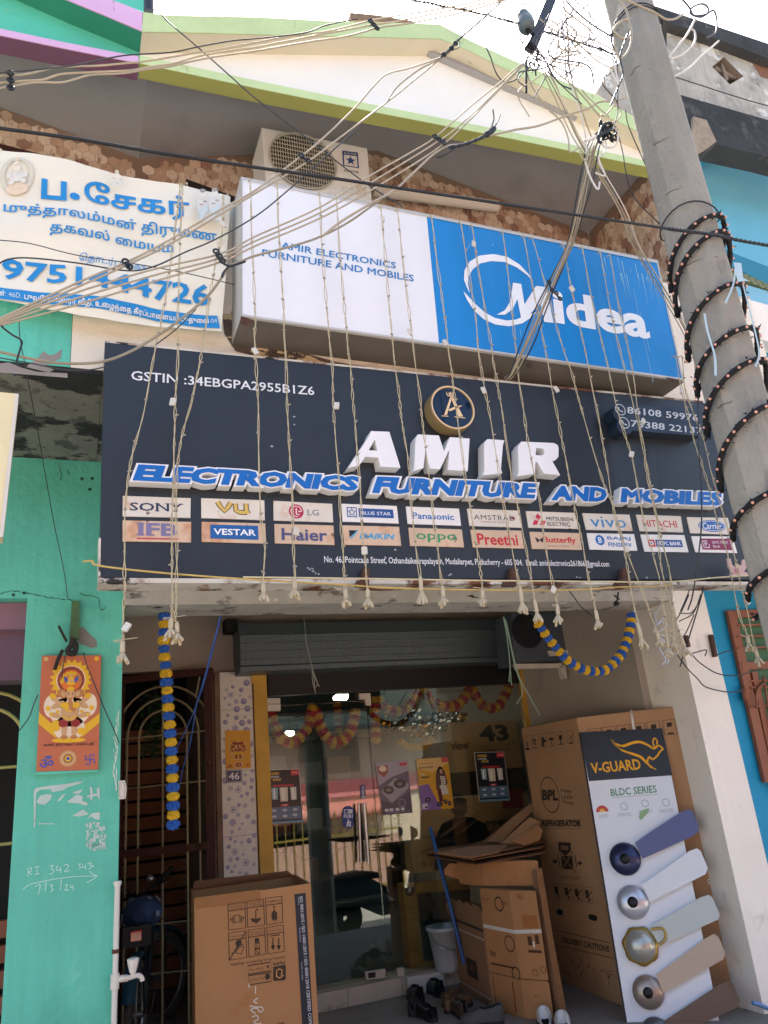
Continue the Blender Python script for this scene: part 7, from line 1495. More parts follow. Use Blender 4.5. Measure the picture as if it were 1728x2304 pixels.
m = MB(); r = random.Random(9)
for i in range(12):
    a, b = c1.at(i/12, 0), c1.at((i+1)/12, 0); m.add([a, b, b+V((0, .01, r.uniform(.01, .04))), a+V((0, .01, r.uniform(.01, .04)))], [(0, 1, 2, 3)])
a = c1.at(-.18, .03, .0); m.add([c1.at(0, .02), a, c1.at(-.22, .12), c1.at(-.1, .2), c1.at(0, .22)], [(0, 1, 2, 3, 4)]); m.build('torn_flap', M_card2, tc_)
zC0 = zA+.004; KC = PZ(1090, 2005, zC0); KC = V((KA.x-.02, KA.y+.30, 0)); RC = KC+(V((RA.x, RA.y, 0))-V((KA.x, KA.y, 0)))*2.2; LC = KC+(V((LA.x, LA.y, 0))-V((KA.x, KA.y, 0)))*.9
zC1 = Pl(KC, (0, -1, 0)).px(1075, 1940).z
carton('wide_carton', 'wide orange brown carton under the flattened cardboard sheets', KC, LC, RC, zC0, max(zC0+.12, zC1), M_card3)
zC1 = max(zC0+.12, zC1)
def sheet(label, pts3, th=.007, mt=None):
    n = (pts3[1]-pts3[0]).cross(pts3[2]-pts3[0]).normalized()
    if n.z < 0: n = -n
    m = MB(); m.prism([p for p in pts3], -n*th, 0, 1); tag(m.build('cardboard_sheet', [mt or M_card2, M_edge]), label, 'cardboard', 'flattened cardboard on the carton stack')
zz_ = zC1+.012
sheet('lowest flattened cardboard sheet jutting left over the bucket', [PZ(*p, zz_) for p in ((958, 1925), (1075, 1945), (1225, 1918), (1235, 1880), (1090, 1890))])
sheet('middle flattened cardboard sheet with a ragged left tip', [PZ(*p, zz_+.028) for p in ((948, 1914), (1062, 1934), (1222, 1906), (1240, 1862), (1085, 1886))], mt=M_card)
sheet('upper flattened cardboard sheet ending beside the tall carton', [PZ(*p, zz_+.05) for p in ((1010, 1912), (1066, 1926), (1228, 1893), (1240, 1850), (1110, 1884))])
lp = Pl(PZ(1100, 1893, zz_+.06), (-.25, -.75, .62))
sheet('long cardboard sheet leaning up to the refrigerator carton', [lp.px(*p) for p in ((1082, 1896), (1180, 1818), (1200, 1815), (1196, 1836), (1130, 1898))], mt=M_card2)
lp2 = Pl(PZ(1120, 1893, zz_+.085), (-.3, -.7, .65))
sheet('shorter leaning cardboard sheet with dark print', [lp2.px(*p) for p in ((1128, 1897), (1192, 1838), (1216, 1850), (1205, 1872), (1172, 1901))], mt=M_card)
for k, (pz, nrm, pts, mt_) in enumerate((((1105, 1891), (-.2, -.8, .55), ((1096, 1893), (1150, 1842), (1196, 1806), (1204, 1822), (1160, 1862), (1128, 1896)), M_card), ((1150, 1888), (-.35, -.6, .7), ((1150, 1893), (1210, 1856), (1222, 1868), (1214, 1890), (1180, 1902)), M_card3), ((1040, 1912), (.1, -.25, .95), ((985, 1918), (1050, 1905), (1140, 1900), (1120, 1917), (1060, 1929)), M_card2))):
    q = Pl(PZ(*pz, zz_+.075+.02*k), nrm); sheet(('dark edged cardboard sheet propped highest against the refrigerator carton', 'small orange brown cardboard piece at the right end of the heap', 'narrow cardboard sheet lying across the left of the heap')[k], [q.px(*p) for p in pts], mt=mt_)
fpl = Pl(V((RA.x+.03, RA.y-.12, 0)), fl.n)
m = MB(); m.prism([fpl.px(*p) for p in ((1196, 1958), (1207, 1955), (1230, 2100), (1264, 2290), (1246, 2290), (1219, 2140))], -fpl.n*.04, 0, 1); tag(m.build('flattened_carton', [M_card2, M_edge]), 'flattened carton standing on edge between the stack and the refrigerator carton', 'cardboard')
hp = [P(1076, 1962, 5.55), P(1062, 2003, 5.5)]
m = MB(); m.prism([P(*p, 5.5) for p in ((1000, 1955), (1012, 1942), (1070, 1948), (1078, 1970), (1066, 1990), (1000, 1968))], (0, .01, 0), 0, 1); tag(m.build('hanging_flap', [M_card3, M_edge]), 'curled cardboard flap hanging under the flattened sheets', 'cardboard')

# ---------------------------------------------------------------- bucket, mop stick, white packet
def bucket():
    Y = 5.8; x0, x1 = P(979, 2098, Y).x, P(1050, 2098, Y).x; zt = P(1000, 2090, Y).z; zb = P(1005, 2196, Y).z; rt = (x1-x0)/2; cx_ = (x0+x1)/2; Y = Y+rt
    t = thing('plastic_bucket', 'white plastic bucket tucked behind the torn carton', 'bucket', (cx_, Y-.0, zb))
    m = MB(); m.lathe([(0, zb+.005), (rt*.66, zb), (rt*.7, zb+.02), (rt*.95, zt-.03), (rt, zt-.03), (rt*1.04, zt), (rt*.96, zt), (rt*.9, zt-.03), (rt*.64, zb+.02), (0, zb+.02)], (cx_, Y, 0), (0, 0, 1), 28); m.build('body', mat('bucket_plastic', '#aab4b8', .4, .04, 6), t)
    m = MB(); m.tube(spline([V((cx_-rt, Y, zt-.02)), V((cx_-rt*.7, Y-rt*.9, zt-.12)), V((cx_+rt*.5, Y-rt, zt-.14)), V((cx_+rt, Y, zt-.02))], 6), .004, 6); m.build('handle', M_steel, t)
bucket()
m = MB(); m.tube([P(968, 1862, 5.85), P(1010, 2026, 5.72), P(1045, 2170, 5.66)], .015, 10); tag(m.build('mop_stick', mat('blue_plastic_stick', '#1f5594', .35, .06, 10)), 'blue plastic mop stick leaning behind the cartons', 'mop stick')
m = MB(); m.pp(PY(5.9), [(917, 2200), (998, 2187), (1000, 2225), (920, 2242)], 0, .03); tag(m.build('white_packet', mat('white_board', '#c9cac6', .6, .04, 5)), 'white flat packet leaning on the marble step behind the shoes', 'packet')
m = MB(); m.tube(spline([P(*p, 4.0) for p in zz(1150, 1800, .3484)((1560, 1310), (1600, 1320), (1659, 1345), (1720, 1365))], 5), .012, 8); tag(m.build('blue_hose', mat('hose_blue', '#5f86b5', .5, .05, 8)), 'blue hose end at the foot of the white pier', 'hose')

# ---------------------------------------------------------------- shoes
def shoe(label, px, ang, L, cu, ci, kind='shoe'):
    c = PZ(*px, 0.0); f = V((math.sin(ang), math.cos(ang), 0)); sd_ = V((f.y, -f.x, 0)); t = thing('shoe', label, 'shoe', c, 'footwear left on the porch floor')
    S_ = [0, .04, .12, .25, .4, .52, .62, .75, .88, .96, 1]; Wd = [.012, .024, .032, .033, .032, .034, .04, .045, .041, .028, .008]
    H = {'shoe': [.075, .085, .085, .075, .068, .075, .072, .055, .045, .036, .025], 'low': [.055, .06, .06, .052, .048, .056, .06, .05, .042, .034, .022], 'clog': [.03, .035, .035, .035, .045, .075, .085, .08, .07, .055, .03]}[kind]
    vs = []; op = []; n = 13
    for s_, w_, h in zip(S_, Wd, H):
        o = s_ < .56; op.append(o)
        half = [(1, 0), (1.03, .35), (.95, .75), (.82, 1), (.7, .96), (.66, .35), (0, .3)] if o else [(1, 0), (1.03, .3), (.93, .62), (.7, .86), (.45, .96), (.2, 1.0), (0, 1.02)]
        pr = half + [(-a, b) for a, b in half[-2::-1]]
        vs += [c + f*(s_*L) + sd_*(a*w_) + V((0, 0, .022+b*h)) for a, b in pr]
    m = MB()
    k = len(S_); m.add(vs, [(i*n+j, i*n+j+1, (i+1)*n+j+1, (i+1)*n+j) for i in range(k-1) for j in range(n-1) if not (op[i] and op[i+1] and 4 <= j <= 7)], 0, True); m.add([vs[j] for j in range(n)], [tuple(range(n))], 0)
    m.add(vs, [(i*n+j, i*n+j+1, (i+1)*n+j+1, (i+1)*n+j) for i in range(k-1) for j in range(4, 8) if op[i] and op[i+1]], 1, True); m.build('upper', [cu, ci], t)
    m = MB(); o = [c+f*(s_*L)+sd_*w_*1.08 for s_, w_ in zip(S_, Wd)]+[c+f*(s_*L)-sd_*w_*1.08 for s_, w_ in list(zip(S_, Wd))[::-1]]; m.prism(o, (0, 0, .022)); m.build('sole', flat('shoe_sole', '#2a2624', .7), t)
    if kind == 'shoe':
        m = MB()
        for j in range(3): a = c+f*L*(.58+.05*j)+V((0, 0, .022+H[6]*1.0-.003*j)); m.tube([a-sd_*.018, a+V((0, 0, .004)), a+sd_*.018], .0025, 5)
        m.build('laces', cu, t)
blk = mat('black_leather', '#17181b', .35, .1, 12); drk = flat('shoe_inside', '#0e0e10', .9); brn = mat('brown_leather', '#4a3a33', .4, .12, 12); tan = mat('tan_leather', '#6b5138', .55, .12, 12); gry = mat('grey_mesh', '#4d4a4a', .7, .1, 30); wht = mat('white_rubber', '#d9d6d0', .5, .05, 12)
for a in (('black shoe nearest the white packet, seen from behind', (950, 2262), .1, .27, blk, drk), ('black shoe farthest back beside the white packet', (996, 2246), .05, .27, blk, drk), ('dark scuffed slip-on lying at the left of the shoes', (930, 2290), .45, .26, mat('dusty_leather', '#35322f', .7, .15, 10), drk, 'low'),
          ('black slip-on in the middle of the front row of shoes', (980, 2302), .0, .26, blk, drk, 'low'), ('tan sandal beside the cartons', (1000, 2268), .9, .25, tan, tan, 'low'), ('second tan sandal nearer the street', (1003, 2282), 1.2, .25, tan, tan, 'low'), ('brown leather shoe with its heel to the street', (1048, 2296), .15, .27, brn, drk), ('grey sneaker pointing left beside the front stack', (1135, 2302), -1.15, .27, gry, drk),
          ('white clog with black lining at the front edge', (1232, 2330), .5, .27, wht, drk, 'clog'), ('second white clog closer to the display board', (1275, 2342), .5, .27, wht, drk, 'clog')): shoe(*a)

# ---------------------------------------------------------------- bicycle behind the green pier
def bicycle():
    Y0 = 5.25; t = thing('bicycle', 'dark bicycle with patterned seat cover and red reflector parked behind the green pier', 'bicycle', P(312, 2304, Y0))
    zb = 0.0; rw = .3; c = P(316, 2162, Y0); c = V((c.x, Y0+rw, 0)); hd = V((.22, .975, 0)).normalized(); up = V((0, 0, 1)); sd_ = V((hd.y, -hd.x, 0))
    rc = V((c.x, Y0+rw, rw)); fc = rc+hd*1.0; st = Matrix.Rotation(-.65, 3, 'Z'); fh = st @ hd
    def ring(m, cc, d, R_, r, n=40, k=0, seg=8): m.tube([cc + d*R_*math.cos(a) + up*R_*math.sin(a) for a in [2*math.pi*i/n for i in range(n)]], r, seg, k, closed=True)
    for cc, d in ((rc, hd), (fc, fh)):
        w = bpy.data.objects.new('wheel', None); COL.objects.link(w); w.parent = t; w.location = cc-V(t.location)
        m = MB(); ring(m, cc, d, rw-.025, .025)
        q = V((d.y, -d.x, 0))
        for i in range(60): a = 2*math.pi*i/60; p = cc+d*(rw-.001)*math.cos(a)+up*(rw-.001)*math.sin(a); s_ = (-1)**i; m.tube([p+q*.003*s_, p+q*.02*s_], .006, 4)
        m.build('tyre', mat('tyre_rubber', '#5a5853', .9, .2, 20), w)
        m = MB(); ring(m, cc, d, rw-.055, .01); m.lathe([(.02, -.04), (.02, .04)], cc, q, 10)
        for i in range(20): a = 2*math.pi*i/20; m.tube([cc, cc+d*(rw-.055)*math.cos(a)+up*(rw-.055)*math.sin(a)], .0015, 4)
        m.build('rim', M_steel, w)
        m = MB(); pts = []
        for a in [math.pi*(.02+.72*i/16) if cc is fc else math.pi*(.28+.6*i/16) for i in range(17)]: pts.append(cc+d*(rw+.03)*math.cos(a)+up*(rw+.03)*math.sin(a))
        m.ribbon(pts, .07, q); vs = []
        for p in pts: o = (p-cc).normalized(); vs += [p+q*.04-o*.02, p+q*.025+o*.004, p-q*.025+o*.004, p-q*.04-o*.02]
        m = MB(); m.add(vs, [(i*4+j, i*4+j+1, i*4+j+5, i*4+j+4) for i in range(16) for j in range(3)], 0, True); m.build('mudguard', mat('mudguard_teal', '#2d5a70', .35, .08, 6), t)
    m = MB(); sp = rc+hd*.28+up*.42; hp_ = rc+hd*.78+up*.5; bb = rc+hd*.42-up*.02
    for a, b, r in ((sp, bb, .016), (bb, hp_, .018), (sp, hp_, .016), (sp, rc+sd_*.05, .009), (sp, rc-sd_*.05, .009), (bb, rc+sd_*.05, .009), (bb, rc-sd_*.05, .009), (hp_, fc+up*.3, .018), (fc+up*.32+sd_*.05, fc+sd_*.05, .01), (fc+up*.32-sd_*.05, fc-sd_*.05, .01)): m.tube([a, b], r, 8)
    m.build('frame', mat('bike_black', '#26292d', .35, .1, 8), t)
    m = MB(); s0 = rc+hd*.25+up*.52; n = 16; vs = []
    for i in range(9):
        a = -1+2*i/8; cc = s0+hd*(a*.16); hw = (.15-.05*(a+1)/2)*math.sqrt(max(.02, 1-(a*.96)**2)); hh = .1*math.sqrt(max(.02, 1-(a*.95)**2))
        vs += [cc+sd_*hw*math.cos(2*math.pi*j/n)+up*hh*math.sin(2*math.pi*j/n) for j in range(n)]
    m.add(vs, [(i*n+j, i*n+(j+1) % n, (i+1)*n+(j+1) % n, (i+1)*n+j) for i in range(8) for j in range(n)], 0, True); m.add(vs[:n], [tuple(range(n))], 0)
    r = random.Random(4)
    for k in range(16):
        i, j = r.randrange(1, 6), r.randrange(0, n); p = vs[i*n+j]; o = (p-s0).normalized(); a = (vs[(i+1)*n+j]-p).normalized(); b = o.cross(a); e = r.uniform(.012, .026); p = p+o*.016; m.add([p-a*e-b*e, p+a*e-b*e, p+a*e+b*e, p-a*e+b*e], [(0, 1, 2, 3)], 1)
    m.build('seat_cover', [mat('seat_navy', '#38496a', .7, .1, 9), ink('#8b979d', .7)], t)
    m = MB(); q = P(305, 2106, Y0+.03); m.box(q.x-.03, q.x+.035, Y0+.02, Y0+.04, q.z-.028, q.z+.028); bevel(m.build('reflector', mat('red_reflector', '#e8402c', .2, 0, coat=1), t), .004)
    m = MB(); m.box(q.x-.07, q.x+.09, Y0+.042, Y0+.1, q.z-.06, q.z+.05); m.build('carrier_box', M_black, t)
    g1, g0 = P(390, 1952, Y0+.75), P(352, 1985, Y0+.78); mid = P(322, 2012, Y0+.8); l0 = P(275, 2025, Y0+.85)
    m = MB(); m.tube(spline([l0, mid, g0, g1], 5), .011, 8); m.tube([mid, hp_], .014, 8); m.build('handlebar', M_black, t)
    m = MB(); m.tube([g0.lerp(g1, .1), g0.lerp(g1, 1.02)], .018, 10); m.tube([g0+V((0, -.02, -.02)), g0.lerp(g1, .7)+V((0, -.05, -.035))], .006, 6); m.build('grip', flat('grip_black', '#101113', .7), t)
    b = P(338, 1976, Y0+.72); m = MB(); m.lathe([(0, .02), (.018, .016), (.024, .004), (.024, -.006), (0, -.006)], b, (0, -.6, .8), 14); m.build('bell', M_steel, t)
    m = MB(); r = random.Random(3)
    for k in range(7): m.tube(spline([P(300+r.uniform(-15, 15), 2010+r.uniform(-8, 14), Y0+.75), P(285+r.uniform(-20, 40), 2050+r.uniform(-15, 15), Y0+.6), P(320+r.uniform(-20, 20), 2060, Y0+.55)], 5), .005, 5)
    m.build('brake_cables', M_black, t)
bicycle()

# ---------------------------------------------------------------- small things on the piers and under the beam
def tap():
    Y = WALL-.05; t = thing('water_tap', 'white plastic tap and riser pipe on the edge of the green pier', 'tap', P(255, 2300, Y)); zt6 = zz(0, 1900, .2712)
    a, b = [P(x, y, Y) for x, y in zt6((975, 315), (945, 1489))]; b = b+(b-a)*.3
    m = MB(); m.tube([a, b], .0125, 10); m.build('riser_pipe', M_wht, t)
    m = MB(); q = [P(x, y, Y) for x, y in zt6((952, 1130), (1010, 1112), (1060, 1108))]; m.tube([P(*zt6((956, 1070))[0], Y), P(*zt6((950, 1200))[0], Y)], .019, 10); m.tube(q, .014, 10); m.tube([a+V((0, 0, -.012)), a+V((0, 0, .006))], .018, 10); m.build('tee', M_wht, t)
    m = MB(); s_ = [P(x, y, Y-.01) for x, y in zt6((1030, 1112), (1085, 1102), (1130, 1088), (1160, 1090), (1178, 1112), (1180, 1132))]; m.tube(spline(s_, 4), .0105, 10); m.tube([P(*zt6((1105, 1100))[0], Y-.01), P(*zt6((1103, 1060))[0], Y-.01)], .011, 10); m.build('spout', mat('tap_plastic', '#cdc5ba', .35, .04, 9), t)
    m = MB(); a = P(*zt6((1103, 1060))[0], Y-.01); m.lathe([(.0, 0), (.014, 0), (.022, .03), (.026, .052), (.02, .056), (0, .056)], a, (0, 0, 1), 8, smooth=False); m.build('knob', mat('tap_knob', '#d6d0c6', .3, .03, 9), t)
    m = MB(); c = P(*zt6((958, 885))[0], Y); m.tube([c+V((0, 0, -.008)), c+V((0, 0, .008))], .016, 10); m.build('clip', M_rust, t)
tap()
def switch_box():
    t = thing('junction_box', 'small white junction box on the edge of the green pier', 'junction box', P(272, 1790, WALL)); m = MB(); m.pp(PY(WALL-.04), zg((985, 1315), (1038, 1312), (1052, 1380), (1040, 1465), (985, 1470)), 0, .06); bevel(m.build('case', M_wht, t), .006); m = MB(); m.pr(PY(WALL-.041), zg((995, 1330), (1030, 1328), (1038, 1385), (1030, 1450), (992, 1455)), .003, .001, 0, True); m.build('lid_seam', ink('#8f8d86'), t)
switch_box()
def pier_marks():
    S = PY(WALL-.001); m = MB(); r = random.Random(21)
    t1 = [((280, 1400), (300, 1375), (420, 1355), (560, 1340), (640, 1325), (700, 1318), (660, 1340), (560, 1370), (520, 1395), (430, 1410), (420, 1385), (330, 1390), (300, 1420), (292, 1700), (280, 1700)), ((302, 1490), (330, 1440), (390, 1425), (432, 1432), (420, 1475), (370, 1515), (315, 1505)), ((470, 1485), (520, 1430), (545, 1428), (500, 1480)), ((600, 1412), (640, 1400), (690, 1385), (660, 1420), (630, 1425)), ((560, 1485), (610, 1450), (640, 1430), (690, 1445), (680, 1480), (730, 1500), (720, 1525), (640, 1500), (580, 1500)), ((720, 1440), (750, 1430), (745, 1365), (765, 1370), (770, 1425), (805, 1420), (800, 1380), (828, 1370), (828, 1465), (815, 1465), (812, 1440), (770, 1445), (765, 1480), (750, 1475), (748, 1450), (722, 1455)), ((600, 1605), (650, 1575), (690, 1555), (740, 1590), (690, 1605), (640, 1612)), ((722, 1630), (760, 1585), (828, 1575), (830, 1640), (790, 1635), (760, 1615)), ((320, 1668), (450, 1668), (450, 1676), (320, 1676))]
    for i, p in enumerate(t1): m.pq(S, zg(*p), .001+.0002*i)
    tag(m.build('torn_paper', mat('torn_paper', '#bcd0c8', .9, .08, 9, spots=[(20, .66, '#8b8f8a', .05)])), 'torn white paper remains of a poster below the deity board', 'torn poster')
    m = MB()
    for i in range(110): x, y = r.uniform(715, 885), r.uniform(1665, 1890); a, b = r.uniform(3, 14), r.uniform(4, 22); m.pq(S, zg((x-a, y-b*.5), (x+a*.4, y-b), (x+a, y+b*.3), (x-a*.2, y+b)), .001+.00001*i)
    m.pt('accordance', S, *zg((730, 1862), (845, 1850), (728, 1840)), .003, 1); tag(m.build('paper_scrap', [MC['torn_paper'], ink('#77807b')]), 'scraped patch of white paper lower on the green pier', 'torn poster')
    m = MB()
    for i in range(46): y = 720+i*14+r.uniform(-10, 10); x = 985-(y-700)*.03-r.uniform(0, 45)*math.sin(min(1, (i/46))*3.1); m.pr(S, zg((x, y), (x+r.uniform(-6, 10), y+r.uniform(25, 70))), r.uniform(.001, .004), .001+.00002*i)
    m.build('scratches', ink('#cfe0d8', .9), gh)
    m = MB(); zq = zz(0, 850, .2712); W3 = PY(WALL-.0005)
    for pth in (((0, 1790), (120, 1770), (290, 1795), (330, 1812), (480, 1832), (575, 1838)), ((660, 1785), (700, 1805), (760, 1808), (825, 1832), (820, 1870), (845, 1925), (880, 1905)), ((600, 1850), (560, 1830)), ((490, 740), (510, 800), (500, 850)), ((560, 760), (575, 800))):
        q = spline([W3.px(x, y, .001) for x, y in zq(*pth)], 6); m.ribbon([p+V((0, 0, r.uniform(-.004, .004))) for p in q], [r.uniform(.001, .005) for _ in q], W3.n)
    for x, y in ((745, 925), (765, 835), (680, 838), (110, 1800), (200, 1785)): m.pq(W3, zq((x-14, y-8), (x+4, y-14), (x+16, y+4), (x, y+16), (x-12, y+8)), .0012)
    m.build('cracks', ink('#27473d', .95), gh)
    m = MB(); z6 = zz(0, 1900, .2712)
    def ch(pts, w_=.0032): m.ribbon(spline([S.px(x, y, .0015) for x, y in z6(*pts)], 5), w_, S.n)
    for p in (((235, 195), (232, 265)), ((235, 200), (262, 195), (258, 220), (238, 228), (262, 250)), ((285, 190), (330, 182)), ((308, 188), (310, 245)), ((288, 250), (330, 240)), ((360, 218), (364, 216)), ((410, 180), (440, 172), (425, 200), (445, 215), (435, 240), (408, 246)), ((478, 175), (468, 215), (510, 205)), ((500, 185), (505, 235)), ((530, 175), (560, 165), (568, 185), (535, 225), (580, 215)), ((598, 196), (602, 194)), ((650, 165), (668, 160), (658, 180), (672, 190), (652, 205)), ((690, 158), (685, 190), (715, 183)), ((708, 165), (712, 210)), ((725, 160), (760, 152), (745, 175), (775, 178), (735, 205)),
              ((190, 378), (240, 335), (330, 312), (470, 285), (640, 265), (800, 262)), ((742, 222), (770, 245), (804, 264), (760, 295), (718, 318)), ((290, 350), (332, 335), (318, 415)), ((385, 292), (376, 388)), ((415, 340), (440, 335), (425, 358), (442, 375), (418, 395)), ((510, 290), (502, 382)), ((540, 338), (562, 335), (540, 378), (575, 375)), ((590, 335), (585, 355), (610, 352)), ((606, 335), (606, 382))): ch(p)
    m.build('chalk_writing', ink('#bfe6d9', .95), gh)
    m = MB(); a = [P(x, y, WALL-.03) for x, y in zt4((597, 1850), (660, 1850), (655, 2170), (575, 2170))]; m.prism(a, (0, .03, 0)); tag(m.build('iron_bracket', mat('green_rust', '#4d6b47', .8, .25, 14, spots=[(10, .58, '#5a3b2a', .06)])), 'rusty green iron bracket fixed above the deity board', 'bracket')
    m = MB(); zz5 = zg; m.pq(S, zg((640, 60), (690, 40), (740, 95), (800, 150), (805, 205), (760, 215), (700, 190), (650, 180)), .0015); m.build('bare_patch', mat('bare_cement2', '#7d7d76', .95, .2, 12), gh)
    m = MB(); m.tube(spline([P(x, y, WALL-.06) for x, y in zg((605, 130), (590, 190), (560, 240), (610, 260), (630, 200), (600, 150))], 5), .014, 6); m.tube(spline([P(x, y, WALL-.06) for x, y in zg((520, 230), (480, 310), (455, 395))], 4), .009, 6); m.pp(PY(WALL-.06), zg((478, 35), (495, 22), (560, 150), (545, 165)), 0, .02); tag(m.build('tied_rag', mat('dark_rag', '#2c2b2a', .9, .2, 20)), 'dark rag and stick tied to the iron bracket above the deity board', 'rag')
    m = MB()
    for p in (((690, 250), (720, 350), (770, 480), (850, 680), (930, 860), (990, 1000)), ((545, 270), (525, 350), (512, 470)), ((315, 600), (280, 680), (240, 790), (160, 900))): m.tube(spline([P(x, y, WALL-.06) for x, y in zg(*p)], 5), .0028, 5)
    tag(m.build('twisted_wire', M_thin), 'thin twisted wires slanting across the green pier and deity board', 'wire')
def zt4(*p): return zz(0, 850, .2712)(*p)
pier_marks()
def edge_sign():
    S = PY(2.98); t = thing('neighbour_sign', 'cream signboard cut off by the left edge of the picture', 'sign', S.px(0, 1240)); z = zz(0, 850, .2712)
    m = MB(); m.pp(S, z((-600, 62), (142, 132), (10, 1320), (-600, 1300)), 0, .08); m.build('panel', mat('neighbour_sign_cream', '#e0d3a8', .6, .05, 3), t)
    m = MB(); m.pr(S, z((142, 132), (10, 1320)), .012, .002); m.build('edge_trim', M_wht, t); m = MB(); m.disc(S.px(*z((-190, 400))[0], .002), .075, S.n, 0, 20, ry=.2); m.build('lettering', ink('#c9d3e0'), t)
edge_sign()
def porch_unit():
    Y = 5.3; S = PY(Y); t = thing('wall_outdoor_unit', 'dark outdoor unit on white brackets high at the right of the porch', 'air conditioner', S.px(1250, 1490))
    f = QP(S, *z4((130, 130), (640, 120), (650, 395), (150, 430))); m = MB(); f.slab(m, .26); bevel(m.build('casing', mat('dusty_casing', '#4a525c', .6, .15, 4, spots=[(3, .62, '#22262b', .06)]), t), .01)
    c = S.px(*z4((228, 235))[0], .003); r = (S.px(*z4((318, 235))[0], .003)-c).length; m = MB(); m.disc(c, r, S.n, 0, 30)
    for k in range(1, 8): m.tube([c+V((r*k/8*math.cos(a), -.006, r*k/8*math.sin(a))) for a in [2*math.pi*i/28 for i in range(28)]], .0025, 4, 1, closed=True)
    m.build('fan_grille', [flat('unit_recess', '#14171b', .7), flat('unit_grille', '#2e353c', .6)], t)
    m = MB()
    for p in (((160, 432), (432, 430), (440, 455), (170, 462)), ((355, 355), (600, 345), (655, 350), (655, 372), (365, 385)), ((425, 440), (455, 440), (468, 520), (445, 522))): m.pp(PY(Y-.02), z4(*p), 0, .05)
    m.build('bracket', mat('bracket_white', '#c9c2b6', .6, .12, 10), t)
porch_unit()
wire('tangled blue white wires between the hanging light strings at the right', [z4((985, 120), (1000, 200), (1040, 150), (980, 240), (1060, 280), (1010, 330), (1050, 400), (1030, 440)), z4((1030, 60), (990, 160), (1060, 200), (1000, 260), (1080, 330), (1060, 440))], 3.3, .003, mat('blue_white_wire', '#b9c6dc', .5, .05, 9), None, 'tangled_wire', cat='wire')
wire('blue cord falling from the beam to the gate latch', [zb_((888, 90), (840, 260), (760, 600), (680, 890), (590, 1130), (495, 1330)), zb_((880, 95), (700, 800), (640, 1000), (590, 1300), (540, 1470), (515, 1600))], (4.3, 5.2), .0035, mat('blue_cord', '#3a63b8', .6, .06, 9), None, 'blue_string', cat='string')
wire('frayed pale green cords hanging at the shutter end', [z4((85, 150), (105, 260), (125, 430), (120, 540)), z4((92, 160), (130, 330), (165, 460), (190, 540)), z4((100, 170), (150, 430), (200, 590), (165, 670)), z4((88, 155), (115, 330), (135, 560)), z4((105, 190), (170, 480), (250, 640), (305, 740))], 5.2, .004, mat('pale_green_cord', '#9fc0ac', .7, .08, 9), None, 'frayed_twine', cat='twine')
wire('frayed thin cord hanging in front of the shutter', [zb_((1440, 350), (1455, 530), (1480, 650), (1510, 780), (1525, 930)), zb_((1500, 740), (1530, 830), (1555, 880)), zb_((1500, 740), (1505, 840), (1520, 900)), zb_((1505, 760), (1540, 850), (1530, 880))], 5.3, .003, mat('grey_cord', '#9a9d93', .7, .05, 9), None, 'frayed_twine', cat='twine')
wire('black wires looping from the white pier to the blue window', [z4((1210, 380), (1260, 430), (1360, 490), (1480, 500), (1620, 460)), z4((1210, 370), (1290, 350), (1285, 385)), z4((1340, 385), (1380, 370), (1440, 352)), z4((1120, 380), (1180, 460), (1240, 520), (1290, 570), (1420, 600), (1520, 590))], 3.95, .004, M_thin, None, 'hanging_wire', cat='wire')
wire('dark wires running from the sign end down to the white pier', [z3((1120, 1455), (1080, 1560), (1040, 1650)), z3((1215, 1450), (1180, 1560), (1120, 1659))+z4((1130, 130)), z3((205, 1445), (280, 1540), (340, 1620))+z4((620, 150)), z4((1190, 20), (1150, 110), (1115, 170)), z4((1260, 20), (1215, 130), (1130, 180)), z4((1220, 140), (1170, 250), (1140, 290))], 3.7, .0035, M_thin, None, 'hanging_wire', cat='wire')
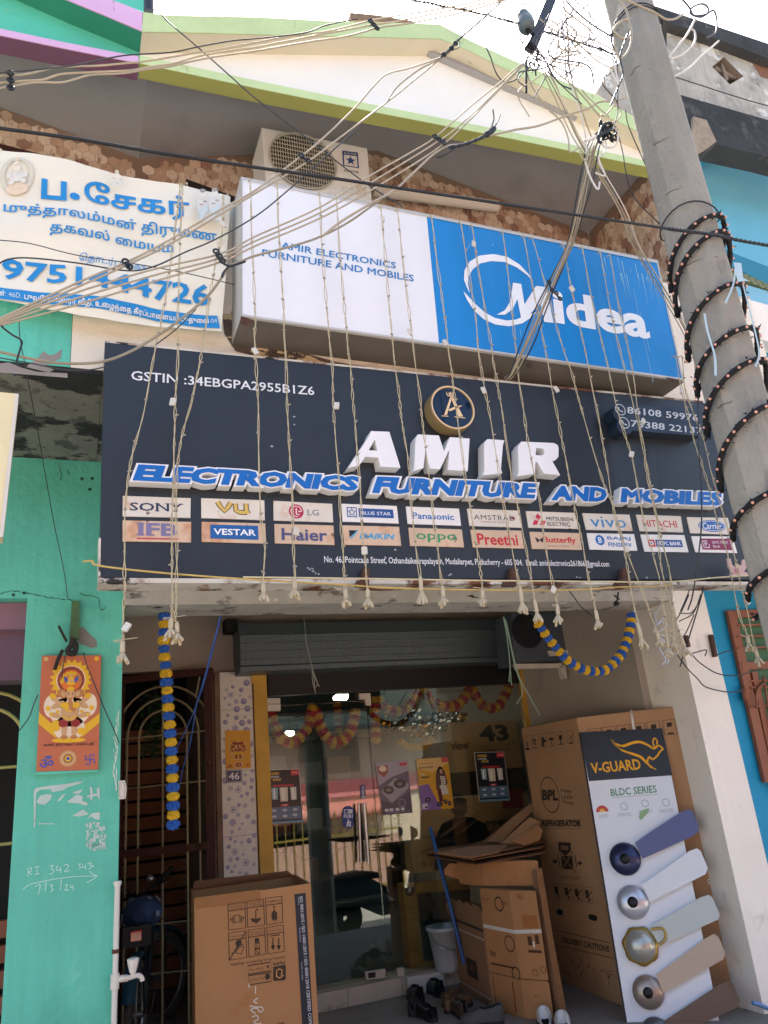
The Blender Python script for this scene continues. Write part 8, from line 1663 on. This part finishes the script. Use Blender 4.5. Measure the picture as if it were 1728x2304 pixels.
m = MB(); m.pp(PY(4.03), z4((1318, 258), (1335, 258), (1362, 388), (1345, 390)), 0, .025); m.pp(PY(4.03), z4((1170, 262), (1185, 262), (1200, 330), (1184, 332)), 0, .025); tag(m.build('iron_strip', M_rust), 'rusty iron strips fixed to the top of the white pier', 'iron strip')
m = MB()
for a, b in (((770, 5), (760, 80)), ((745, 25), (775, 50)), ((750, 60), (778, 75))): m.tube([P(*z4(a)[0], 4.0), P(*z4(b)[0], 4.0)], .006, 5)
m.pp(PY(4.0), z4((755, 60), (768, 60), (772, 85), (752, 85)), 0, .02); tag(m.build('wall_hook', M_black), 'small black hook screwed to the stained beam', 'hook')
def cutout():
    S = PY(2.9); t = thing('lotus_cutout', 'pink edged cutout ornament at the lower right corner of the black sign', 'ornament', S.px(1658, 1296)); m = MB()
    m.pp(S, z3((1372, 1275), (1395, 1278), (1405, 1320), (1425, 1340), (1440, 1310), (1455, 1335), (1475, 1320), (1480, 1285), (1500, 1280), (1508, 1340), (1490, 1372), (1515, 1378), (1518, 1402), (1395, 1398), (1400, 1365), (1380, 1330)), 0, .01); m.build('plate', mat('cutout_paint', '#c9a9a4', .6, .1, 14), t); m = MB(); m.disc(S.px(*z3((1445, 1332))[0], .003), .013, S.n, 0, 12); m.disc(S.px(*z3((1440, 1365))[0], .003), .016, S.n, 1, 12); m.build('boss', [ink('#cfc2a8'), ink('#b86f7c')], t)
cutout()
def plant():
    t = thing('hanging_vine', 'dim green artificial vine hanging on the inside of the gate', 'plant', P(350, 1700, 6.4)); m = MB(); r = random.Random(17)
    for k in range(260):
        x, y = r.gauss(345, 14), r.uniform(1560, 1700); p = P(x, y, 6.38+r.uniform(-.05, .05)); d = V((r.uniform(-1, 1), r.uniform(-1, .3), r.uniform(-1, .2))).normalized()*r.uniform(.03, .06); s_ = d.orthogonal().normalized()*.012; m.add([p, p+d*.5+s_, p+d, p+d*.5-s_], [(0, 1, 2, 3)])
    m.build('leaves', mat('vine_green', '#35552f', .6, .3, 20), t); m = MB(); m.tube([P(350, 1540, 6.4), P(347, 1700, 6.4)], .006, 5); m.build('stem', M_thin, t)
plant()
